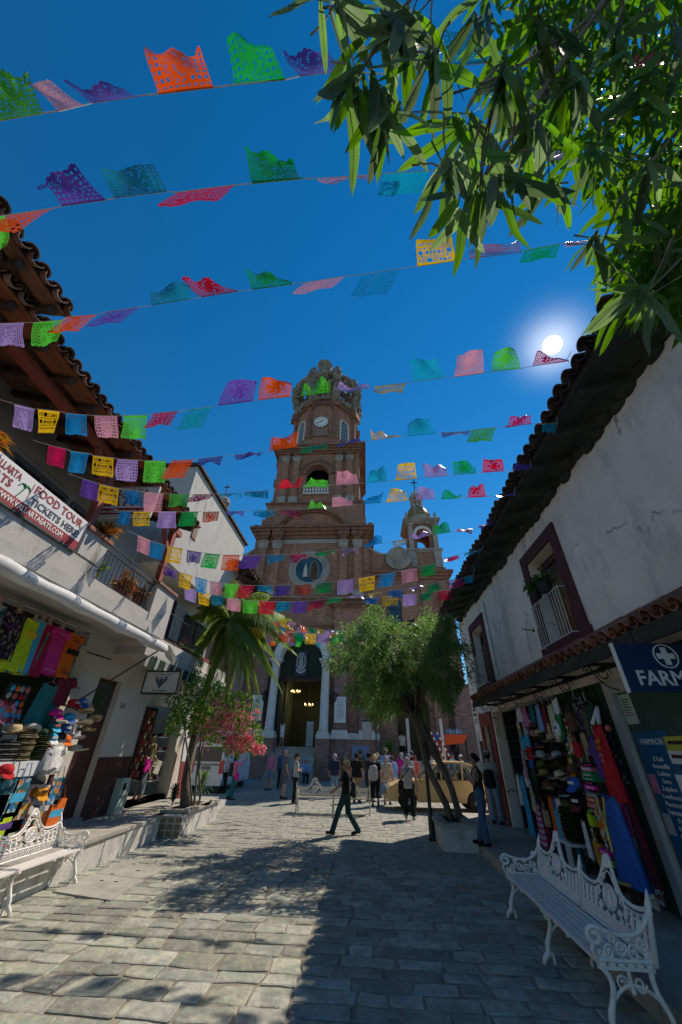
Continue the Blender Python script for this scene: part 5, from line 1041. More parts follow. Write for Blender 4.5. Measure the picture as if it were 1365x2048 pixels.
b1 = copy_tree(b0); b1.location = (-4.78, 5.2, 0); b1.rotation_euler = (0, 0, R(90)); tag(b1, 'white cast iron bench in the sun against the white pavement wall', 'bench', 'white iron benches')
b2 = make_bench('cream_iron'); a, c = PZ(588, 1628), PZ(745, 1632); b2.location = (c[0], c[1]+.5, 0); b2.location = (a[0]+.0, a[1]+.5, 0)
b2.location = (a[0], a[1]+.55, 0); b2.rotation_euler = (0, 0, math.pi); b2.location = (a[0]+2.66, a[1]+.54, 0); 
b2.rotation_euler = (0, 0, math.pi); b2.scale = (1, 1, 1)
tag(b2, 'cream cast iron bench seen from behind in front of the tourist crowd', 'bench', 'white iron benches')
# ------------------------------------------------------------------ planters
pr = thing('raised_planter', 'low grey concrete planter holding the leaning leafy tree', 'planter', (2.1, 11.6, 0))
a = PZ(890, 1705); x0, x1, y0, y1, zt = 1.68, 2.45, 11.0, 12.75, .5
m = MB(); m.box(x0, x1, y0, y0+.14, -.02, zt-.08); m.box(x0, x1, y1-.14, y1, -.02, zt-.08); m.box(x0, x0+.14, y0+.141, y1-.141, -.02, zt-.08); m.box(x1-.14, x1, y0+.141, y1-.141, -.02, zt-.08); m.build('planter_wall', 'kerbwhite', pr)
m = MB(); m.box(x0-.05, x1+.05, y0-.05, y0+.18, zt-.078, zt); m.box(x0-.05, x1+.05, y1-.18, y1+.05, zt-.078, zt); m.box(x0-.05, x0+.18, y0+.181, y1-.181, zt-.078, zt); m.box(x1-.18, x1+.05, y0+.181, y1-.181, zt-.078, zt); m.build('coping', 'concrete', pr)
MB().box(x0+.15, x1-.15, y0+.15, y1-.15, .1, zt-.06).build('soil', 'soil', pr)
pl = thing('long_planter', 'long whitewashed planter under the palm with a painted brick end', 'planter', (-4.9, 13, 0))
x0, x1, y0, y1, zt = -5.4, -4.68, 11.75, 14.1, .5
m = MB(); m.box(x1-.14, x1, y0, y1, -.02, zt-.06); m.box(x0, x1-.142, y1-.14, y1, -.02, zt-.06); m.box(x0, x1-.142, y0, y0+.14, -.02, zt-.06); m.build('planter_wall', 'kerbwhite', pl)
m = MB(); m.box(x1-.22, x1+.05, y0-.04, y1+.04, zt-.058, zt); m.box(x0, x1-.222, y0-.04, y0+.2, zt-.058, zt); m.build('coping', 'concrete', pl)
MB().box(x0-.05, x1-.15, y0+.15, y1-.15, .1, zt-.04).build('soil', 'soil', pl)
MB().box(-5.46, -4.66, 11.42, 11.735, -.02, .42).build('end_block', 'kerbwhite', pl)
for r_ in range(3):
    for c_ in range(4): MB().box(-5.43+c_*.2+.03, -5.43+(c_+1)*.2-.02, 11.405, 11.419, .03+r_*.13, .03+r_*.13+.095).build('brick', 'c_khaki', pl)
# ------------------------------------------------------------------ vegetation
def leaf_quads(mb, p, d, up, ln, wd, bend=.2, mi=0):
    d = unit(d); s = np.cross(d, up)
    if np.linalg.norm(s) < .05: s = np.cross(d, (1, 0, 0))
    s = unit(s)*wd/2; n = np.cross(s, d); n = unit(n); m_ = p+d*ln*.45; e = p+d*ln-V3((0, 0, 1))*ln*bend
    mb.add([p, m_+s, e, m_-s], [(0, 1, 2, 3)], mi)
def rdir(rn):
    z = rn.uniform(-1, 1); t = rn.uniform(0, 2*math.pi); r = math.sqrt(1-z*z); return np.array([r*math.cos(t), r*math.sin(t), z])
# leaning street tree on the right
tr_ = thing('leaning_tree', 'leaning twin-trunked street tree with a dense feathery green crown', 'tree', tuple(PZ(905, 1657, .44)))
Yt = 11.9; q = lambda x, y, dy=0: PY(x, y, Yt+dy)
trunkA = [q(908, 1662), q(893, 1610), q(868, 1560), q(852, 1525), q(846, 1485), q(838, 1450), q(826, 1420)]
trunkB = [q(926, 1662, .1), q(916, 1620, .1), q(903, 1575, .1), q(888, 1540, .05), q(868, 1505), q(850, 1465), q(838, 1440)]
m = MB(); m.tube(trunkA, [.10, .085, .08, .085, .1, .12, .12], 8); m.build('trunk', 'bark', tr_, smooth=True)
m = MB(); m.tube(trunkB, [.10, .085, .08, .085, .09, .11, .1], 8); m.build('trunk', 'bark', tr_, smooth=True)
rt = random.Random(21); c0 = q(800, 1322); ex = (q(960, 1340)[0]-q(640, 1340)[0])/2; ez = (q(800, 1212)[2]-q(800, 1432)[2])/2; hub = q(832, 1430)
clumps = []
while len(clumps) < 225:
    d = rdir(rt); r = rt.random()**.4; p = c0+d*np.array([ex, ex*.85, ez])*r
    a_ = proj(p); 
    if p[2] < c0[2]-ez*.45 and abs(p[0]-c0[0]) > ex*.6: continue
    lump = 1+.25*math.sin(p[0]*3.1+1)+.2*math.sin(p[1]*2.7)
    if r > lump*.95: continue
    clumps.append(p)
m = MB(); k = 0
for p in clumps[::7]:
    mid = hub*.45+p*.55+V3((0, 0, .12)); m.tube([hub+rdir(rt)*.05, mid, p], [.035, .02, .006], 5)
m.build('branches', 'bark', tr_, smooth=True, kind='stuff')
m = MB()
for p in clumps:
    out = unit(p-c0); rad = rt.uniform(.2, .36)
    for i in range(95):
        b = p+rdir(rt)*rad*rt.random()**.5; d = unit(rdir(rt)*.9+out*.7+V3((0, 0, -.25))); leaf_quads(m, b, d, rdir(rt), rt.uniform(.13, .22), rt.uniform(.026, .04), rt.uniform(.0, .35))
m.build('crown', 'leaf_tree', tr_, kind='stuff')
# palm
Yp = 12.9; q = lambda x, y, dy=0: PY(x, y, Yp+dy)
pm_ = thing('palm_tree', 'green feather palm leaning out of the long planter', 'palm', tuple(PZ(370, 1618, .46)))
pts = [V3(tuple(PZ(370, 1618, .44)))*np.array([1, 1, 1]), q(372, 1560, .1), q(385, 1490, .1), q(402, 1420), q(424, 1350), q(446, 1285), q(462, 1240)]
m = MB(); m.tube(pts, [.14, .12, .11, .10, .095, .09, .1], 9); m.build('trunk', 'bark', pm_, smooth=True)
top = pts[-1]; rp_ = random.Random(9)
ends = [(575, 1270, -.2), (565, 1385, -.3), (520, 1400, -.7), (545, 1190, .4), (470, 1160, .5), (405, 1400, -.5), (375, 1330, -.2), (370, 1240, .3), (430, 1395, -.8), (480, 1370, -.9), (410, 1180, .6), (510, 1310, 1.0), (440, 1290, 1.2), (560, 1330, .3), (390, 1290, .8), (595, 1310, -.1), (540, 1350, -.6), (500, 1385, -.2), (455, 1410, -.4), (420, 1350, .2), (525, 1230, .9), (450, 1175, 1.0), (395, 1215, -.4), (585, 1240, .5)]
for (ex_, ey_, dy) in ends:
    e = q(ex_, ey_, dy); h_ = top+(e-top)*.45+V3((0, 0, .55+.25*rp_.random())); path = bez(top, top+(h_-top)*.7+V3((0, 0, .15)), h_, e, 14)
    fr = MB(); fr.tube(path, [.02-.0012*i for i in range(15)], 4); fo = fr.build('frond', 'leaf_palm', pm_)
    lf = MB(); L_ = len(path)-1
    for i in range(1, 101):
        t = i/101*L_; k = int(t); p = path[k]+(path[min(k+1, L_)]-path[k])*(t-k); tg = unit(path[min(k+1, L_)]-path[max(k-1, 0)]); sd = unit(np.cross(tg, (0, 0, 1)))
        for s in (-1, 1):
            ll = (.66*math.sin(math.pi*min(1, .16+i/101*.86))+.08)*rp_.uniform(.85, 1.1); d = unit(tg*.65+sd*s*.75+V3((0, 0, -.35-.3*rp_.random()))); leaf_quads(lf, p, d, (0, 0, 1), ll, .04, .3)
    lf.build('leaflets', 'leaf_palm', fo, kind='stuff')
# bougainvillea
bo_ = thing('bougainvillea', 'pink flowering bougainvillea hanging over the long planter', 'bush', tuple(PZ(392, 1618, .46)))
Yb = 12.6; q = lambda x, y, dy=0: PY(x, y, Yb+dy); rb_ = random.Random(4)
for pts in ([(388, 1615), (392, 1570), (400, 1500), (405, 1440), (440, 1410)], [(396, 1615), (402, 1590), (398, 1540), (410, 1470), (460, 1430)], [(384, 1612), (380, 1540), (370, 1460), (360, 1400)]):
    m = MB(); m.tube([q(*p) for p in pts], [.035, .03, .03, .025, .012], 6) if len(pts) == 5 else m.tube([q(*p) for p in pts], [.03, .025, .02, .01], 6); m.build('stem', 'bark_pale', bo_, smooth=True)
blobs = [(380, 1420, 40, 35), (430, 1410, 45, 40), (480, 1420, 40, 38), (500, 1470, 28, 34), (450, 1460, 45, 40), (400, 1440, 35, 30), (360, 1390, 30, 40), (470, 1490, 25, 25), (380, 1330, 25, 45), (350, 1450, 22, 22), (410, 1375, 40, 25), (512, 1492, 14, 18)]
lf, ft = MB(), MB()
for (x, y, rx, ry) in blobs:
    for i in range(int(rx*ry*.36)):
        t = rb_.uniform(0, 6.283); r = rb_.random()**.5; p = q(x+rx*r*math.cos(t), y+ry*r*math.sin(t), rb_.uniform(-.55, .45)); leaf_quads(lf, p, rdir(rb_)+V3((0, 0, -.2)), rdir(rb_), rb_.uniform(.07, .12), rb_.uniform(.05, .075), .1)
for (x, y, n, s) in ((455, 1440, 90, 26), (480, 1490, 70, 20), (460, 1480, 60, 18), (500, 1480, 30, 14), (512, 1500, 25, 9), (440, 1415, 40, 26), (420, 1460, 30, 30), (505, 1430, 24, 20), (490, 1455, 40, 22), (400, 1450, 14, 26), (515, 1495, 20, 8), (525, 1500, 16, 7)):
    for i in range(n):
        p = q(x+rb_.gauss(0, s*.55), y+rb_.gauss(0, s*.6), rb_.uniform(-.62, -.3))
        for k in range(5): leaf_quads(ft, p+rdir(rb_)*.03, rdir(rb_), rdir(rb_), .06, .055, .0)
lf.build('foliage', 'leaf_boug', bo_, kind='stuff'); ft.build('bracts', 'petal', bo_, kind='stuff')
def spiky(name, label, cat, base, n, ln, wd, mt, rn, up=.6, group=None, stem=.0):
    t = thing(name, label, cat, tuple(base), group=group); m = MB(); b = V3(base)
    for i in range(n):
        a_ = rn.uniform(0, 6.283); d = V3((math.cos(a_), math.sin(a_), rn.uniform(.1, 1.3)*up)); d = unit(d); h = b+V3((0, 0, stem*rn.random())); s = unit(np.cross(d, (0, 0, 1)))*wd/2; l_ = ln*rn.uniform(.7, 1.1)
        p1 = h+d*l_*.35+V3((0, 0, .03)); p2 = h+d*l_*.7; p3 = h+d*l_-V3((0, 0, l_*.25)); m.add([h-s*.4, h+s*.4, p1+s, p1-s, p2+s*.8, p2-s*.8, p3], [(0, 1, 2, 3), (3, 2, 4, 5), (5, 4, 6)])
    m.build('leaves', mt, t, kind='stuff')
    m = MB(); m.tube([b-V3((0, 0, .04)), b+V3((.01, 0, stem+.05))], .02, 5); m.build('stem', 'bark', t); return t
spiky('dracaena', 'spiky green plant at the foot of the palm trunk', 'plant', PZ(398, 1600, .46)+V3((0, 0, .1)), 46, .5, .05, 'leaf_boug', rb_, 1.0, stem=.5)
spiky('thorn_shrub', 'dark knotty shrub at the near end of the long planter', 'plant', PZ(345, 1608, .46), 70, .32, .05, 'c_dgreen', rb_, 1.6, stem=.35)
# oleander branches hanging in from the right, close overhead
ol = thing('oleander_tree', 'oleander branches with long narrow backlit leaves hanging in from overhead', 'tree', (3.1, -.9, .17))
cR, cU, cF = CM[:, 0], CM[:, 1], -CM[:, 2]
def at(x, y, d): r = ray(x, y); return CC+r*(d/FPX)
rl_ = random.Random(31)
def br(pts, r0, r1):
    P = [at(*p) for p in pts]; m = MB(); n = len(P); m.tube(P, [r0+(r1-r0)*i/(n-1) for i in range(n)], 6); m.build('branch', 'bark_pale', ol, smooth=True); return P
trk = MB(); trk.tube([(3.1, -.9, .1), (3.05, -.8, 1.6), (2.7, -.3, 3.4), (2.2, .3, 4.4)], [.11, .1, .08, .06], 8); trk.build('trunk', 'bark_pale', ol, smooth=True)
br([(1500, -300, 2.6), (1230, -30, 1.95), (1080, 190, 1.7), (985, 330, 1.55), (935, 400, 1.45)], .02, .006)
br([(1300, -250, 2.4), (900, -120, 1.7), (780, 60, 1.5), (715, 150, 1.42)], .016, .005)
br([(1500, 100, 2.4), (1365, 250, 2.2), (1240, 400, 2.0), (1200, 500, 2.0)], .014, .005)
br([(1500, 350, 2.4), (1400, 480, 2.1), (1300, 580, 1.9)], .012, .005)
br([(1450, -200, 2.6), (1150, 60, 1.8), (1010, 150, 1.6), (870, 200, 1.5)], .012, .004)
def ole_leaf(seed):
    rr = random.Random(seed); m = MB(); N = 9; vs = []; cv = rr.uniform(-.2, .45); wv = rr.uniform(0, .03); ph = rr.uniform(0, 6)
    for i in range(N+1):
        t = i/N; w_ = .5*math.sin(math.pi*min(1, t*.97+.03))**.5*.155*(1 if t < .97 else .4); z = -cv*t*t+wv*math.sin(9*t+ph); x = .03*math.sin(2.5*t+ph)
        vs += [(x-w_, t, z+.28*w_), (x, t, z), (x+w_, t, z+.28*w_)]
    fs = []
    for i in range(N): a = i*3; fs += [(a, a+1, a+4, a+3), (a+1, a+2, a+5, a+4)]
    m.add(vs, fs); rv = []
    for i in range(N+1): x, y, z = vs[i*3+1]; k = .009*(1-i/N*.8); rv += [(x-k, y, z-.003), (x+k, y, z-.003)]
    return m.add(rv, [(i*2, i*2+1, i*2+3, i*2+2) for i in range(N)], 1)
LM = [ole_leaf(s).mesh('oleander_leaf', ['leaf_ole', 'leaf_rib'], smooth=True) for s in range(8)]
nodes = [(718, 148, 1.42, 16), (660, 10, 1.5, 9), (760, 40, 1.5, 10), (820, 30, 1.5, 10), (790, 190, 1.48, 11), (870, 110, 1.5, 12), (930, 240, 1.5, 12), (960, 365, 1.45, 10), (915, 400, 1.45, 4), (900, 330, 1.5, 8), (1010, 140, 1.6, 12), (1080, 40, 1.7, 12), (1060, 240, 1.65, 12), (1150, 150, 1.8, 12), (1010, 330, 1.5, 6), (1230, 60, 1.9, 10), (1300, 160, 2.0, 10), (1100, 360, 1.8, 8), (1200, 480, 1.9, 12), (1290, 585, 1.75, 13), (1340, 480, 2.0, 8), (1180, 300, 2.0, 10), (1290, 330, 2.0, 8), (1350, 60, 1.9, 8), (960, 20, 1.6, 9)]
ivp = parent_loc(ol); cnt = 0
def put_leaf(x, y, d, back=None):
    p = at(x, y, d)+rdir(rl_)*.03; a_ = rl_.gauss(0, .75)-.12; dr_ = -cU*math.cos(a_)+cR*math.sin(a_)+cF*rl_.uniform(-.45, .35); dr_ = unit(dr_)
    if proj(p+dr_*.2)[1] > 560 and abs(proj(p+dr_*.15)[0]-1105) < 95: return False
    n_ = unit(-cF+rdir(rl_)*.9); s_ = unit(np.cross(dr_, n_)); n_ = np.cross(s_, dr_); sc = rl_.uniform(.2, .34)*(1 if d < 2.0 else .9)
    return p, s_, dr_, n_, sc
for (x, y, d, n) in nodes:
    for i in range(n):
        r_ = put_leaf(x+rl_.uniform(-14, 14), y+rl_.uniform(-14, 14), d)
        if not r_ or cnt >= 296: continue
        p, s_, dr_, n_, sc = r_; o = place('leaf', LM[rl_.randrange(8)], ol); o.matrix_local = Matrix([[s_[k]*sc, dr_[k]*sc, n_[k]*sc, p[k]-ivp[k]] for k in range(3)]+[[0, 0, 0, 1]]); cnt += 1
m = MB(); src = [ole_leaf(s) for s in range(4)]
for i in range(1250):
    u = rl_.random(); x = 960+460*u**.6; ymx = 60+380*min(1, (x-900)/350); y = rl_.uniform(-120, ymx); dd = rl_.uniform(2.1, 3.3)
    if x > 1230: y = rl_.uniform(-120, 600)
    if x > 1130 and y > 380: dd = rl_.uniform(2.0, 2.5)
    r_ = put_leaf(x, y, dd)
    if not r_: continue
    p, s_, dr_, n_, sc = r_; s = src[i % 4]; A = np.array(s.v)*sc; m.add(p+A[:, :1]*s_+A[:, 1:2]*dr_+A[:, 2:]*n_, s.f)
m2 = MB()
for (x, y, d, n) in nodes:
    b = at(x, y, d)
    for k in range(3): e = b+rdir(rl_)*.16+cU*.08; m2.tube([b-cU*.03, (b+e)/2+rdir(rl_)*.02, e], [.003, .0035, .005], 5)
m2.build('twigs', 'bark_pale', ol, kind='stuff')
m.build('inner_leaves', 'leaf_ole', ol, smooth=True, kind='stuff')
# ------------------------------------------------------------------ people
def surf_net(fn, lo, hi, vx):
    lo, hi = np.array(lo)-vx*2, np.array(hi)+vx*2; n = np.ceil((hi-lo)/vx).astype(int)+1
    ax = [lo[k]+vx*np.arange(n[k]) for k in range(3)]
    G = np.stack(np.meshgrid(*ax, indexing='ij'), -1); D = fn(G); S = D < 0
    c = np.zeros(tuple(n-1), int)
    for dx in (0, 1):
        for dy in (0, 1):
            for dz in (0, 1): c += S[dx:n[0]-1+dx, dy:n[1]-1+dy, dz:n[2]-1+dz]
    act = (c > 0) & (c < 8); idx = -np.ones(act.shape, int); ii = np.argwhere(act); idx[tuple(ii.T)] = np.arange(len(ii))
    acc = np.zeros((len(ii), 3)); cnt = np.zeros(len(ii)); cor = [(a, b, d) for a in (0, 1) for b in (0, 1) for d in (0, 1)]
    for a in cor:
        for b in cor:
            if sum(b)-sum(a) == 1 and all(b[k] >= a[k] for k in range(3)):
                d0 = D[tuple((ii+a).T)]; d1 = D[tuple((ii+b).T)]; m = (d0 < 0) != (d1 < 0); t = np.where(m, d0/np.where(m, d0-d1, 1), 0)
                acc += np.where(m[:, None], np.array(a)+t[:, None]*(np.array(b)-np.array(a)), 0); cnt += m
    vs = lo+(ii+acc/np.maximum(cnt, 1)[:, None])*vx; fs = []
    for k in range(3):
        o1, o2 = (k+1) % 3, (k+2) % 3; sl0 = [slice(None)]*3; sl1 = [slice(None)]*3; sl0[k] = slice(0, n[k]-1); sl1[k] = slice(1, n[k])
        A, B = S[tuple(sl0)], S[tuple(sl1)]; E = np.argwhere(A != B); E = E[(E[:, o1] > 0) & (E[:, o2] > 0) & (E[:, o1] < n[o1]-1) & (E[:, o2] < n[o2]-1)]
        if not len(E): continue
        e1 = np.zeros(3, int); e1[o1] = 1; e2 = np.zeros(3, int); e2[o2] = 1
        q = np.stack([idx[tuple((E-e1-e2).T)], idx[tuple((E-e2).T)], idx[tuple(E.T)], idx[tuple((E-e1).T)]], 1); fl = ~A[tuple(E.T)]; q[fl] = q[fl][:, ::-1]; fs += q.tolist()
    return vs, fs
def sdf(prims, k=.03, clip=None):
    def fn(P):
        D = None
        for a, b, ra, rb in prims:
            a, b = np.array(a, float), np.array(b, float); ab = b-a; L = ab@ab
            t = np.clip(((P-a)@ab)/L, 0, 1) if L > 1e-9 else np.zeros(P.shape[:-1]); d = np.linalg.norm(P-a-t[..., None]*ab, axis=-1)-(ra+(rb-ra)*t)
            if D is None: D = d
            else: h = np.clip(.5+.5*(D-d)/k, 0, 1); D = D*(1-h)+d*h-k*h*(1-h)
        if clip is not None: D = np.maximum(D, clip(P))
        return D
    return fn
def mesh_sdf(prims, vx, k=.03, clip=None):
    A = np.array([p[0] for p in prims]+[p[1] for p in prims], float); r = np.array([p[2] for p in prims]+[p[3] for p in prims])[:, None]
    vs, fs = surf_net(sdf(prims, k, clip), (A-r).min(0), (A+r).max(0), vx); m = MB(); m.v = [tuple(v) for v in vs]; m.f = [tuple(f) for f in fs]; m.m = [0]*len(fs); return m
STAND = dict(hipL=(-.09, 0, .92), hipR=(.09, 0, .92), kneeL=(-.1, .01, .5), kneeR=(.1, .01, .5), ankL=(-.11, -.02, .08), ankR=(.11, -.02, .08), toeL=(-.13, .15, .035), toeR=(.13, .15, .035), shL=(-.18, 0, 1.39), shR=(.18, 0, 1.39), elL=(-.235, -.02, 1.12), elR=(.235, -.02, 1.12), wrL=(-.24, .06, .88), wrR=(.24, .06, .88), hdL=(-.235, .09, .80), hdR=(.235, .09, .80), neck=(0, -.01, 1.43), head=(0, .015, 1.585), wst=(0, 0, 1.08))
def person(label, pos, rz, H=1.68, skin='skinA', hair=('short', 'c_brown'), top=('c_grey', 'short', .86), bot=('c_denim', 'long'), shoes='c_black', pose=None, girth=1.0, vx=.02, hat=None, glasses=False, extra=None):
    J = {k: np.array(v, float) for k, v in STAND.items()}
    for k, v in (pose or {}).items(): J[k] = np.array(v, float)
    s = H/1.7; g = girth
    t = thing('person', label, 'person', pos, rz); t.scale = (s, s, s)
    def mk(mb, name, m, smooth=True): return mb.build(name, m, t, smooth=smooth, world=False)
    wl = J['wst']; hc = (J['hipL']+J['hipR'])/2; sc = (J['shL']+J['shR'])/2; lat = unit(J['shR']-J['shL'])
    def torso(e=0.0):
        p = []
        for sg in (-1, 1):
            ch_ = sc+lat*sg*.085-V3((0, 0, .1)); ws = wl+lat*sg*.055; hp = hc+lat*sg*.085
            p += [(ch_, ws, .105*g+e, .092*g+e), (ws, hp, .092*g+e, .112*g+e)]
        p.append((J['shL']*.92+sc*.08-V3((0, 0, .01)), J['shR']*.92+sc*.08-V3((0, 0, .01)), .06+e, .06+e)); return p
    def leg(sd, e=0.0, e2=0.0): return [(J['hip'+sd], J['knee'+sd], .088*g+e, .056+e), (J['knee'+sd], J['ank'+sd], .056+e, .038+e2)]
    def arm(sd, e=0.0): return [(J['sh'+sd], J['el'+sd], .05+e, .04+e), (J['el'+sd], J['wr'+sd], .041+e, .027+e)]
    hd = J['head']; up = unit(hd-J['neck']+V3((0, .0, .12))); F = V3((0, 1, 0)) if 'face' not in (pose or {}) else unit(J['face']); F = unit(F-up*(F@up)*.0); Rr = unit(np.cross(F, (0, 0, 1)))
    body = torso(-.012)+leg('L')+leg('R')+arm('L')+arm('R')
    for sd in 'LR': body += [(J['ank'+sd], J['toe'+sd]*.5+J['ank'+sd]*.5-V3((0, 0, .02)), .036, .032), (J['wr'+sd], J['hd'+sd], .027, .028)]
    body += [(J['neck']-V3((0, 0, .06)), hd-V3((0, 0, .05)), .055, .05), (hd+V3((0, 0, .03))-F*.012, hd+V3((0, 0, .04))-F*.02, .088, .088), (hd-V3((0, 0, .05))+F*.03, hd-V3((0, 0, .06))+F*.035, .056, .05), (hd-V3((0, 0, .005))+F*.088, hd-V3((0, 0, .03))+F*.104, .011, .015)]
    for sg in (-1, 1): body.append((hd+Rr*sg*.088-F*.01, hd+Rr*sg*.092-V3((0, 0, .03))-F*.012, .016, .012))
    bm = mesh_sdf(body, vx*.85, .022)
    for sd in 'LR':      # five separate fingers
        w_, h_ = J['wr'+sd], J['hd'+sd]; d = unit(h_-w_); c_ = unit(np.cross(d, F if abs(d@F) < .9 else V3((0, 0, 1)))); n_ = np.cross(c_, d)
        for i, ln in enumerate((.062, .075, .08, .072)): b = h_+c_*(i-1.5)*.0175; bm.tube([b, b+d*ln*.5+n_*.004, b+d*ln*.85+n_*.022], [.0095, .0085, .007], 5)
        b = w_*.6+h_*.4+c_*.03; bm.tube([b, b+c_*.03+d*.025, b+c_*.035+d*.06], [.012, .01, .008], 5)
    mk(bm, 'body', skin)
    # face
    fe = MB()
    for sg in (-1, 1): fe.sph(hd+F*.086+Rr*sg*.033+V3((0, 0, .008)), (.012, .012, .009), 6, 4)
    mk(fe, 'eyes', 't_black'); fm = MB(); fm.sph(hd+F*.083-V3((0, 0, .062)), (.024, .012, .007), 6, 4); mk(fm, 'mouth', 'c_salmon')
    if glasses:
        gl = MB()
        for sg in (-1, 1): gl.sph(hd+F*.094+Rr*sg*.036+V3((0, 0, .006)), (.03, .03, .022), 8, 5); gl.tube([hd+F*.09+Rr*sg*.06+V3((0, 0, .01)), hd+Rr*sg*.095+V3((0, 0, .012))], .005, 4)
        mk(gl, 'sunglasses', 't_black')
    # hair
    st, hm = hair
    if st != 'bald':
        hp = [(hd+V3((0, 0, .035))-F*.014, hd+V3((0, 0, .045))-F*.022, .099, .1)]; cl = lambda P: np.maximum(((P-hd)@F)*.75-((P-hd)@V3((0, 0, 1)))*.66+.005, (-.055 if st in ('short', 'bun', 'curlybun') else -9)-(P-hd)[..., 2])
        if st == 'long': hp += [(hd-F*.06, hd-F*.075-V3((0, 0, .26)), .08, .06)]; cl2 = cl; cl = lambda P: np.minimum(cl2(P), ((P-hd)@F)+.03)
        if st in ('bun', 'curlybun'): hp += [(hd-F*.1+V3((0, 0, .08 if st == 'curlybun' else .02)), hd-F*.115+V3((0, 0, .1 if st == 'curlybun' else .02)), .045 if st == 'bun' else .06, .04)]
        if st in ('curly', 'curlybun'):
            rr = random.Random(int(pos[0]*100)); hp += [(hd-F*.03+rdir(rr)*.075+V3((0, 0, .03)), hd-F*.03+rdir(rr)*.085+V3((0, 0, .0)), .04, .035) for _ in range(12)]
        if st == 'bob': hp += [(hd-F*.035, hd-F*.04-V3((0, 0, .09)), .092, .08)]; cl2 = cl; cl = lambda P: np.minimum(cl2(P), ((P-hd)@F)+.0)
        hp2 = [p if len(p) == 4 else p for p in hp]; mk(mesh_sdf(hp2, vx*.8, .025, cl), 'hair', hm)
    # top
    tm, sl, hem = top
    tp = torso(.016)
    for sd in 'LR':
        a = arm(sd, .016)
        if sl == 'long': tp += a
        elif sl == 'short': e = J['sh'+sd]*.42+J['el'+sd]*.58; tp += [(J['sh'+sd], e, .066, .064)]
        elif sl == 'half': tp += [a[0]]
    nk = J['neck']; cl = lambda P: np.maximum(np.maximum(hem-P[..., 2], -(np.linalg.norm(P-nk-F*.02-V3((0, 0, .07)), axis=-1)-.085)), P[..., 2]-1.47)
    if sl == 'none': cl1 = cl; cl = lambda P: np.maximum(cl1(P), np.abs((P-sc)@lat)-.15)
    if hem < .8: tp += [(hc+V3((0, 0, .1)), V3((hc[0], hc[1], hem-.05)), .13*g+.02, .15*g+.04)]
    mk(mesh_sdf(tp, vx, .03, cl), 'top', tm)
    # bottom
    bmat, bl = bot
    if bl == 'skirt': bp = [(wl-V3((0, 0, .03)), hc, .11*g, .15*g), (hc, V3((hc[0], hc[1], .5)), .15*g, .2)]; bc = lambda P: .52-P[..., 2]
    elif bl != 'none':
        low = dict(long=.075, capri=.28, shorts=.5)[bl]; bp = [(wl+lat*sg*.055-V3((0, 0, .05)), hc+lat*sg*.085, .1*g, .122*g) for sg in (-1, 1)]
        for sd in 'LR': bp += leg(sd, .018, .036 if bl == 'long' else .024)
        bc = lambda P: np.maximum(low-P[..., 2], P[..., 2]-1.06)
        for sd in 'LR':
            if J['ank'+sd][2] > .12 and bl == 'long': bc = lambda P: np.maximum(.1-P[..., 2]-np.abs(P[..., 1])*.0, P[..., 2]-1.06)
    if bl != 'none': mk(mesh_sdf(bp, vx, .03, bc), 'skirt' if bl == 'skirt' else 'trousers' if bl in ('long', 'capri') else 'shorts', bmat)
    for sd in 'LR':
        a_, b_ = J['ank'+sd], J['toe'+sd]; hl = a_-unit((b_-a_)*np.array([1, 1, 0]))*.035; hl = V3((hl[0], hl[1], a_[2]-.035)); mk(mesh_sdf([(hl, b_, .04, .036), (hl, hl+V3((0, 0, .03)), .042, .044)], .012, .02), 'shoe', shoes)
    if hat:
        kind, hm = hat; c_ = hd+V3((0, 0, .075))-F*.012; m = MB()
        if kind == 'cap': m.lathe([(.102, -.02), (.102, .02), (.085, .055), (.045, .078), (.0, .082)], c_, 12); m.prism([(-.075, 0), (.075, 0), (.06, .07), (0, .085), (-.06, .07)], c_+F*.085-V3((0, 0, .02)), Rr, F-V3((0, 0, .2)), V3((0, 0, .008)))
        else: m.lathe([(.18, -.012), (.185, -.02), (.17, -.01), (.1, .0), (.098, .05), (.085, .09), (.04, .1), (0, .098)], c_, 16)
        h_ = mk(m, 'hat', hm)
        if kind == 'fedora': m = MB(); m.lathe([(.1025, .0), (.1025, .03), (.1, .031)], c_, 16); mk(m, 'hat_band', 'c_black')
    return t
def loc2w(t, p):
    s = t.scale[0]; c, sn = math.cos(t.rotation_euler[2]), math.sin(t.rotation_euler[2]); p = V3(p)*s; return V3((t.location[0]+c*p[0]-sn*p[1], t.location[1]+sn*p[0]+c*p[1], t.location[2]+p[2]))
def soft_bag(label, t, p, size, m, name='bag', strap=None, cat='bag', rz=0):
    """rounded bag carried at body point p (person's own axes)"""
    w_ = loc2w(t, p); b = thing(name, label, cat, tuple(w_), t.rotation_euler[2]+rz); x, y, z = size
    pr_ = [((sx*x*.4, 0, -z*.4), (sx*x*.32, 0, z*.4), y*.6, y*.5) for sx in (-1, -.5, 0, .5, 1)]
    mesh_sdf(pr_, .02, .08).build('body', m, b, smooth=True, world=False)
    if strap:
        s = t.scale[0]; mb = MB(); mb.tube([(V3(q)-V3(p))*s for q in strap], .014, 5); mb.build('strap', 'c_black', b, world=False)
    return b
G = lambda x, y, z=0: tuple(PZ(x, y, z))
wk = lambda: None
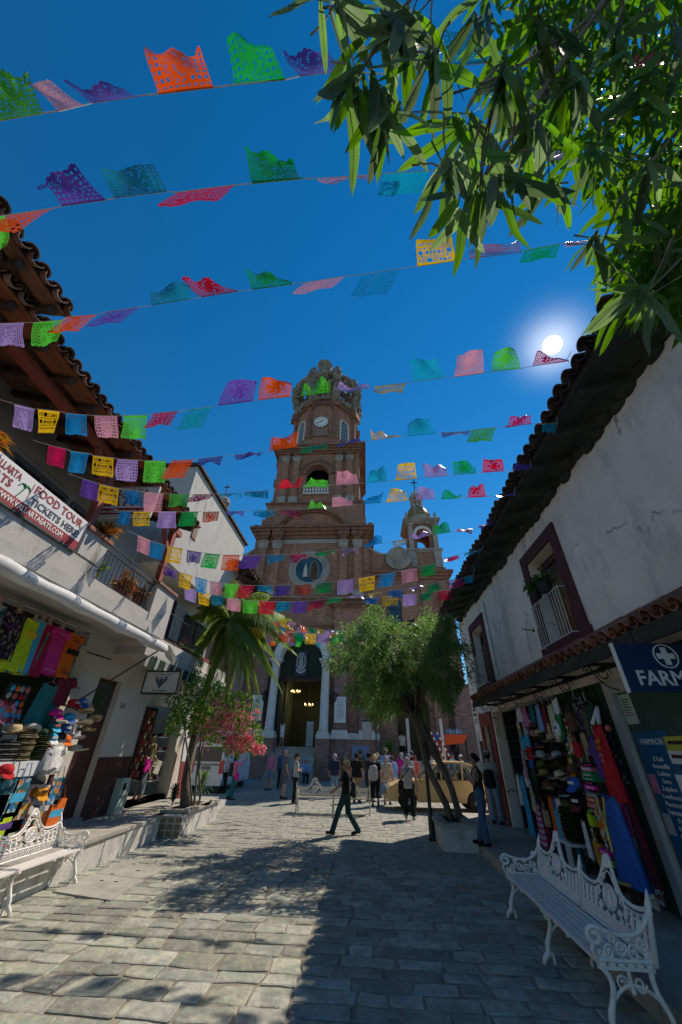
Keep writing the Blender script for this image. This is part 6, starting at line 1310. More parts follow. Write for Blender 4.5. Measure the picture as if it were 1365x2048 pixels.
# walking woman in the middle
P = (PZ(670, 1674)+PZ(713, 1668))/2
wm = person('woman striding across the square in black top, dark green trousers and sunglasses', (P[0], P[1], 0), R(85), 1.62, 'skinB', ('short', 'c_straw'), ('c_black', 'short', .9), ('c_dteal', 'long'), 'c_dbrown',
  dict(kneeL=(-.09, .2, .52), ankL=(-.1, .36, .09), toeL=(-.11, .52, .06), kneeR=(.09, -.05, .5), ankR=(.09, -.33, .12), toeR=(.09, -.17, .035), hipL=(-.085, .02, .9), hipR=(.085, -.02, .9), elL=(-.25, .12, 1.13), wrL=(-.28, .33, .98), hdL=(-.28, .4, .94), elR=(.25, -.2, 1.13), wrR=(.27, -.24, .88), hdR=(.27, -.23, .8)), vx=.014, glasses=True)
soft_bag('dark shoulder bag hanging behind the striding woman', wm, (.2, -.2, 1.0), (.26, .09, .3), 'c_char', strap=[(.12, -.1, 1.12), (.1, -.02, 1.45), (.2, -.16, 1.2)])
P = PZ(822, 1640)
sm = person('person walking away in striped sleeveless top and black trousers', (P[0], P[1], 0), R(-12), 1.66, 'skinA', ('short', 'c_lgrey'), ('c_stripes', 'none', .82), ('c_black', 'long'), 'c_lgrey', dict(kneeL=(-.1, .03, .5), ankL=(-.12, -.22, .16), toeL=(-.12, -.12, .05), wrR=(.3, .02, .9), elR=(.27, -.02, 1.13), hdR=(.31, .03, .82)), 1.12, vx=.014)
soft_bag('black crossbody bag on the hip of the striped walker', sm, (-.25, -.02, .86), (.08, .1, .3), 'c_black', strap=[(-.24, -.05, 1.0), (-.12, -.14, 1.2), (.1, -.1, 1.44), (.1, .05, 1.42)])
P = PZ(975, 1692, .18)
tw = person('woman with a hair bun in black tank top and jeans on the kerb', (P[0], P[1], .185), R(72), 1.66, 'skinB', ('bun', 'c_black'), ('c_black', 'none', .9), ('c_denim', 'long'), 'c_black', dict(elL=(-.22, .08, 1.12), wrL=(-.1, .26, 1.3), hdL=(-.07, .27, 1.38), elR=(.22, .06, 1.11), wrR=(.08, .24, 1.2), hdR=(.04, .26, 1.28), ankR=(.1, .12, .08), toeR=(.1, .28, .035)), vx=.014)
P = (3.72, 13.75, .165)
hm = person('man in a pale straw fedora and backpack straps at the maroon doorway', P, R(-35), 1.72, 'skinB', ('short', 'c_black'), ('c_lgrey', 'short', .9), ('c_ldenim', 'long'), 'c_black', dict(elR=(.25, .05, 1.12), wrR=(.2, .26, 1.02), hdR=(.18, .33, 1.0)), 1.1, vx=.014, hat=('fedora', 'c_lgrey'))
soft_bag('black sling bag on the back of the man in the fedora', hm, (.02, -.17, 1.05), (.26, .12, .36), 'c_black', strap=[(-.1, .02, 1.25), (-.12, .06, 1.46), (.12, -.06, 1.2)])
P = PZ(566, 1598)
gm = person('grey haired man in blue-grey tee and shorts holding a paper bag', (P[0], P[1], 0), R(-62), 1.8, 'skinC', ('short', 'c_lgrey'), ('c_grey', 'short', .8), ('c_grey', 'shorts'), 'c_char', None, 1.12, glasses=True)
pb = thing('paper_bag', 'brown paper carrier bag in the hand of the grey haired man', 'bag', tuple(loc2w(gm, (-.26, .1, .48)))); m = MB(); m.box(-.1, .1, -.05, .05, 0, .34); m.build('bag_body', 'c_paper', pb, world=False); m = MB(); m.tube(arc((0, 0, .34), .04, 0, math.pi, 6), .005, 4); m.build('handle', 'c_paper', pb, world=False)
P = PZ(588, 1608)
cw = person('woman in a visor and black trousers with hair piled up, arms folded', (P[0], P[1], 0), R(-75), 1.66, 'skinC', ('curlybun', 'c_brown'), ('c_lgrey', 'short', .9), ('c_black', 'long'), 'c_black', dict(elL=(-.23, .06, 1.14), wrL=(-.05, .22, 1.16), hdL=(.03, .22, 1.18), elR=(.23, .04, 1.13), wrR=(.06, .2, 1.12), hdR=(-.02, .22, 1.12)), hat=('cap', 'c_black'))
soft_bag('black jacket and bag slung at the waist of the woman with the visor', cw, (-.2, -.04, .98), (.16, .12, .26), 'c_black', strap=[(-.2, -.02, 1.1), (-.1, -.02, 1.44)])
P = PZ(462, 1600)
pw_ = person('woman in pink long sleeves raising a phone under the bougainvillea', (P[0], P[1], 0), R(-70), 1.6, 'skinB', ('long', 'c_black'), ('c_pink', 'long', .86), ('c_teal', 'long'), 'c_black', dict(elR=(.2, .22, 1.3), wrR=(.14, .42, 1.5), hdR=(.12, .48, 1.56), ankL=(-.12, -.14, .1), toeL=(-.12, .02, .035)), 1.1)
soft_bag('dark backpack worn by the woman in pink', pw_, (.02, -.19, 1.12), (.26, .13, .38), 'c_char', name='backpack', strap=[(-.12, .02, 1.2), (-.13, .04, 1.44), (-.1, 0, 1.3)])
soft_bag('pink bottle bag at the side of the woman in pink', pw_, (.22, .12, .86), (.08, .08, .16), 'c_hotpink')
P = PZ(443, 1588)
person('man in white leaf print shirt and black trousers by the white van', (P[0], P[1], 0), R(20), 1.72, 'skinB', ('short', 'c_black'), ('c_leafprint', 'short', .8), ('c_black', 'long'), 'c_black', None, 1.15)
person('person in pink shirt and pale shorts at the foot of the church steps', tuple(PY(540, 1556, 23.4)*np.array([1, 1, 0])+V3((0, 0, .0))), R(160), 1.7, 'skinC', ('short', 'c_grey'), ('c_pink', 'short', .85), ('c_ldenim', 'shorts'), 'c_black', None, 1.05)
person('bearded man in blue patterned shirt beside the church steps', tuple(PY(562, 1556, 24.4)*np.array([1, 1, 0])), R(185), 1.76, 'skinB', ('bald', 'c_black'), ('c_denim', 'short', .82), ('c_char', 'long'), 'c_black', None, 1.15, glasses=True)
person('woman in short white dress standing in the church doorway', tuple(CWp((CHX-.95, CHY-.3, 1.92))), R(-8), 1.62, 'skinA', ('long', 'c_brown'), ('c_white', 'none', .58), ('c_white', 'none'), 'c_tan', dict(elL=(-.2, .05, 1.15), wrL=(-.1, .12, 1.38), hdL=(-.06, .13, 1.48), elR=(.2, .05, 1.15), wrR=(.1, .12, 1.38), hdR=(.06, .13, 1.48)))
sp_ = dict(hipL=(-.09, 0, .5), hipR=(.09, 0, .5), kneeL=(-.12, .38, .5), kneeR=(.12, .38, .48), ankL=(-.12, .42, .1), ankR=(.12, .42, .1), toeL=(-.13, .58, .05), toeR=(.13, .58, .05), wst=(0, -.0, .68), shL=(-.18, .05, .98), shR=(.18, .05, .98), neck=(0, .06, 1.02), head=(0, .1, 1.17), elL=(-.23, .15, .75), elR=(.23, .15, .75), wrL=(-.12, .34, .66), wrR=(.12, .34, .66), hdL=(-.05, .4, .64), hdR=(.05, .4, .64))
person('person in a light blue jacket sitting on the church steps', tuple(CWp((CHX+1.05, CHY-2.9, .275))+V3((0,0,-.04))), R(195), 1.7, 'skinB', ('short', 'c_black'), ('c_lblue', 'long', .5), ('c_char', 'long'), 'c_black', sp_, hat=('cap', 'c_lblue'))
cast = [  # label, foot px, depth fix, heading, kw
 ('woman with grey curls in navy shirt and pale jeans behind the bench', (668, 1597), 8, dict(hair=('curly', 'c_lgrey'), top=('c_navy', 'half', .82), bot=('c_ldenim', 'long'), H=1.66)),
 ('dark haired man in black tee and khaki shorts among the crowd', (714, 1606), -15, dict(hair=('short', 'c_black'), top=('c_black', 'short', .84), bot=('c_khaki', 'shorts'), H=1.72, skin='skinB', girth=1.12)),
 ('person in green shirt and grey cap half hidden behind the black tee', (690, 1592), 10, dict(hair=('short', 'c_grey'), top=('c_olive', 'short', .84), bot=('c_denim', 'long'), H=1.74, hat=('cap', 'c_grey'))),
 ('man with brown hair in olive shirt behind the black tee', (722, 1588), -20, dict(hair=('short', 'c_brown'), top=('c_olive', 'short', .84), bot=('c_lgrey', 'shorts'), H=1.82)),
 ('man in a dark cap and charcoal shirt and trousers among the crowd', (740, 1604), -50, dict(hair=('short', 'c_black'), top=('c_char', 'short', .84), bot=('c_char', 'long'), H=1.72, hat=('cap', 'c_black'), skin='skinB')),
 ('blonde woman in black dress and capris carrying a white rucksack', (752, 1614), -5, dict(hair=('curlybun', 'c_straw'), top=('c_black', 'short', .75), bot=('c_black', 'capri'), H=1.7, skin='skinC', pose=dict(ankR=(.12, -.2, .16), toeR=(.12, -.1, .05)))),
 ('person in a bright flowered shirt and light blue trousers', (776, 1610), -10, dict(hair=('short', 'c_lgrey'), top=('c_flower', 'half', .78), bot=('c_lblue', 'capri'), H=1.64, girth=1.1)),
 ('person in teal shirt and tan sun hat in the crowd', (757, 1596), 25, dict(hair=('short', 'c_straw'), top=('c_teal', 'short', .84), bot=('c_grey', 'long'), H=1.68, hat=('fedora', 'c_straw'))),
 ('person in pale blue blouse in front of the terrace', (788, 1600), 15, dict(hair=('short', 'c_brown'), top=('c_lblue', 'half', .84), bot=('c_white', 'long'), H=1.62)),
 ('woman in magenta top pointing towards the church', (808, 1592), 12, dict(hair=('bob', 'c_lgrey'), top=('c_magenta', 'half', .84), bot=('c_char', 'long'), H=1.74, pose=dict(elL=(-.3, .15, 1.25), wrL=(-.42, .3, 1.12), hdL=(-.46, .36, 1.1)))),
 ('person in grey shirt and white bucket hat behind the cream car', (823, 1596), -18, dict(hair=('short', 'c_grey'), top=('c_lgrey', 'short', .84), bot=('c_denim', 'long'), H=1.68, hat=('fedora', 'c_lgrey'))),
 ('person in coral red shirt behind the cream car', (836, 1594), -30, dict(hair=('short', 'c_brown'), top=('c_salmon', 'short', .84), bot=('c_denim', 'long'), H=1.64, girth=1.15)),
 ('man in a grey cap behind the person in coral', (829, 1584), -70, dict(hair=('short', 'c_black'), top=('c_wine', 'short', .84), bot=('c_denim', 'long'), H=1.8, hat=('cap', 'c_grey'), skin='skinB')),
 ('person with wavy light brown hair beyond the cream car roof', (894, 1590), 20, dict(hair=('curly', 'c_tan'), top=('c_grey', 'short', .84), bot=('c_denim', 'long'), H=1.68)),
 ('person in turquoise polo and navy cap beyond the cream car', (913, 1583), -80, dict(hair=('short', 'c_grey'), top=('c_sky', 'short', .84), bot=('c_khaki', 'shorts'), H=1.76, hat=('cap', 'c_navy'))),
 ('person in a white cap beyond the cream car near the house corner', (932, 1588), 60, dict(hair=('short', 'c_brown'), top=('c_cream', 'short', .84), bot=('c_grey', 'long'), H=1.68, hat=('cap', 'c_white'))),
 ('person with purple cap seen through the tree fork', (872, 1588), 100, dict(hair=('short', 'c_grey'), top=('c_white', 'short', .84), bot=('c_grey', 'long'), H=1.7, hat=('cap', 'c_purple')))]
CR = {}
for lab, (x, y), hdg, kw in cast:
    P = PZ(x, y); CR[lab] = person(lab, (P[0], P[1], 0.0), R(hdg), **kw)
soft_bag('white and black rucksack on the blonde woman', CR['blonde woman in black dress and capris carrying a white rucksack'], (-.05, -.2, 1.1), (.26, .14, .4), 'c_lgrey', name='rucksack', strap=[(-.1, .02, 1.2), (-.12, .05, 1.45), (.1, 0, 1.3)])
person('person in straw hat and sky blue shirt standing above the crowd', (PY(772, 1530, 23.2)[0], 23.2, 0), R(5), 1.9, 'skinC', ('short', 'c_grey'), ('c_lblue', 'half', .8), ('c_khaki', 'long'), 'c_brown', None, 1.1, hat=('fedora', 'c_straw'))
person('person in pale shirt and dark shorts at the church side door', (PY(806, 1496, 29.5)[0], 29.6, 1.276), R(10), 1.66, 'skinB', ('short', 'c_black'), ('c_cream', 'short', .84), ('c_black', 'shorts'), 'c_black')
person('vendor in black shirt behind the orange drinks counter', (PY(902, 1460, 29.7)[0], 29.7, 1.276), R(180), 1.72, 'skinB', ('short', 'c_black'), ('c_black', 'short', .84), ('c_char', 'long'), 'c_black')
P = (-6.55, 12.6, .55)
person('shop woman in dark dress holding a sheet of card at the sandal shop', P, R(-100), 1.62, 'skinA', ('bun', 'c_black'), ('c_olive', 'half', .6), ('c_char', 'skirt'), 'c_black', dict(elL=(-.24, .02, 1.14), wrL=(-.12, .22, 1.04), hdL=(-.07, .28, 1.02), elR=(.24, .02, 1.14), wrR=(.12, .2, 1.0), hdR=(.06, .26, 1.0)), 1.1)
m = MB(); m.prism([(0, 0), (.24, -.06), (.3, .26), (.06, .32)], (-6.25, 12.5, 1.22), (.2, 1, 0), (0, 0, 1), (.008, 0, 0)); o = m.build('card_sheet', 'c_cream'); tag(o, 'beige card sheet held by the shop woman', 'card')
# ------------------------------------------------------------------ vehicles
ca = thing('car', 'cream yellow saloon car standing behind the leaning tree', 'car', (2.9, 17.7, 0))
CX0 = PY(774, 1590, 16.95)[0]; cw_ = 1.62; cy0 = 16.95; cy1 = cy0+cw_; X = lambda d: CX0+d
WH = (.78, 3.28); rw = .32
def side(dx, z): return (X(dx), z)
def arch_pts(c, r=.37): return [(c+r*math.cos(math.pi*(1-i/8)), .3+r*math.sin(math.pi*(1-i/8))) for i in range(9)]
prof = [(.02, .32)]+arch_pts(WH[0])+arch_pts(WH[1])+[(4.1, .34), (4.2, .5), (4.2, .85), (4.05, .93), (3.3, .97), (1.22, .96), (.5, .86), (.12, .74), (.0, .55)]
m = MB(); n = len(prof)
for k, (ya, yb, sc_) in enumerate(((cy0+.04, cy1-.04, 1.0),)):
    m.prism(prof, (CX0, cy0+.05, 0), (1, 0, 0), (0, 0, 1), (0, cw_-.1, 0))
body = m.build('body', 'car_cream', ca)
m = MB(); m.prism([(.1, .5), (.42, .5), (.42, .88), (.2, .76)], (CX0, cy0+.0, 0), (1, 0, 0), (0, 0, 1), (0, .049, 0)); m.prism([(1.12, .36), (2.86, .36), (2.86, .93), (1.12, .92)], (CX0, cy0+.015, 0), (1, 0, 0), (0, 0, 1), (0, .034, 0)); m.build('side_skin', 'car_cream', ca)
for dxa, dxb in ((1.16, 1.98), (2.02, 2.82)):
    d_ = MB().box(X(dxa), X(dxb), cy0+.004, cy0+.0145, .4, .9).build('door', 'car_cream', ca); MB().box(X(dxb-.2), X(dxb-.06), cy0-.012, cy0+.003, .8, .83).build('handle', 'car_cream', d_)
rf = [(1.95, 1.43), (2.2, 1.5), (3.0, 1.5), (3.35, 1.42)]
m = MB(); m.prism([(1.9, 1.41), (2.2, 1.49), (3.0, 1.5), (3.4, 1.4), (3.38, 1.44), (3.0, 1.55), (2.2, 1.54), (1.92, 1.45)], (CX0, cy0+.16, 0), (1, 0, 0), (0, 0, 1), (0, cw_-.32, 0)); m.build('roof', 'car_cream', ca)
for yy, yt in ((cy0+.06, cy0+.18), (cy1-.06, cy1-.18)):
    for a_, b_ in (((1.25, .95), (1.95, 1.43)), ((2.08, .96), (2.12, 1.5)), ((2.86, .97), (2.92, 1.5)), ((3.72, .96), (3.35, 1.42))): MB().beam((X(a_[0]), yy, a_[1]), (X(b_[0]), yt, b_[1]), .05, .07, up=(0, 1, 0)).build('pillar', 'car_cream', ca)
    for a_, b_, c_, d_ in ((1.4, 2.05, 1.95, 2.1), (2.14, 2.83, 2.15, 2.88), (2.93, 3.62, 2.95, 3.33)):
        m = MB(); m.add([(X(a_), yy, .97), (X(b_), yy, .97), (X(d_), yt, 1.47 if d_ < 3.2 else 1.41), (X(c_), yt, 1.42 if a_ < 1.5 else 1.48)], [(0, 1, 2, 3)]); m.build('side_window', 'glass', ca)
m = MB(); m.add([(X(1.24), cy0+.1, .96), (X(1.24), cy1-.1, .96), (X(1.93), cy1-.2, 1.43), (X(1.93), cy0+.2, 1.43)], [(0, 1, 2, 3)]); m.build('windscreen', 'glass', ca)
for dx in WH:
    for yy in (cy0+.02, cy1-.2):
        w_ = MB().lathe([(.2, -.09), (.29, -.09), (rw, -.06), (rw, .06), (.29, .09), (.2, .09)], (X(dx), yy+.09, rw-.01), 20, ax=YR).build('wheel', 'tyre', ca); MB().lathe([(.02, .1), (.08, .105), (.1, .09), (.2, .085), (.205, .06)], (X(dx), yy+.09, rw-.01), 16, ax=YR).build('rim', 'steel', w_)
for yy in (cy0+.14, cy1-.44): MB().box(X(-.01), X(.1), yy, yy+.3, .58, .72).build('headlight', 'lamp_clear', ca)
MB().box(X(-.06), X(.06), cy0+.06, cy1-.06, .36, .5).build('front_bumper', 'car_cream', ca); MB().box(X(4.16), X(4.28), cy0+.06, cy1-.06, .38, .52).build('rear_bumper', 'car_cream', ca)
MB().box(X(-.015), X(.03), cy0+.5, cy1-.5, .54, .7).build('grille', 't_black', ca)
MB().box(X(1.35), X(1.5), cy0-.1, cy0-.005, .98, 1.1).build('wing_mirror', 'car_cream', ca)
for dx in (1.75, 2.6):
    for yy in (cy0+.25, cy1-.75): m = MB(); m.box(X(dx), X(dx+.45), yy, yy+.5, .5, .72); m.box(X(dx+.36), X(dx+.48), yy, yy+.5, .722, 1.15); m.build('seat', 'c_char', ca)
va = thing('van', 'white van seen from behind beyond the bougainvillea', 'van', (-8, 22, 0), 0)
vx0, vx1, vy0, vz1 = PY(379, 1530, 20.9)[0], PY(379, 1530, 20.9)[0]+1.75, 20.9, 2.05
m = MB(); m.prism([(0, .45), (.05, .3), (1.7, .3), (1.75, .45), (1.72, 1.2), (1.6, 1.95), (1.5, 2.05), (.25, 2.05), (.15, 1.95), (.03, 1.2)], (vx0, vy0, 0), (1, 0, 0), (0, 0, 1), (0, 4.6, 0)); m.build('body', 'car_white', va)
MB().box(vx0+.2, vx1-.2, vy0-.012, vy0-.002, 1.25, 1.85).build('rear_window', 'pane_dark', va)
for x in (vx0+.03, vx1-.23): MB().box(x, x+.2, vy0-.03, vy0-.003, .78, 1.28).build('tail_light', 'lamp_red', va)
MB().box(vx0+.02, vx1-.02, vy0-.12, vy0-.004, .32, .55).build('rear_bumper', 'car_white', va)
pt = MB().box(vx0+.62, vx0+1.1, vy0-.02, vy0-.004, .92, 1.06).build('number_plate', 't_grey', va)
MB().box(vx0+.72, vx0+.95, vy0-.018, vy0-.005, .66, .8).build('sticker', 't_navy', va)
MB().box(vx0+.25, vx1-.25, vy0-.03, vy0-.003, 1.1, 1.16).build('door_handle', 't_grey', va)
for x in (vx0+.05, vx1-.25):
    for y in (vy0+.7, vy0+3.7): MB().lathe([(.2, -.1), (.3, -.1), (.32, -.06), (.32, .06), (.3, .1), (.2, .1)], (x+.1, y, .31), 18, ax=[[0, 1, 0], [0, 0, 1], [1, 0, 0]]).build('wheel', 'tyre', va)
# ------------------------------------------------------------------ shop goods
def garment(name, label, cat, top, h, wt, wb, m, n=(1, 0, 0), u=(0, 1, 0), depth=.07, folds=5, amp=.022, sleeves=None, waist=None, extra=None, seed=0, hanger=True, group=None):
    """cloth hanging from `top`: widths wt -> wb over height h, along u, facing n"""
    rr = random.Random(seed+int(abs(top[1])*97)); top, u, n = V3(top), unit(u), unit(n); t = thing(name, label, cat, tuple(top-V3((0, 0, h))), group=group)
    N, K = 28, 10; vs = []; ph = rr.uniform(0, 6)
    for k in range(K+1):
        f = k/K; w_ = wt+(wb-wt)*f**.8
        if waist: w_ *= 1-waist*math.exp(-((f-.38)/.12)**2)
        d = depth*(.45+.55*f); a = amp*(.15+.85*f)
        for i in range(N):
            th = 2*math.pi*i/N; s = math.cos(th); o = math.sin(th)*d+a*math.sin(folds*math.pi*s+ph+f*1.2)*(1 if abs(math.sin(th)) > .3 else .4)
            vs.append(top+u*(s*w_/2)+n*o+V3((0, 0, -f*h+(.05*(1-abs(s))*-1 if k == 0 else 0)+(.012*math.sin(7*s+ph) if k == K else 0))))
    fs = [(k*N+i, k*N+(i+1) % N, (k+1)*N+(i+1) % N, (k+1)*N+i) for k in range(K) for i in range(N)]+[tuple(range(N))]
    mb = MB(); mb.add(vs, fs); mb.build('cloth', m, t, smooth=True)
    if sleeves:
        for s in (-1, 1):
            mb = MB(); p = top+u*s*(wt/2-.04)-V3((0, 0, .06)); q = p+u*s*sleeves*.7-V3((0, 0, sleeves*.8)); mb.tube([p, (p+q)/2+n*.01, q], [.075, .07, .065], 8, cap=False); mb.build('sleeve', m, t, smooth=True)
    if hanger: mb = MB(); mb.tube([top+V3((0, 0, .16)), top+V3((0, 0, .04)), top-u*wt*.35], .006, 4); mb.tube([top+V3((0, 0, .04)), top+u*wt*.35], .006, 4); mb.build('hanger', 'steel', t)
    for (f, ww, hh, mm) in (extra or []):     # printed or sewn bands on the front
        c_ = top-V3((0, 0, f*h))+n*(depth*(.5+.5*f)+amp+.004); mb = MB(); x = -ww/2
        if hh > .09: mb.add([c_-u*ww/2, c_+u*ww/2, c_+u*ww/2-V3((0, 0, hh)), c_-u*ww/2-V3((0, 0, hh))], [(0, 1, 2, 3)])
        else:
            while x < ww/2-.02: d_ = .014+.022*rr.random(); a = c_+u*x-V3((0, 0, hh*rr.uniform(0, .4))); b = a+u*d_; g = V3((0, 0, hh*rr.uniform(.35, .6))); mb.add([a, b, b-g, a-g], [(0, 1, 2, 3)]); x += d_+.008
        mb.build('printed_panel', mm, t)
    return t
def hat(label, c, r, m, crown=.1, h=.12, band=None, tilt=0, curl=.03, group=None, n=20, top_r=.8):
    t = thing('hat', label, 'hat', tuple(c), group=group); t.rotation_euler = (tilt*.6, tilt, 0); mb = MB()
    N = 24; vs = []; prof = [(r, 0), (r*.85, -.004), (crown+.005, 0.0), (crown, h*.5), (crown*top_r, h*.92), (crown*.4, h), (0.001, h*.93)]
    for k, (a, z) in enumerate(prof):
        for i in range(N): th = 2*math.pi*i/N; cc = curl*math.cos(th)**2*(2 if k == 0 else 1 if k == 1 else 0); vs.append((a*math.cos(th), a*math.sin(th)*1.1, z+cc))
    mb.add(vs, [(k*N+i, k*N+(i+1) % N, (k+1)*N+(i+1) % N, (k+1)*N+i) for k in range(len(prof)-1) for i in range(N)]); mb.build('felt', m, t, smooth=True, world=False)
    if band: mb = MB(); mb.lathe([(crown+.008, .004), (crown+.006, h*.28)], (0, 0, 0), 20, sy=1.1); mb.build('band', band, t, world=False)
    return t
def cap(label, c, m, brim=None, face=(1, 0, 0), logo=None, s=1.0, group=None, tilt=0):
    t = thing('cap', label, 'cap', tuple(c), group=group); f = unit(face); rr = unit(np.cross(f, (0, 0, 1))); mb = MB(); mb.lathe([(.1*s, 0), (.102*s, .045*s), (.085*s, .085*s), (.045*s, .11*s), (.0, .115*s)], (0, 0, 0), 14); mb.build('crown', m, t, smooth=True, world=False)
    mb = MB(); mb.prism([(-.078*s, 0), (.078*s, 0), (.065*s, .07*s), (0, .09*s), (-.065*s, .07*s)], f*.085*s, rr, f*.8-V3((0, 0, .6)), V3((0, 0, .008))); mb.build('peak', brim or m, t, world=False)
    if logo: mb = MB(); p = f*.104*s+V3((0, 0, .05*s)); mb.add([p-rr*.05*s-V3((0, 0, .018)), p+rr*.05*s-V3((0, 0, .018)), p+rr*.045*s+V3((0, 0, .022)), p-rr*.045*s+V3((0, 0, .022))], [(0, 1, 2, 3)]); mb.build('badge', logo, t, world=False)
    t.rotation_euler = (0, tilt, 0); return t
def stack(label, c, r, n, dz, mats, rn, group=None):
    t = thing('hat_stack', label, 'hats', tuple(c), group=group)
    for i in range(n): mb = MB(); o = (rn.uniform(-.012, .012), rn.uniform(-.012, .012), i*dz); rr = r*rn.uniform(.95, 1.03); mb.lathe([(rr, .012), (rr*1.01, .018), (rr*.9, .0), (.1, .0), (.098, .03)], o, 18, sy=1.08); mb.build('hat_brim', mats[i % len(mats)], t, world=False, smooth=True)
    mb = MB(); mb.lathe([(.1, 0), (.095, .08), (.05, .11), (0, .105)], (0, 0, n*dz), 14); mb.build('top_crown', mats[0], t, world=False, smooth=True); return t
def tote(label, c, w_, h, m, n=(1, 0, 0), u=(0, 1, 0), group=None, cat='bag', band=None):
    c, u, n = V3(c), unit(u), unit(n); t = thing('tote_bag', label, cat, tuple(c-V3((0, 0, h))), group=group); mb = MB()
    mb.prism([(-w_/2, 0), (-w_/2*1.05, -h*.5), (-w_/2*.95, -h), (w_/2*.95, -h), (w_/2*1.05, -h*.5), (w_/2, 0)], c-n*.03, u, (0, 0, 1), n*.06); mb.build('bag_body', m, t)
    mb = MB(); mb.tube([c-u*w_*.25+n*.03, c-u*w_*.15+V3((0, 0, h*.45)), c+u*w_*.15+V3((0, 0, h*.45)), c+u*w_*.25+n*.03], .008, 4); mb.build('handle', m, t)
    if band: mb = MB(); p = c+n*.032-V3((0, 0, h*.62)); mb.add([p-u*w_*.48, p+u*w_*.48, p+u*w_*.48+V3((0, 0, h*.25)), p-u*w_*.48+V3((0, 0, h*.25))], [(0, 1, 2, 3)]); mb.build('stripe', band, t)
    return t
# ---- left souvenir shop
XG = -6.3
def LP_(x, y, X=XG): return PX(x, y, X)
rail_ = thing('garment_rail', 'steel garment rail under the shop ceiling carrying the dresses', 'rail', (XG, 5, 3.6)); m = MB(); m.tube([(XG, 3.0, 4.03), (XG, 8.3, 4.03)], .014, 6); m.tube([(XG-.3, 8.2, 4.12), (XG, 8.2, 4.03)], .01, 5); m.build('bar', 'steel', rail_)
def dress(label, tp, bt, wt, wb, m, **k):
    a, b = LP_(*tp), LP_(*bt); z0 = min(a[2], 3.9); g_ = garment('dress', label, 'dress', (XG, a[1], z0), max(.5, z0-b[2]), wt, wb, m, depth=.12, hanger=False, **k)
    mb = MB(); mb.lathe([(.05, .13), (.048, .04), (.055, .0), (.08, -.03), (.10, -.06)], (XG, a[1], z0+.02), 10, sx=.55); mb.build('mannequin_neck', 'mannequin', g_, smooth=True); return g_
dress('dark teal patterned halter dress on a hanging form in the souvenir shop', (8, 1188), (-14, 1290), .36, .5, 'c_tealprint', seed=1)
dress('black dress with violet flower print in the souvenir shop', (45, 1208), (-2, 1320), .38, .62, 'c_darkprint', seed=2)
dress('lime green sundress in the souvenir shop', (70, 1240), (22, 1345), .34, .58, 'c_lime', waist=.25, seed=3, extra=[(.25, .2, .1, 'c_yellow')])
dress('turquoise wrap dress beside the lime sundress', (85, 1240), (40, 1348), .34, .4, 'c_sky', seed=4)
dress('raspberry and grey panelled dress in the souvenir shop', (104, 1234), (62, 1352), .36, .6, 'c_crimson', seed=5, extra=[(.2, .07, .75, 'c_grey')])
dress('rose pink tee dress with white lettering in the souvenir shop', (129, 1246), (95, 1350), .42, .52, 'c_magenta', seed=6, sleeves=.12, extra=[(.12, .2, .05, 'c_pink'), (.9, .34, .05, 'c_pink')])
dress('orange two-piece outfit with a black belt by the tiled jamb', (153, 1266), (126, 1358), .42, .36, 'c_orange', seed=7, sleeves=.1, extra=[(.15, .24, .07, 'c_brown'), (.38, .36, .1, 'c_black'), (.86, .28, .08, 'c_brown')])
a = LP_(138, 1352); garment('shirt', 'dark red shirt hanging by the tiled jamb', 'shirt', a, .55, .4, .4, 'c_wine', sleeves=.15, seed=9)
a = LP_(105, 1368); garment('dress', 'wide dark teal pleated dress hanging below the pink one', 'dress', a, .85, .4, .7, 'c_teal', folds=11, amp=.03, seed=10)
rr7 = random.Random(77)
ch_ = thing('charm_panel', 'display panel of small painted purses and charms', 'display', tuple(LP_(55, 1440))); a = LP_(48, 1368); m = MB(); m.box(XG-.1, XG-.08, a[1]-.2, a[1]+.3, a[2]-.75, a[2]); m.build('board', 'greenwall', ch_)
for i in range(4):
    for j in range(6): m = MB(); m.sph((XG-.05, a[1]-.14+i*.12+rr7.uniform(-.02, .02), a[2]-.08-j*.12), (.025, .048, .052), 8, 5); m.build('charm', ['c_sky', 'c_orange', 'c_lgrey', 'c_salmon', 'c_red', 'c_brown'][(i+j*2) % 6], ch_)
cps = [((111, 1432), 'c_hotpink', None, 'c_pink', 'hot pink cap'), ((146, 1412), 'c_red', None, 'c_lgrey', 'bright red cap with pale lettering'), ((162, 1410), 'c_blue', None, 'c_lgrey', 'royal blue cap beside the red cap'), ((106, 1458), 'c_teal', 'c_sky', 'c_salmon', 'dark teal cap with sky blue peak'), ((100, 1482), 'c_sky', 'c_white', 'c_white', 'sky blue cap with white peak'), ((90, 1505), 'c_orange', None, 'c_dbrown', 'orange cap with dark lettering'), ((128, 1462), 'c_blue', 'c_navy', 'c_white', 'blue cap with white badge by the sun hats'), ((128, 1485), 'c_orange', None, None, 'small plain orange cap under the blue caps'), ((136, 1440), 'c_sky', 'c_blue', None, 'light blue cap under the beige sun hat'), ((118, 1478), 'c_char', None, None, 'charcoal cap beside the sky blue cap')]
for (x, y), mm, bm_, lg, lb_ in cps: cap(lb_+' on the souvenir shop rack', PX(x, y, -6.15), mm, bm_, (1, -.3, 0), lg, 1.15)
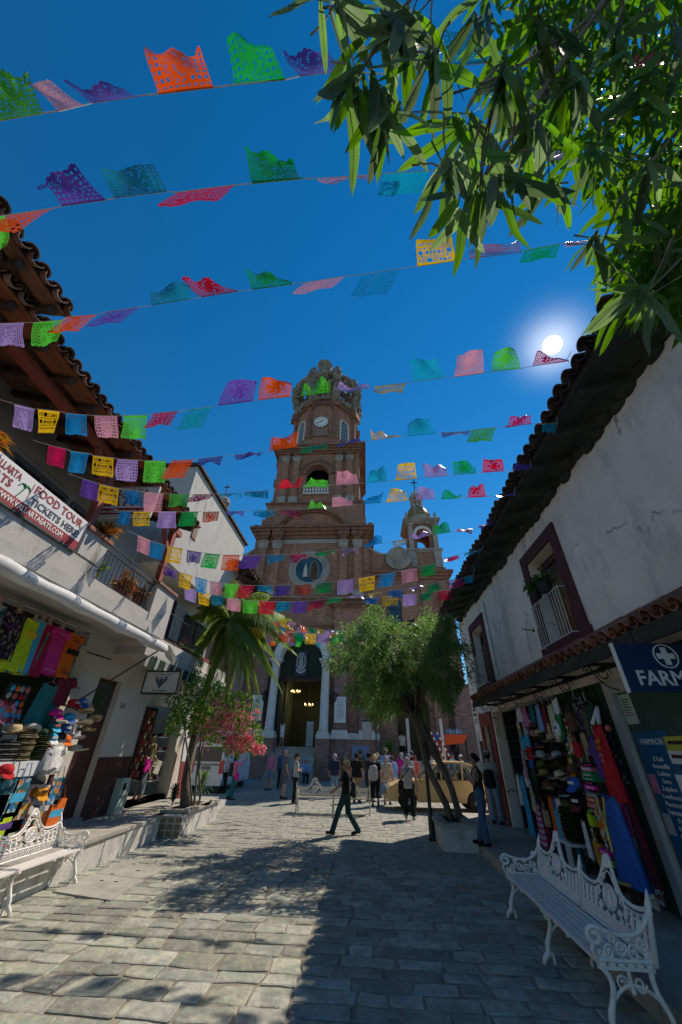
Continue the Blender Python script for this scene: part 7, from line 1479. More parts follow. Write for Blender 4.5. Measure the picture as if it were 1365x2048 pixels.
hts = [((172, 1424), 'c_straw', .13, .11, .17, 'beige bucket sun hat'), ((187, 1440), 'c_tan', .14, .09, .1, 'tan bush hat'), ((166, 1448), 'c_cream', .16, .1, .1, 'cream sun hat'), ((172, 1462), 'c_khaki', .16, .1, .1, 'khaki sun hat'), ((150, 1478), 'c_lgrey', .15, .1, .09, 'pale grey mesh hat'), ((152, 1500), 'c_cream', .2, .1, .09, 'wide cream straw hat'), ((60, 1462), 'c_lgrey', .14, .1, .11, 'grey straw hat on the shelf'), ((28, 1462), 'c_straw', .15, .1, .1, 'straw hat on the shelf')]
for (x, y), mm, r_, c_, h_, lb_ in hts: hat(lb_+' in the souvenir shop', PX(x, y, -6.1), r_*1.15, mm, c_, h_, tilt=rr7.uniform(-.3, .3))
stack('tall stack of cream brimmed straw hats on the white shelf', PX(28, 1520, -6.15), .2, 14, .03, ['c_straw', 'c_olive', 'c_cream'], rr7)
stack('dark green stack of hats beside the cream stack', PX(62, 1520, -6.15), .19, 13, .03, ['c_dgreen', 'c_olive'], rr7)
stack('short stack of grey hats at the shelf end', PX(0, 1520, -6.15), .19, 8, .035, ['c_lgrey', 'c_char'], rr7)
sh_ = thing('shop_table', 'white shelf table across the souvenir shop front', 'table', (-6.1, 6.5, .43)); a, b = PX(0, 1524, -6.0), PX(165, 1532, -6.0); z = a[2]
MB().box(-6.5, -5.95, 4.0, 8.2, z-.04, z).build('top', 's_white', sh_); MB().box(-5.97, -5.95, 4.0, 8.2, z-.22, z-.041).build('front_panel', 's_white', sh_)
for y in (4.1, 6.2, 8.1): MB().box(-6.45, -6.4, y-.03, y+.03, .43, z-.041).build('leg', 'wood_dark', sh_); MB().box(-6.04, -5.99, y-.03, y+.03, .43, z-.23).build('leg', 'wood_dark', sh_)
garment('shirt', 'white baby shirt with blue piping on the shelf edge', 'shirt', PX(120, 1490, -5.93), .36, .3, .34, 'c_white', sleeves=.1, hanger=False)
garment('shirt', 'pale crumpled shirt beside the baby shirt', 'shirt', PX(104, 1496, -5.93), .34, .22, .28, 'c_lgrey', hanger=False, seed=3)
bl = [((20, 1560), .36, .55, 'c_tealprint', None, 'sea green patterned tote bag on the wire rack'), ((48, 1558), .3, .5, 'c_blueprint', 'c_sky', 'blue printed tote with turquoise band on the wire rack'), ((50, 1600), .3, .42, 'c_mexprint', None, 'green printed tote low on the wire rack'), ((18, 1625), .28, .35, 'c_lime', 'c_purple', 'lime and purple beach bag near the bench'), ((118, 1556), .34, .4, 'c_blueprint', None, 'navy sugar skull tote bag'), ((120, 1598), .34, .42, 'c_orange', 'c_sky', 'sunset striped beach bag'), ((98, 1570), .14, .75, 'c_mexprint', None, 'long multicoloured woven strap bag'), ((2, 1590), .3, .6, 'c_green', None, 'dark green towel bag at the end of the rack'), ((30, 1640), .3, .36, 'c_flower', None, 'flowered pouch low on the rack')]
for (x, y), w_, h_, mm, bd, lb_ in bl: tote(lb_, PX(x, y, -5.9), w_, h_, mm, band=bd)
cap('amber cap with dark lettering on the wire rack', PX(76, 1592, -5.9), 'c_amber', None, (1, -.3, 0), 'c_dbrown', 1.3)
cap('grey camouflage cap below the amber cap', PX(70, 1610, -5.9), 'c_lgrey', 'c_grey', (1, -.3, 0), None, 1.3); cap('scarlet cap at the near end of the wire rack', PX(8, 1548, -5.9), 'c_red', None, (1, -.3, 0), None, 1.2); cap('charcoal cap above the amber cap', PX(74, 1568, -5.9), 'c_char', None, (1, -.3, 0), None, 1.2)
wr = thing('wire_rack', 'low wire rack of bags in front of the souvenir shop', 'rack', (-5.95, 6.5, .43)); m = MB()
for y in (5.0, 5.9, 6.6, 7.4): m.tube([(-5.95, y, .43), (-5.98, y, 1.55)], .012, 5)
m.tube([(-5.98, 5.0, 1.55), (-5.98, 7.6, 1.55)], .012, 5); m.tube([(-5.96, 5.0, 1.0), (-5.96, 7.6, 1.0)], .008, 5); m.build('frame', 'steel', wr)
# meter box, sandal shop, boards
p = PX(236, 1587, -6.5); mt_ = thing('meter_box', 'grey green electricity meter box standing beside the brown dado', 'box', (XL, p[1], .43)); MB().box(XL+.02, XL+.2, p[1]-.19, p[1]+.17, .43, 1.15).build('cabinet', 's_green', mt_); MB().box(XL+.201, XL+.206, p[1]-.1, p[1]+.04, .9, 1.05).build('meter_window', 't_black', mt_); MB().box(XL+.201, XL+.21, p[1]-.16, p[1]+.14, .76, .78).build('seam', 't_grey', mt_)
sr = thing('sandal_rack', 'tall display panel of leather sandals outside the sandal shop', 'display', (-6.45, 11.95, .8)); y0_ = 11.75
MB().box(XL+.02, XL+.05, y0_-.05, y0_+.62, 1.1, 2.85).build('panel', 'c_dbrown', sr)
for r_ in range(9):
    for c_ in range(4):
        yy, zz = y0_+.06+c_*.16, 1.2+r_*.185; m = MB(); m.prism([(-.04, -.07), (.03, -.08), (.045, .0), (.035, .08), (-.035, .08), (-.048, 0)], (XL+.05, yy, zz), (0, 1, 0), (0, 0, 1), (.03, 0, 0)); m.tube(arc((XL+.08, yy, zz+.03), .04, 0, math.pi, 5, (0, 1, 0), (.6, 0, .5)), .01, 4); m.build('sandal', ['c_brown', 'c_dbrown', 'c_tan', 'c_wine', 'c_khaki', 'c_red'][(r_*3+c_*5) % 6], sr)
m = MB(); m.box(-8.5, -8.45, 12.2, 14.7, .5, 3.1); m.build('shop_back', 'dark', wh); MB().box(-8.45, -6.7, 12.25, 14.65, .42, .55).build('shop_floor', 'concrete', wh)
s2 = thing('shoe_shelf', 'pale shelves of shoes inside the sandal shop', 'shelf', (-7.6, 13.6, .55))
for z in (.9, 1.3, 1.7, 2.1): MB().box(-8.4, -7.0, 13.9, 14.6, z, z+.03).build('board', 's_white', s2)
for z in (.93, 1.33, 1.73, 2.13):
    for i in range(6): m = MB(); m.sph((-7.05, 13.98+i*.11, z+.05), (.1, .04, .05), 7, 4); m.build('shoe', ['c_brown', 'c_black', 'c_red', 'c_white', 'c_tan'][(i+int(z*10)) % 5], s2)
rb_o = thing('red_board', 'tall red and white signboard at the end of the sandal shop', 'sign', (-6.4, 14.75, .42)); MB().prism([(0, 0), (.55, 0), (.55, 1.7), (0, 1.7)], (-6.35, 14.7, .43), (.2, .98, 0), (-.08, 0, 1), (-.03, 0, 0)).build('board', 'red_paint', rb_o); MB().prism([(0.02, 1.0), (.53, 1.0), (.53, 1.68), (.02, 1.68)], (-6.346, 14.7, .43), (.2, .98, 0), (-.08, 0, 1), (.004, 0, 0)).build('white_panel', 's_white', rb_o)
garment('shirt', 'magenta child shirt hanging at the sandal shop', 'shirt', PX(298, 1518, -6.35), .3, .3, .3, 'c_hotpink'); garment('trousers', 'grey trousers hanging at the sandal shop', 'trousers', PX(293, 1540, -6.35), .55, .26, .26, 'c_grey')
# ---- right hat and souvenir stall
XS = 3.82
def RP(x, y, X=XS): return PX(x, y, X)
grid = thing('display_grid', 'black wire display grid of the hat stall', 'display', (XS+.1, 11, .17)); m = MB()
for i in range(10): y = 8.95+i*.38; m.tube([(XS+.16, y, .2), (XS+.16, y, 2.9)], .008, 4)
for i in range(8): z = .4+i*.35; m.tube([(XS+.16, 8.9, z), (XS+.16, 12.4, z)], .008, 4)
m.build('mesh', 'black_iron', grid)
HT = [((1070, 1458), .17, 'c_brown', 'c_black', 'brown fedora topping the stall column'), ((1082, 1473), .17, 'c_straw', 'c_dbrown', 'straw fedora with brown and white band'), ((1086, 1480), .18, 'c_dbrown', 'c_black', 'dark brown trilby under the straw fedora'), ((1082, 1497), .18, 'c_navy', 'c_orange', 'navy hat with orange lettering band'), ((1084, 1515), .2, 'c_lgrey', 'c_flower', 'pale sombrero with painted flower band'), ((1087, 1535), .17, 'c_olive', 'c_dbrown', 'olive leather hat in the first column'), ((1091, 1552), .18, 'c_khaki', 'c_dbrown', 'khaki bush hat with cord band'), ((1098, 1578), .18, 'c_brown', 'c_tan', 'brown cowboy hat hung low in the first column'), ((1107, 1482), .2, 'c_tan', 'c_brown', 'tan safari hat in the second column'), ((1113, 1500), .19, 'c_black', 'c_char', 'black felt hat under the safari hat'), ((1118, 1516), .19, 'c_lgrey', 'c_black', 'white cowboy hat with dark studs'), ((1121, 1534), .2, 'c_dbrown', 'c_black', 'dark brown hat under the white cowboy hat'), ((1124, 1556), .19, 'c_cream', 'c_brown', 'cream cowboy hat with beaded band'), ((1131, 1594), .22, 'c_black', 'c_lgrey', 'big black sombrero with white rim'), ((1150, 1545), .15, 'c_brown', None, 'brown bucket hat beside the cream cowboy hat')]
for (x, y), r_, mm, bd, lb_ in HT: hat(lb_, RP(x, y, 3.66), r_, mm, .1, .13, band=bd, tilt=rr7.uniform(-.35, -.05), curl=.025)
stack('tall dark green stack of straw hats on a low stand', RP(1156, 1682, 3.7), .2, 17, .028, ['c_olive', 'c_dgreen', 'c_olive'], rr7); stack('second green hat stack close behind the first', RP(1163, 1672, 3.95), .19, 15, .03, ['c_dgreen', 'c_olive'], rr7)
st_ = thing('hat_stand', 'low white topped stand under the hat stack', 'stand', (3.75, 9.4, .17)); p = RP(1156, 1684, 3.72); MB().box(3.5, 4.0, p[1]-.22, p[1]+.3, p[2]-.04, p[2]).build('top', 's_white', st_)
for dx in (3.54, 3.96):
    for dy in (-.18, .26): MB().box(dx-.02, dx+.02, p[1]+dy-.02, p[1]+dy+.02, .175, p[2]-.041).build('leg', 'black_iron', st_)
cap('bright blue cap with white badge in the hat stall', RP(1156, 1575, 3.62), 'c_blue', None, (-1, -.4, 0), 'c_white', 1.3); cap('black cap with white and red trim in the hat stall', RP(1166, 1612, 3.6), 'c_black', 'c_wine', (-1, -.4, 0), 'c_white', 1.4)
N_ = (-1, 0, 0); U_ = (0, -1, 0)
GL = [((1046, 1412), .42, .2, .24, 'c_pink', 'pink checked child dress on the top rail'), ((1061, 1410), .48, .17, .2, 'c_teal', 'dark green scarf on the top rail'), ((1073, 1408), .52, .18, .2, 'c_lblue', 'sky blue scarf on the top rail'), ((1085, 1410), .5, .17, .2, 'c_wine', 'dark red scarf on the top rail'), ((1098, 1408), .65, .2, .26, 'c_cream', 'cream cotton dress on the top rail'), ((1108, 1396), .28, .22, .2, 'c_white', 'white baby vest with a printed front'), ((1114, 1418), .5, .12, .12, 'c_green', 'bright green sash under the baby vest'), ((1036, 1415), .3, .26, .28, 'c_white', 'white shirt at the end of the top rail'), ((1048, 1440), .3, .24, .24, 'c_lgrey', 'grey printed tee on the stall edge'), ((1051, 1462), .3, .22, .22, 'c_sky', 'turquoise tee on the stall edge'), ((1055, 1482), .36, .24, .24, 'c_red', 'red tee with a pale figure print'), ((1060, 1508), .25, .2, .2, 'c_blue', 'blue tee with orange print'), ((1064, 1527), .36, .24, .24, 'c_dgreen', 'dark green tee with an orange print'), ((1068, 1550), .5, .26, .26, 'c_black', 'black tee with white slogan lettering'), ((1035, 1440), .8, .16, .18, 'c_mexprint', 'printed banner towel on the stall edge'), ((1042, 1550), 1.1, .2, .24, 'c_sky', 'turquoise and yellow striped wrap by the doorway'), ((1034, 1548), .6, .12, .14, 'c_white', 'white crochet shawl by the doorway'), ((1056, 1560), 1.1, .16, .2, 'c_black', 'black shawl between the wraps'), ((1068, 1585), .9, .2, .26, 'c_check', 'pink and white checked skirt'), ((1080, 1588), .9, .16, .2, 'c_wine', 'dark wine shawl next to the checked skirt'), ((1098, 1590), 1.0, .16, .2, 'c_orange', 'orange and red striped shawl'), ((1107, 1592), 1.0, .16, .2, 'c_blue', 'blue fringed shawl between orange and white ones'), ((1114, 1594), 1.05, .18, .26, 'c_white', 'white fringed shawl hanging low'), ((1128, 1600), .95, .24, .34, 'c_teal', 'sea green shirt with gold print hanging low'), ((1166, 1415), .7, .2, .22, 'c_olive', 'olive jacket hanging in the dark of the stall'), ((1150, 1400), .5, .3, .32, 'c_darkprint', 'black printed shirt high in the stall'), ((1172, 1405), .7, .34, .36, 'c_dgreen', 'dark green patterned shirt high by the shutter'), ((1160, 1450), .7, .16, .18, 'c_tan', 'tan leather bag strap bundle'), ((1176, 1490), .5, .24, .26, 'c_purple', 'violet embroidered shoulder bag'), ((1140, 1455), .6, .22, .24, 'c_brown', 'brown suede pouch bundle')]
for i, ((x, y), h_, wt, wb, mm, lb_) in enumerate(GL): garment('garment', lb_, 'clothing', RP(x, y, 3.72), h_, wt, wb, mm, N_, U_, depth=.05, folds=4, amp=.018, seed=i, hanger=(y < 1430))
g_ = garment('towel', 'long red towel with a yellow print hanging beside the shutter', 'towel', RP(1192, 1448, 3.55), .95, .26, .34, 'c_red', N_, U_, depth=.05, amp=.03, seed=3, extra=[(.2, .14, .08, 'c_amber'), (.29, .14, .08, 'c_amber'), (.38, .13, .08, 'c_pink'), (.47, .1, .08, 'c_pink')], hanger=False)
m = MB(); a = RP(1192, 1448, 3.55); m.tube([a+V3((0, -.1, 0)), a+V3((.1, 0, .22)), a+V3((0, .1, 0))], .03, 6); m.build('knotted_fringe', 'c_white', g_)
g_ = garment('dress', 'royal blue kaftan with gold embroidery hanging at the stall corner', 'dress', RP(1216, 1590, 3.5), .95, .34, .56, 'c_blue', N_, U_, depth=.1, folds=7, amp=.035, seed=5, hanger=False)
a = RP(1216, 1590, 3.5); m = MB()
for s in (-1, 1): m.tube([a+V3((-.12, s*.1, -.02)), a+V3((-.15, s*.06, -.2)), a+V3((-.16, s*.01, -.34))], .016, 5)
m.tube([a+V3((-.155, 0, -.34)), a+V3((-.17, 0, -.62))], .02, 5); m.build('embroidery', 'gold', g_); m = MB(); m.tube([a+V3((-.17, -.2, -.9)), a+V3((-.19, 0, -.92)), a+V3((-.17, .2, -.9))], .02, 5); m.build('hem_embroidery', 'gold', g_)
SC_ = [((1228, 1560), 1.25, .14, .22, 'c_white', 'long white woven scarf behind the blue kaftan'), ((1222, 1500), 1.5, .12, .2, 'c_wine', 'long dark red scarf behind the white one'), ((1234, 1540), 1.3, .1, .18, 'c_lgrey', 'grey blue patterned scarf nearest the shutter'), ((1214, 1460), .7, .1, .14, 'c_darkprint', 'black and silver scarf under the wooden knob'), ((1218, 1520), .9, .08, .12, 'c_magenta', 'deep pink beaded scarf')]
for i, ((x, y), h_, wt, wb, mm, lb_) in enumerate(SC_):
    a = RP(x, y, 3.72); h_ = min(h_, a[2]-.3); g_ = garment('scarf', lb_, 'scarf', a, h_, wt, wb, mm, N_, U_, depth=.04, folds=3, amp=.02, seed=20+i, hanger=False); m = MB()
    for k in range(8): y_ = a[1]-wb*.5+wb*k/7; m.tube([(a[0], y_, a[2]-h_+.01), (a[0]-.01, y_+.01, a[2]-h_-.1)], .006, 4)
    m.build('fringe', mm, g_)
FS = [((1185, 1538), 'c_pink'), ((1187, 1550), 'c_green'), ((1190, 1558), 'c_green'), ((1193, 1575), 'c_hotpink'), ((1195, 1590), 'c_grey'), ((1197, 1600), 'c_orange'), ((1198, 1612), 'c_salmon'), ((1222, 1705), 'c_hotpink'), ((1228, 1725), 'c_lime'), ((1188, 1530), 'c_black'), ((1190, 1566), 'c_black')]
CN = dict(c_pink='pink', c_green='bright green', c_hotpink='neon pink', c_grey='grey', c_orange='orange', c_salmon='coral', c_lime='neon yellow', c_black='black')
for i, ((x, y), mm) in enumerate(FS):
    p = RP(x, y, 3.68); t = thing('folded_shirt', f"{CN[mm]} folded tee shirt {['at the top of the shelf pile', 'in the shelf pile', 'low by the blue kaftan'][0 if i in (0, 9) else 2 if y > 1690 else 1]}", 'shirt', tuple(p), group='folded tee shirts in the stall'); m = MB(); m.prism([(-.16, -.03), (.16, -.03), (.165, .0), (.15, .035), (-.15, .035), (-.165, 0)], p+V3((-.1, 0, 0)), (0, 1, 0), (0, 0, 1), (.22, 0, 0)); m.build('cloth', mm, t, smooth=False)
    mb = MB(); yy = p[1]-.11
    while yy < p[1]+.1: d_ = .012+.02*rr7.random(); mb.box(p[0]-.1015, p[0]-.1005, yy, yy+d_, p[2]-.012, p[2]+.012*rr7.random()); yy += d_+.008
    mb.build('slogan', 'c_white' if mm != 'c_black' else 'c_hotpink', t, kind='stuff')
sk = thing('stall_shelf', 'dark wooden shelves of folded shirts in the stall', 'shelf', (3.8, 9.1, .17)); a = RP(1192, 1570, 3.72)
for dz in (-.9, -.5, -.1, .3): MB().box(3.6, 3.98, a[1]-.22, a[1]+.3, a[2]+dz-.05, a[2]+dz-.02).build('board', 'wood_dark', sk)
for yy in (a[1]-.24, a[1]+.3): MB().box(3.62, 3.98, yy, yy+.02, .175, a[2]+.4).build('upright', 'wood_dark', sk)
tote('woven orange and blue pouch hanging in front of the hat stack', RP(1200, 1620, 3.5), .24, .34, 'c_mexprint', N_, U_, band='c_orange'); tote('yellow spotted price tag pouch beside the hat stack', RP(1182, 1630, 3.55), .14, .14, 'c_lime', N_, U_)
mk_ = thing('wrestling_mask', 'white cloth mask hanging above the tan safari hat', 'mask', tuple(RP(1116, 1462, 3.6))); m = MB(); p = RP(1116, 1458, 3.6); m.sph(p, (.05, .09, .13), 12, 8); m.build('cloth', 'c_white', mk_, smooth=True)
for s in (-1, 1): m = MB(); m.sph(p+V3((-.045, s*.035, .02)), (.012, .022, .03), 8, 5); m.build('eye_hole', 't_black', mk_)
lr = thing('lace_runner', 'strip of white lace along the pavement in front of the stall', 'lace', (3.4, 8.6, .172)); a, b = PZ(1148, 1690, .175), PZ(1258, 1752, .175); d = unit(b-a); s_ = unit(np.cross(d, (0, 0, 1)))*.17; m = MB(); n = int(np.linalg.norm(b-a)/.05)
for i in range(n):
    for j in range(5):
        c_ = a+d*.05*i+s_*(j-2)/2.5+V3((0, 0, .006)); m.tube(arc(c_, .022, 0, 2*math.pi, 6, d, unit(s_)), .005, 4)
m.build('lace', 'c_white', lr, kind='stuff')
kb = thing('wooden_knob', 'small round copper bell hanging before the shutter', 'bell', tuple(RP(1217, 1458, 3.6))); m = MB(); p = RP(1217, 1456, 3.6); m.lathe([(.01, .04), (.03, .03), (.045, 0), (.035, -.035), (.01, -.045)], p, 12); m.build('bell_body', 'c_salmon', kb, smooth=True); m = MB(); m.tube([p+V3((0, 0, .04)), p+V3((.1, 0, .5))], .004, 4); m.build('cord', 't_black', kb)

# denser stock: small goods hung between the hats
PALN = [('c_sky', 'turquoise'), ('c_red', 'scarlet'), ('c_amber', 'amber'), ('c_white', 'white'), ('c_green', 'green'), ('c_pink', 'pink'), ('c_brown', 'brown leather'), ('c_purple', 'violet'), ('c_flower', 'flowered'), ('c_mexprint', 'striped'), ('c_tan', 'tan leather'), ('c_black', 'black')]
SPOTS = [(1045, 1475), (1043, 1500), (1050, 1525), (1052, 1545), (1060, 1568), (1130, 1440), (1138, 1425), (1128, 1470), (1135, 1490), (1142, 1475), (1138, 1510), (1145, 1500), (1152, 1485), (1160, 1500), (1165, 1520), (1172, 1530), (1160, 1540), (1170, 1555), (1176, 1575), (1110, 1615), (1120, 1635), (1090, 1620), (1165, 1640), (1185, 1660), (1195, 1685), (1180, 1470), (1186, 1455), (1060, 1440), (1095, 1445), (1205, 1660)]
for i, (x, y) in enumerate(SPOTS):
    mm, nm = PALN[(i*5+i//12) % 12]; kind = i % 3; p = RP(x, y, 3.62+.1*rr7.random()); near = 'high in the stall' if y < 1480 else 'halfway up the stall' if y < 1560 else 'low in the stall'
    if kind == 0: tote(f'small {nm} shoulder pouch hanging {near}', p, .16+.06*rr7.random(), .2+.1*rr7.random(), mm, N_, U_, group='small goods in the hat stall')
    elif kind == 1: garment('garment', f'short {nm} cloth strip hanging {near}', 'clothing', p, .4+.2*rr7.random(), .12, .16, mm, N_, U_, depth=.03, folds=3, amp=.015, seed=60+i, hanger=False, group='small goods in the hat stall')
    else:
        t = thing('trinket', f'string of {nm} trinkets hanging {near}', 'trinkets', tuple(p), group='small goods in the hat stall')
        for k in range(6): m = MB(); m.sph(p+V3((0, .01*math.sin(k*2), -.06*k)), (.025, .028, .03), 7, 5); m.build('bead', mm if k % 2 else 'c_cream', t)
        m = MB(); m.tube([p+V3((0, 0, .1)), p-V3((0, 0, .32))], .003, 4); m.build('cord', 't_black', t)
for i, (x, y) in enumerate([(1094, 1470), (1096, 1500), (1100, 1520), (1104, 1540), (1108, 1562), (1112, 1580), (1136, 1545), (1140, 1560)]):
    mm, nm = [('c_tan', 'tan'), ('c_black', 'black'), ('c_cream', 'cream'), ('c_brown', 'brown'), ('c_grey', 'grey'), ('c_straw', 'straw'), ('c_olive', 'olive'), ('c_white', 'white')][i]
    hat(f'{nm} hat on the back row of the stall, behind the front columns', RP(x, y, 3.9), .17, mm, .1, .12, band='c_dbrown', tilt=rr7.uniform(-.3, 0))
for i, (x, y, mm, nm) in enumerate([(14, 1400, 'c_pink', 'pink'), (24, 1420, 'c_sky', 'turquoise'), (34, 1440, 'c_mexprint', 'striped'), (95, 1420, 'c_salmon', 'coral'), (80, 1440, 'c_flower', 'flowered'), (72, 1460, 'c_blueprint', 'blue printed'), (118, 1445, 'c_lime', 'lime')]):
    garment('shirt', f'{nm} child shirt hanging deep in the souvenir shop', 'shirt', PX(x, y, -6.4), .36, .3, .32, mm, sleeves=.09, seed=90+i)
# ------------------------------------------------------------------ signs
def rect_y(name, label, cat, x0, x1, y, z0, z1, m, th=.03, frame=None):
    t = thing(name, label, cat, ((x0+x1)/2, y, z0)); MB().box(x0, x1, y, y+th, z0, z1).build('panel', m, t)
    if frame: f = MB(); f.box(x0-.03, x1+.03, y-.012, y+th+.01, z1, z1+.035); f.box(x0-.03, x1+.03, y-.012, y+th+.01, z0-.035, z0); f.box(x0-.035, x0, y-.0121, y+th+.0101, z0, z1); f.box(x1, x1+.035, y-.0121, y+th+.0101, z0, z1); f.build('frame', frame, t)
    return t
YF = 4.55; a, b = PY(1225, 1287, YF), PY(1263, 1383, YF); x0 = (a[0]+b[0])/2
fs_ = rect_y('pharmacy_sign', 'dark blue hanging pharmacy sign with a white cross and capital lettering', 'sign', x0, x0+1.55, YF, b[2], a[2], 's_blue', .05)
MB().box(x0-.014, x0-.001, YF-.004, YF+.054, b[2]-.01, a[2]+.01).build('edge_trim', 't_white', fs_)
c_ = PY(1332, 1312, YF-.006); m = MB(); m.tube(arc(c_, .125, 0, 2*math.pi, 28), .008, 4, closed=False); m.build('ring', 't_white', fs_)
m = MB(); m.box(c_[0]-.03, c_[0]+.03, YF-.008, YF-.001, c_[2]-.095, c_[2]+.095); m.box(c_[0]-.095, c_[0]-.0305, YF-.008, YF-.001, c_[2]-.03, c_[2]+.03); m.box(c_[0]+.0305, c_[0]+.095, YF-.008, YF-.001, c_[2]-.03, c_[2]+.03); m.build('cross', 't_white', fs_)
p0 = PY(1275, 1357, YF-.003); text('FARMACIA', .21, 'lettering', 't_white', fs_, p0, (1, 0, 0), (0, 0, 1), align='LEFT', bold=True)
for dx in (.25, 1.2): MB().box(x0+dx, x0+dx+.02, YF+.01, YF+.03, a[2], AEZ-.08).build('hanger_rod', 'black_iron', fs_)
ps = thing('drug_poster', 'blue pharmacy poster listing medicines in white on the glass', 'poster', (XR, 5.9, .6)); a, b = PX(1265, 1467, 4.0), PX(1327, 1457, 4.0); yl, yr_, zt = a[1], b[1], (a[2]+b[2])/2
MB().box(XR+.008, XR+.018, yr_, yl, zt-1.55, zt).build('sheet', 's_blue2', ps); yc = (yl+yr_)/2
text('FARMACIA', .1, 'heading', 't_white', ps, (XR+.006, yc, zt-.13), (0, -1, 0), (0, 0, 1))
for i, s in enumerate(['Z Pack', 'Amoxicillin', 'Codeine', 'Soma', 'Zolpidem', 'Levofloxacin', 'Phentermine', 'Testosterone', 'Paxil', 'Flexeril', 'Penicillin', 'Diazepam', 'Ampicillin', 'Ketorolac']): text(s, .075, 'list_line', 't_white', ps, (XR+.006, yc, zt-.33-i*.083), (0, -1, 0), (0, 0, 1))
for (dy, dz, mm) in ((.28, -.62, 'c_pink'), (-.28, -.6, 'c_white'), (.28, -1.05, 'c_lgrey'), (-.26, -1.2, 'c_tan')): MB().box(XR+.003, XR+.0075, yc+dy-.075, yc+dy+.075, zt+dz-.11, zt+dz+.11).build('photo_inset', mm, ps)
nt_ = thing('paper_notice', 'pale paper notice taped to the pharmacy glass', 'notice', (XR, 6.3, 2.2)); p = PX(1255, 1418, 4.0); MB().box(XR+.008, XR+.014, p[1]-.15, p[1]+.15, p[2]-.2, p[2]+.2).build('sheet', 's_green', nt_)
for i in range(7): MB().box(XR+.005, XR+.0078, p[1]-.1+.02*(i % 3), p[1]+.1-.02*(i % 2), p[2]+.12-i*.035, p[2]+.132-i*.035).build('text_line', 't_black', nt_)
for nm, lab, (x, y), w_, h_, mm in (('yellow_poster', 'yellow printed poster on the dark pharmacy window', (1352, 1487), .4, .16, 's_yellow'), ('white_poster', 'small white poster below the yellow one', (1356, 1515), .3, .14, 's_white')):
    p = PX(x, y, 4.0); t = thing(nm, lab, 'poster', (XR, p[1], p[2])); MB().box(XR+.002, XR+.012, p[1]-w_/2, p[1]+w_/2, p[2]-h_/2, p[2]+h_/2).build('sheet', mm, t); MB().box(XR-.001, XR+.0015, p[1]-w_*.4, p[1]+w_*.35, p[2]-.01, p[2]+.03).build('print', 'wood_dark', t)
for lab, (x, y), w_, h_, mm in (('bright orange vertical strip sign by the maroon door', (963, 1442), .16, .5, 's_orange'), ('narrow white menu board on the house corner', (962, 1500), .2, 1.0, 's_white')):
    p = PX(x, y, 4.0); t = thing('wall_sign', lab, 'sign', (XR, p[1], p[2])); MB().box(XR-.03, XR-.004, p[1]-w_/2, p[1]+w_/2, p[2]-h_/2, p[2]+h_/2).build('panel', mm, t)
    if mm == 's_white':
        for i in range(14): MB().box(XR-.034, XR-.031, p[1]-.07, p[1]+.05+.02*(i % 2), p[2]+.44-i*.065, p[2]+.46-i*.065).build('text_line', 't_grey', t)
p = PX(951, 1432, 4.0); t = thing('wall_lettering', 'black painted words on the white house corner', 'lettering', (XR, p[1], p[2])); MB().box(XR-.006, XR-.002, p[1]-.3, p[1]+.3, p[2]-.3, p[2]+.3).build('patch', 'plaster_right', t)
for k, (dz, hh, mm) in enumerate(((.2, .11, 't_black'), (.05, .11, 't_black'), (-.12, .06, 't_grey'), (-.2, .06, 't_grey'))):
    yy = p[1]-.22; mb = MB()
    while yy < p[1]+.2: d_ = .03+.03*rr7.random(); mb.box(XR-.008, XR-.0065, yy, yy+d_, p[2]+dz-hh/2, p[2]+dz+hh/2*rr7.uniform(.4, 1)); yy += d_+.015
    mb.build('text_line', mm, t, kind='stuff')
# balcony banner and hanging board
XBN = XB+.045; bn = thing('balcony_banner', 'long white balcony banner advertising food tour tickets over a red web address band', 'banner', (XBN, 4, 4.85)); z0, z1 = 4.84, 5.44
MB().box(XBN-.02, XBN, 1.6, 5.52, z0+.17, z1).build('sheet', 's_white', bn); MB().box(XBN-.02, XBN+.001, 1.6, 5.52, z0, z0+.169).build('red_band', 't_red', bn)
f = MB(); f.box(XBN-.03, XBN+.006, 5.521, 5.57, z0-.03, z1+.02); f.box(XBN-.03, XBN+.006, 1.6, 5.52, z0-.035, z0-.001); f.build('frame', 'black_iron', bn)
ys = lambda x, y: PX(x, y, XBN)[1]
def fit(s, ya, yb, zc, size, m, nm='lettering', bold=True):
    o = text(s, size, nm, m, bn, (XBN+.002, 0, zc), (0, 1, 0), (0, 0, 1), align='LEFT', bold=bold); P_ = np.empty(len(o.data.vertices)*3); o.data.vertices.foreach_get('co', P_); P_ = P_.reshape(-1, 3); off = parent_loc(bn)[1]; y = P_[:, 1]+off; y0 = y.min(); P_[:, 1] = ya+(y-y0)*(yb-ya)/(y.max()-y0)-off; o.data.vertices.foreach_set('co', P_.ravel()); o.data.update()
fit('FOOD TOUR', ys(72, 980), ys(162, 1055), z1-.13, .2, 't_red'); fit('TICKETS HERE!', ys(62, 1000), ys(155, 1075), z1-.33, .17, 't_navy')
fit('VALLARTA', ys(-12, 905), ys(42, 960), z1-.13, .17, 't_red'); fit('EATS', ys(-14, 925), ys(26, 965), z1-.31, .19, 't_red'); fit('WWW.VALLARTAEATS.COM', ys(-8, 970), ys(122, 1075), z0+.085, .13, 't_white')
MB().box(XBN+.001, XBN+.004, ys(62, 985)-.01, ys(62, 985), z0+.24, z1-.06).build('divider', 't_red', bn)
pa_ = MB(); yy = ys(55, 970); pa_.tube([(XBN+.003, yy-.06, z1-.42), (XBN+.003, yy-.02, z1-.3), (XBN+.003, yy, z1-.22)], .008, 4)
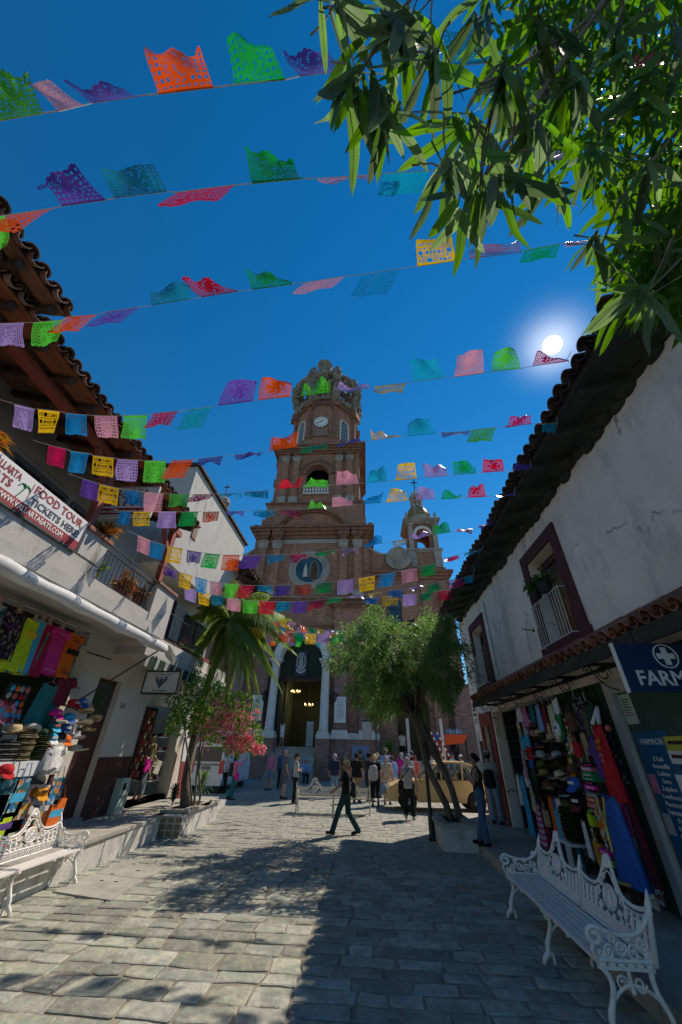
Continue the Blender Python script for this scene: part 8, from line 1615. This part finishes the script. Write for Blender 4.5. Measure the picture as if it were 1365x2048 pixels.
for k in range(6): t_ = math.pi*(.0+k/5); pa_.tube(bez((XBN+.003, yy, z1-.22), (XBN+.003, yy+.05*math.cos(t_), z1-.16), (XBN+.003, yy+.09*math.cos(t_), z1-.18+.05*math.sin(t_)), (XBN+.003, yy+.11*math.cos(t_), z1-.25+.06*math.sin(t_)), 5), .008, 4)
pa_.build('palm_motif', 'c_green', bn)
YH = 6.35; a, b = PY(203, 978, YH), PY(312, 976, YH); c_, d_ = PY(190, 1033, YH), PY(304, 1030, YH); x0, x1 = (a[0]+c_[0])/2, (b[0]+d_[0])/2; zb_, zt_ = (c_[2]+d_[2])/2, (a[2]+b[2])/2
hs_ = rect_y('hanging_board', 'white hanging food tours board under the balcony roof', 'sign', x0, x1, YH, zb_, zt_, 's_white', .04, 'alu'); W_, H_ = x1-x0, zt_-zb_
MB().box(x0+.03, x1-.03, YH-.006, YH-.001, zb_+.05*H_, zb_+.27*H_).build('red_band', 't_red', hs_)
text('VALLARTA', .16*H_/.5, 'lettering', 't_red', hs_, (x0+W_*.42, YH-.004, zb_+H_*.83), (1, 0, 0), (0, 0, 1)); text('EATS', .24*H_/.5, 'lettering', 't_red', hs_, (x0+W_*.4, YH-.004, zb_+H_*.5), (1, 0, 0), (0, 0, 1), bold=True); text('FOOD\nTOURS', .075*H_/.5, 'lettering', 't_grey', hs_, (x0+W_*.72, YH-.004, zb_+H_*.55), (1, 0, 0), (0, 0, 1)); text('www.vallartaeats.com', .1*H_/.5, 'lettering', 't_white', hs_, (x0+W_*.5, YH-.009, zb_+H_*.155), (1, 0, 0), (0, 0, 1), sx=.95)
m = MB(); m.tube([(XB-.1, YH+.02, zt_+.12), (x1+.1, YH+.02, zt_+.12)], .014, 5)
for k in range(4): m.tube(spiral((x0+.15+k*W_*.25, YH+.02, zt_+.18), .05, .01, 0, 1.5, 12), .007, 4)
for xx in (x0+.1, x1-.1): m.tube([(xx, YH+.02, zt_), (xx, YH+.02, zt_+.12)], .006, 4)
m.build('iron_bracket', 'black_iron', hs_)
YD = 9.6; a, b = PY(294, 1344, YD), PY(360, 1345, YD); c_, d_ = PY(286, 1385, YD), PY(351, 1387, YD); x0, x1 = (a[0]+c_[0])/2, (b[0]+d_[0])/2; zb_, zt_ = c_[2], a[2]
ds = rect_y('jeweller_sign', 'framed grey jeweller sign with a faceted diamond under the white canopy', 'sign', x0, x1, YD, zb_, zt_, 'plaster_grey', .08, 'black_iron'); W_, H_ = x1-x0, zt_-zb_
text('of Diamonds', .09, 'lettering', 't_grey', ds, (x0+W_*.5, YD-.003, zb_+H_*.88), (1, 0, 0), (0, 0, 1)); text('The Jewelers', .07, 'lettering', 't_black', ds, (x0+W_*.5, YD-.003, zb_+H_*.1), (1, 0, 0), (0, 0, 1))
m = MB(); cx_ = x0+W_*.48
for pp in ([(-.2, .68), (0, .2), (-.08, .66)], [(-.06, .66), (0, .2), (.06, .66)], [(.08, .66), (0, .2), (.2, .68)], [(-.2, .7), (-.14, .8), (-.08, .7)], [(-.05, .7), (0, .79), (.05, .7)], [(.08, .7), (.14, .8), (.2, .7)]): m.prism([(p[0]*W_, p[1]*H_) for p in pp], (cx_, YD-.006, zb_), (1, 0, 0), (0, 0, 1), (0, .004, 0))
m.build('diamond_motif', 't_navy', ds)
for xx in (x0+.1, x1-.1): MB().box(xx-.01, xx+.01, YD+.03, YD+.05, zt_+.035, 3.86).build('hanger_rod', 'black_iron', ds)
# ------------------------------------------------------------------ balcony and window plants
def pot_plant(label, base, r, h, mp, ml, n, ln, wd, seed, group=None, bract=None):
    t = thing('potted_plant', label, 'plant', tuple(base), group=group); m = MB(); m.lathe([(r*.7, 0), (r, h), (r*1.05, h), (r*1.05, h+.02), (r*.9, h+.02)], base, 14); m.build('pot', mp, t, smooth=False); rr = random.Random(seed); m = MB(); b = V3(base)+V3((0, 0, h))
    for i in range(n): leaf_quads(m, b+V3((rr.gauss(0, r*.5), rr.gauss(0, r*.5), abs(rr.gauss(0, ln*.6)))), rdir(rr)+V3((0, 0, .4)), rdir(rr), ln*rr.uniform(.6, 1.1), wd, .3)
    m.build('leaves', ml, t, kind='stuff'); m = MB()
    for i in range(5): m.tube([b, b+V3((rr.gauss(0, r*.6), rr.gauss(0, r*.6), ln*1.1))], .008, 4)
    m.build('stems', 'bark', t); return t
p = PX(1073, 1196, XR-.26); pot_plant('leafy plant in a black pot hooked on the white window railing', p-V3((0, 0, .05)), .14, .18, 'black_pot', 'leaf_pot', 130, .17, .06, 3)
p = PX(1092, 1180, XR-.26); pot_plant('second leafy black pot closer to the window door', p-V3((0, 0, .05)), .14, .18, 'black_pot', 'leaf_pot', 130, .17, .06, 4)
spiky('bromeliad', 'dry orange bromeliad rosette on the balcony pier', 'plant', (XB-.05, 6.1, 5.5), 46, .42, .06, 'leaf_red', random.Random(8), 1.0)
pot_plant('croton in a clay pot behind the balcony bars', (XB-.35, 7.7, 4.65), .17, .26, 'dirt_pot', 'leaf_red', 240, .26, .06, 5); pot_plant('yellow green croton by the balcony pier', (XB-.35, 6.55, 4.65), .14, .24, 'dirt_pot', 'leaf_boug', 130, .2, .06, 6)
pot_plant('red leaved croton by the red balcony post', (XB-.3, 8.25, 4.65), .13, .24, 'dirt_pot', 'leaf_red', 150, .24, .05, 7); spiky('bromeliad', 'orange leaved plant above the banner end of the balcony', 'plant', (XB-.1, 3.3, 5.45), 50, .5, .06, 'leaf_red', random.Random(18), .9)
# ------------------------------------------------------------------ lamps and street furniture
LX, LY = PZ(866, 1682)[:2]; lz = PY(824, 1262, LY)[2]
lp_ = thing('street_lamp', 'black iron street lamp beside the raised planter', 'street lamp', (LX, LY, 0)); m = MB(); m.lathe([(.1, 0), (.1, .08), (.075, .12), (.07, .5), (.05, .6), (.045, 2.2), (.04, lz-.1), (.06, lz-.06), (.03, lz)], (LX, LY, 0), 10); m.build('post', 'black_iron', lp_, smooth=True)
m = MB(); m.lathe([(.05, 0), (.2, .02), (.26, .08), (.24, .14), (.12, .22), (.05, .26)], (LX-.02, LY, lz), 12); m.build('lamp_head', 'black_iron', lp_, smooth=True)
pg = thing('pigeon', 'dark pigeon perched on top of the street lamp', 'bird', (LX-.02, LY, lz+.26)); mesh_sdf([((-.06, 0, .07), (.05, 0, .08), .035, .045), ((.06, 0, .1), (.08, 0, .15), .028, .024), ((-.06, 0, .07), (-.16, 0, .05), .03, .012), ((.1, 0, .15), (.12, 0, .145), .008, .004), ((0, .01, .0), (0, .012, .06), .006, .008), ((0, -.01, .0), (0, -.012, .06), .006, .008)], .008, .02).build('body', 'c_char', pg, world=False, smooth=True)
bd = thing('grackle', 'small dark bird on the rim of the long planter', 'bird', tuple(PZ(413, 1618, .5))); mesh_sdf([((-.05, 0, .1), (.05, 0, .12), .03, .035), ((.06, 0, .13), (.09, 0, .17), .025, .022), ((-.05, 0, .1), (-.18, 0, .08), .02, .01), ((.1, 0, .17), (.14, 0, .165), .007, .003), ((0, .01, .0), (0, .012, .09), .005, .007), ((0, -.01, .0), (0, -.012, .09), .005, .007)], .008, .02).build('body', 'c_black', bd, world=False, smooth=True)
# ------------------------------------------------------------------ church in place
ch.location = tuple(CHURCH_BASE); ch.scale = (KC, KC, KC)
# things on and around the church front
for sx, px_ in ((-1, 530), (1, 666)):
    p = CWp((CHX+sx*2.35, CHY-.5, 4.55)); t = thing('wall_lantern', f"iron wall lantern on the church wall {'beside the bougainvillea' if sx < 0 else 'between the portal and the notice board'}", 'lantern', tuple(p), group='church wall lanterns')
    m = MB(); m.lathe([(.04, .55), (.2, .42), (.24, .36), (.22, .34), (.14, -.05), (.06, -.14), (.02, -.2)], p, 8); m.build('cage', 'black_iron', t); m = MB(); m.tube([p+V3((0, .5, .5)), p+V3((0, .2, .65)), p+V3((0, 0, .55))], .03, 5); m.build('arm', 'black_iron', t)
    m = MB(); m.lathe([(.19, .32), (.12, -.03)], p+V3((0, 0, .0)), 8); m.build('glass', 'c_amber', t)
for sx, z0_, lab in ((1, 3.25, 'white notice board in a black frame between portal and plaque'), (-1, 3.3, 'white notice board in a black frame behind the bougainvillea')):
    a = CWp((CHX+sx*2.75-.38, CHY-.5, z0_)); b = CWp((CHX+sx*2.75+.38, CHY-.5, z0_+1.5)); t = rect_y('notice_board', lab, 'board', a[0], b[0], a[1], a[2], b[2], 't_white', .05, 'black_iron')
    for i in range(12): MB().box(a[0]+.15+.04*(i % 3), b[0]-.14-.05*(i % 2), a[1]-.004, a[1]-.001, b[2]-.2-i*.11, b[2]-.17-i*.11).build('text_line', 't_grey', t)
a = CWp((CHX+3.55, CHY-.76, 1.35)); b = CWp((CHX+4.6, CHY-.76, 2.05)); t = thing('stone_plaque', 'grey blue stone plaque on the brick church plinth', 'plaque', ((a[0]+b[0])/2, a[1], a[2])); MB().box(a[0], b[0], a[1]-.04, a[1]-.002, a[2], b[2]).build('slab', 'c_ldenim', t)
for i in range(5): MB().box(a[0]+.2, b[0]-.2-.1*(i % 2), a[1]-.044, a[1]-.041, b[2]-.18-i*.12, b[2]-.15-i*.12).build('text_line', 't_grey', t)
a = CWp((CHX-.55, CHY+.05, 6.05)); b = CWp((CHX+.3, CHY+.05, 7.75)); vb = rect_y('portal_banner', 'dark banner with a white robed figure inside the portal arch', 'banner', a[0], b[0], a[1], a[2], b[2], 't_navy', .06); cxm, czm = (a[0]+b[0])/2, (a[2]+b[2])/2+.1
m = MB(); m.tube(arc((cxm, a[1]-.015, czm), .32, 0, 2*math.pi, 20, (1, 0, 0), (0, 0, 1.9)), .025, 4)
for k in range(20): t_ = 2*math.pi*k/20; m.beam((cxm+.34*math.cos(t_), a[1]-.015, czm+.64*math.sin(t_)), (cxm+.42*math.cos(t_), a[1]-.015, czm+.76*math.sin(t_)), .03, .01, up=(0, 1, 0))
m.build('halo', 't_white', vb); m = MB(); m.prism([(-.2, -.5), (.2, -.5), (.17, .05), (.1, .32), (.09, .46), (0, .54), (-.09, .46), (-.1, .32), (-.17, .05)], (cxm, a[1]-.02, czm), (1, 0, 0), (0, 0, 1), (0, .015, 0)); m.build('robed_figure', 'c_lgrey', vb); m = MB(); m.tube(arc((cxm, a[1]-.015, czm-.42), .38, math.pi*1.1, math.pi*1.9, 10), .04, 4); m.build('ribbon', 't_white', vb)
p = CWp((CHX+.75, CHY+.2, 1.96)); t = thing('lectern_stand', 'slim pale grey stand inside the church doorway', 'stand', tuple(p)); MB().box(p[0]-.25, p[0]+.25, p[1], p[1]+.3, p[2], p[2]+1.55).build('cabinet', 's_green', t); MB().box(p[0]-.18, p[0]+.18, p[1]-.01, p[1]-.002, p[2]+.2, p[2]+1.4).build('front_panel', 'plaster_grey', t)
for i, (dx, dz, dy, n) in enumerate(((-.75, 5.3, 2.2, 6), (.1, 4.55, 3.4, 5))):
    p = CWp((CHX+dx, CHY+dy, dz)); t = thing('chandelier', ['lit chandelier near the top of the doorway', 'lower lit chandelier deeper in the nave'][i], 'chandelier', tuple(p)); m = MB(); m.tube(arc(p, .35, 0, 2*math.pi, 14, (1, 0, 0), (0, 1, 0)), .02, 5); m.tube([p, p+V3((0, 0, 1.6))], .012, 4); m.build('ring', 'gold', t); pl_ = bpy.data.lights.new('bulb_light', 'POINT'); pl_.energy = 7; pl_.color = (1, .75, .45); pl_.shadow_soft_size = .3; po_ = bpy.data.objects.new('bulb_light', pl_); COL.objects.link(po_); po_.parent = t; po_.location = (0, 0, -.25)
    for k in range(n): t_ = 2*math.pi*k/n; m = MB(); m.sph(p+V3((.35*math.cos(t_), .35*math.sin(t_), .08)), (.04, .04, .07), 6, 4); m.build('bulb', 'warm_lamp', t)
# posts, counter and tree tubs on the terrace
for x, y0_, y1_, lab in ((819, 1440, 1500, 'grey metal post by the church side door'), (888, 1437, 1500, 'grey metal post beside the drinks counter')):
    b = CWp((0, 25.0, 1.35)); q_ = PY(x, 1498, b[1]); t = thing('metal_post', lab, 'post', (q_[0], b[1]+.1, b[2])); m = MB(); m.box(q_[0]-.1, q_[0]+.1, b[1], b[1]+.2, b[2], b[2]+2.4); m.build('shaft', 'steel', t); MB().box(q_[0]-.16, q_[0]+.16, b[1]-.06, b[1]+.26, b[2], b[2]+.05).build('base_plate', 'steel', t)
b = CWp((0, 25.35, 1.35)); xa, xb = PY(868, 1475, b[1])[0], PY(936, 1475, b[1])[0]; zt_ = PY(900, 1468, b[1])[2]
co_ = thing('drinks_counter', 'orange draped drinks counter on the church terrace', 'counter', ((xa+xb)/2, b[1], b[2])); MB().box(xa, xb, b[1], b[1]+.7, zt_-.06, zt_).build('top', 'wood_dark', co_); m = MB(); m.prism([(0, -.02), (xb-xa, -.02), (xb-xa-.3, -.5), (xb-xa-1.4, -.62), (.2, -.55)], (xa, b[1]-.03, zt_), (1, 0, 0), (0, 0, 1), (0, .02, 0)); m.build('orange_cloth', 's_orange', co_); MB().box(xa+.0, xa+.7, b[1]-.06, b[1]-.032, zt_-.4, zt_+.02).build('blue_cloth', 'c_blue', co_)
for x in (xa+.1, xb-.1): MB().box(x-.04, x+.04, b[1]+.3, b[1]+.38, b[2], zt_-.061).build('leg', 'wood_dark', co_)
for i in range(16):
    x = xa+.9+i*(xb-xa-1.1)/16; t = thing('bottle', 'clear drinks bottle on the orange counter', 'bottle', (x, b[1]+.2+.2*(i % 2), zt_), group='bottles on the drinks counter'); m = MB(); h_ = .26+.08*((i*7) % 3)/2; m.lathe([(.05, 0), (.05, h_*.6), (.02, h_*.8), (.02, h_)], (x, b[1]+.2+.2*(i % 2), zt_), 8); m.build('glass', ['c_lgrey', 'c_white', 'c_lblue'][i % 3], t)
for i, (x, lab) in enumerate(((868, 'red and white striped pole leaning by the tree fork'), (880, 'second red and white striped pole beside the counter'))):
    a_, b_ = PY(x-6, 1464, 21.5), PY(x+9, 1493, 21.5); t = thing('striped_pole', lab, 'pole', tuple(b_)); n = 8
    b2_ = b_+(b_-a_)*2.0; b2_ = b_+(b_-a_)*(b_[2]/max(.01, (a_-b_)[2]))
    for k in range(n*3): f0, f1 = k/(n*3), (k+1)/(n*3); MB().beam(a_+(b2_-a_)*f0, a_+(b2_-a_)*f1, .06, .06).build('band', 'c_red' if k % 2 else 'c_white', t)
p = PY(862, 1500, 24.2); t = spiky('potted_palm', 'dark bushy pot plant by the church side door', 'plant', CWp((CHX+5.8, CHY-1.2, 1.35))+V3((0, 0, .35)), 90, .9, .06, 'leaf_palm', random.Random(3), 1.4, stem=.4); m = MB(); q_ = CWp((CHX+5.8, CHY-1.2, 1.35)); m.lathe([(.22, 0), (.3, .38), (.26, .38)], q_, 12); m.build('tub', 'dirt_pot', t)
q_ = PY(755, 1545, 26.0); t = thing('sign_pole', 'thin black sign pole in front of the brick plinth', 'pole', (q_[0], 26, .06)); zt_ = PY(752, 1442, 26.0)[2]; m = MB(); m.tube([(q_[0], 26, .0), (q_[0], 26, zt_)], .05, 6); m.tube([(q_[0]-.9, 26, zt_), (q_[0], 26, zt_)], .04, 5); m.build('pipe', 'black_iron', t); MB().box(q_[0]-.85, q_[0]-.25, 25.98, 26.02, zt_-1.0, zt_-.05).build('panel', 'plaster_grey', t)

# petals blown onto the paving
m = MB(); rz_ = random.Random(5)
for i in range(60):
    p = V3((rz_.uniform(-4.6, 2.2), rz_.uniform(4.8, 14), .024)); leaf_quads(m, p, (rz_.uniform(-1, 1), rz_.uniform(-1, 1), .15), (0, 0, 1), rz_.uniform(.02, .045), .03, 0)
o = m.build('fallen_petals', 'petal', kind='stuff'); tag(o, 'pink petals and scraps scattered over the paving', 'petals')
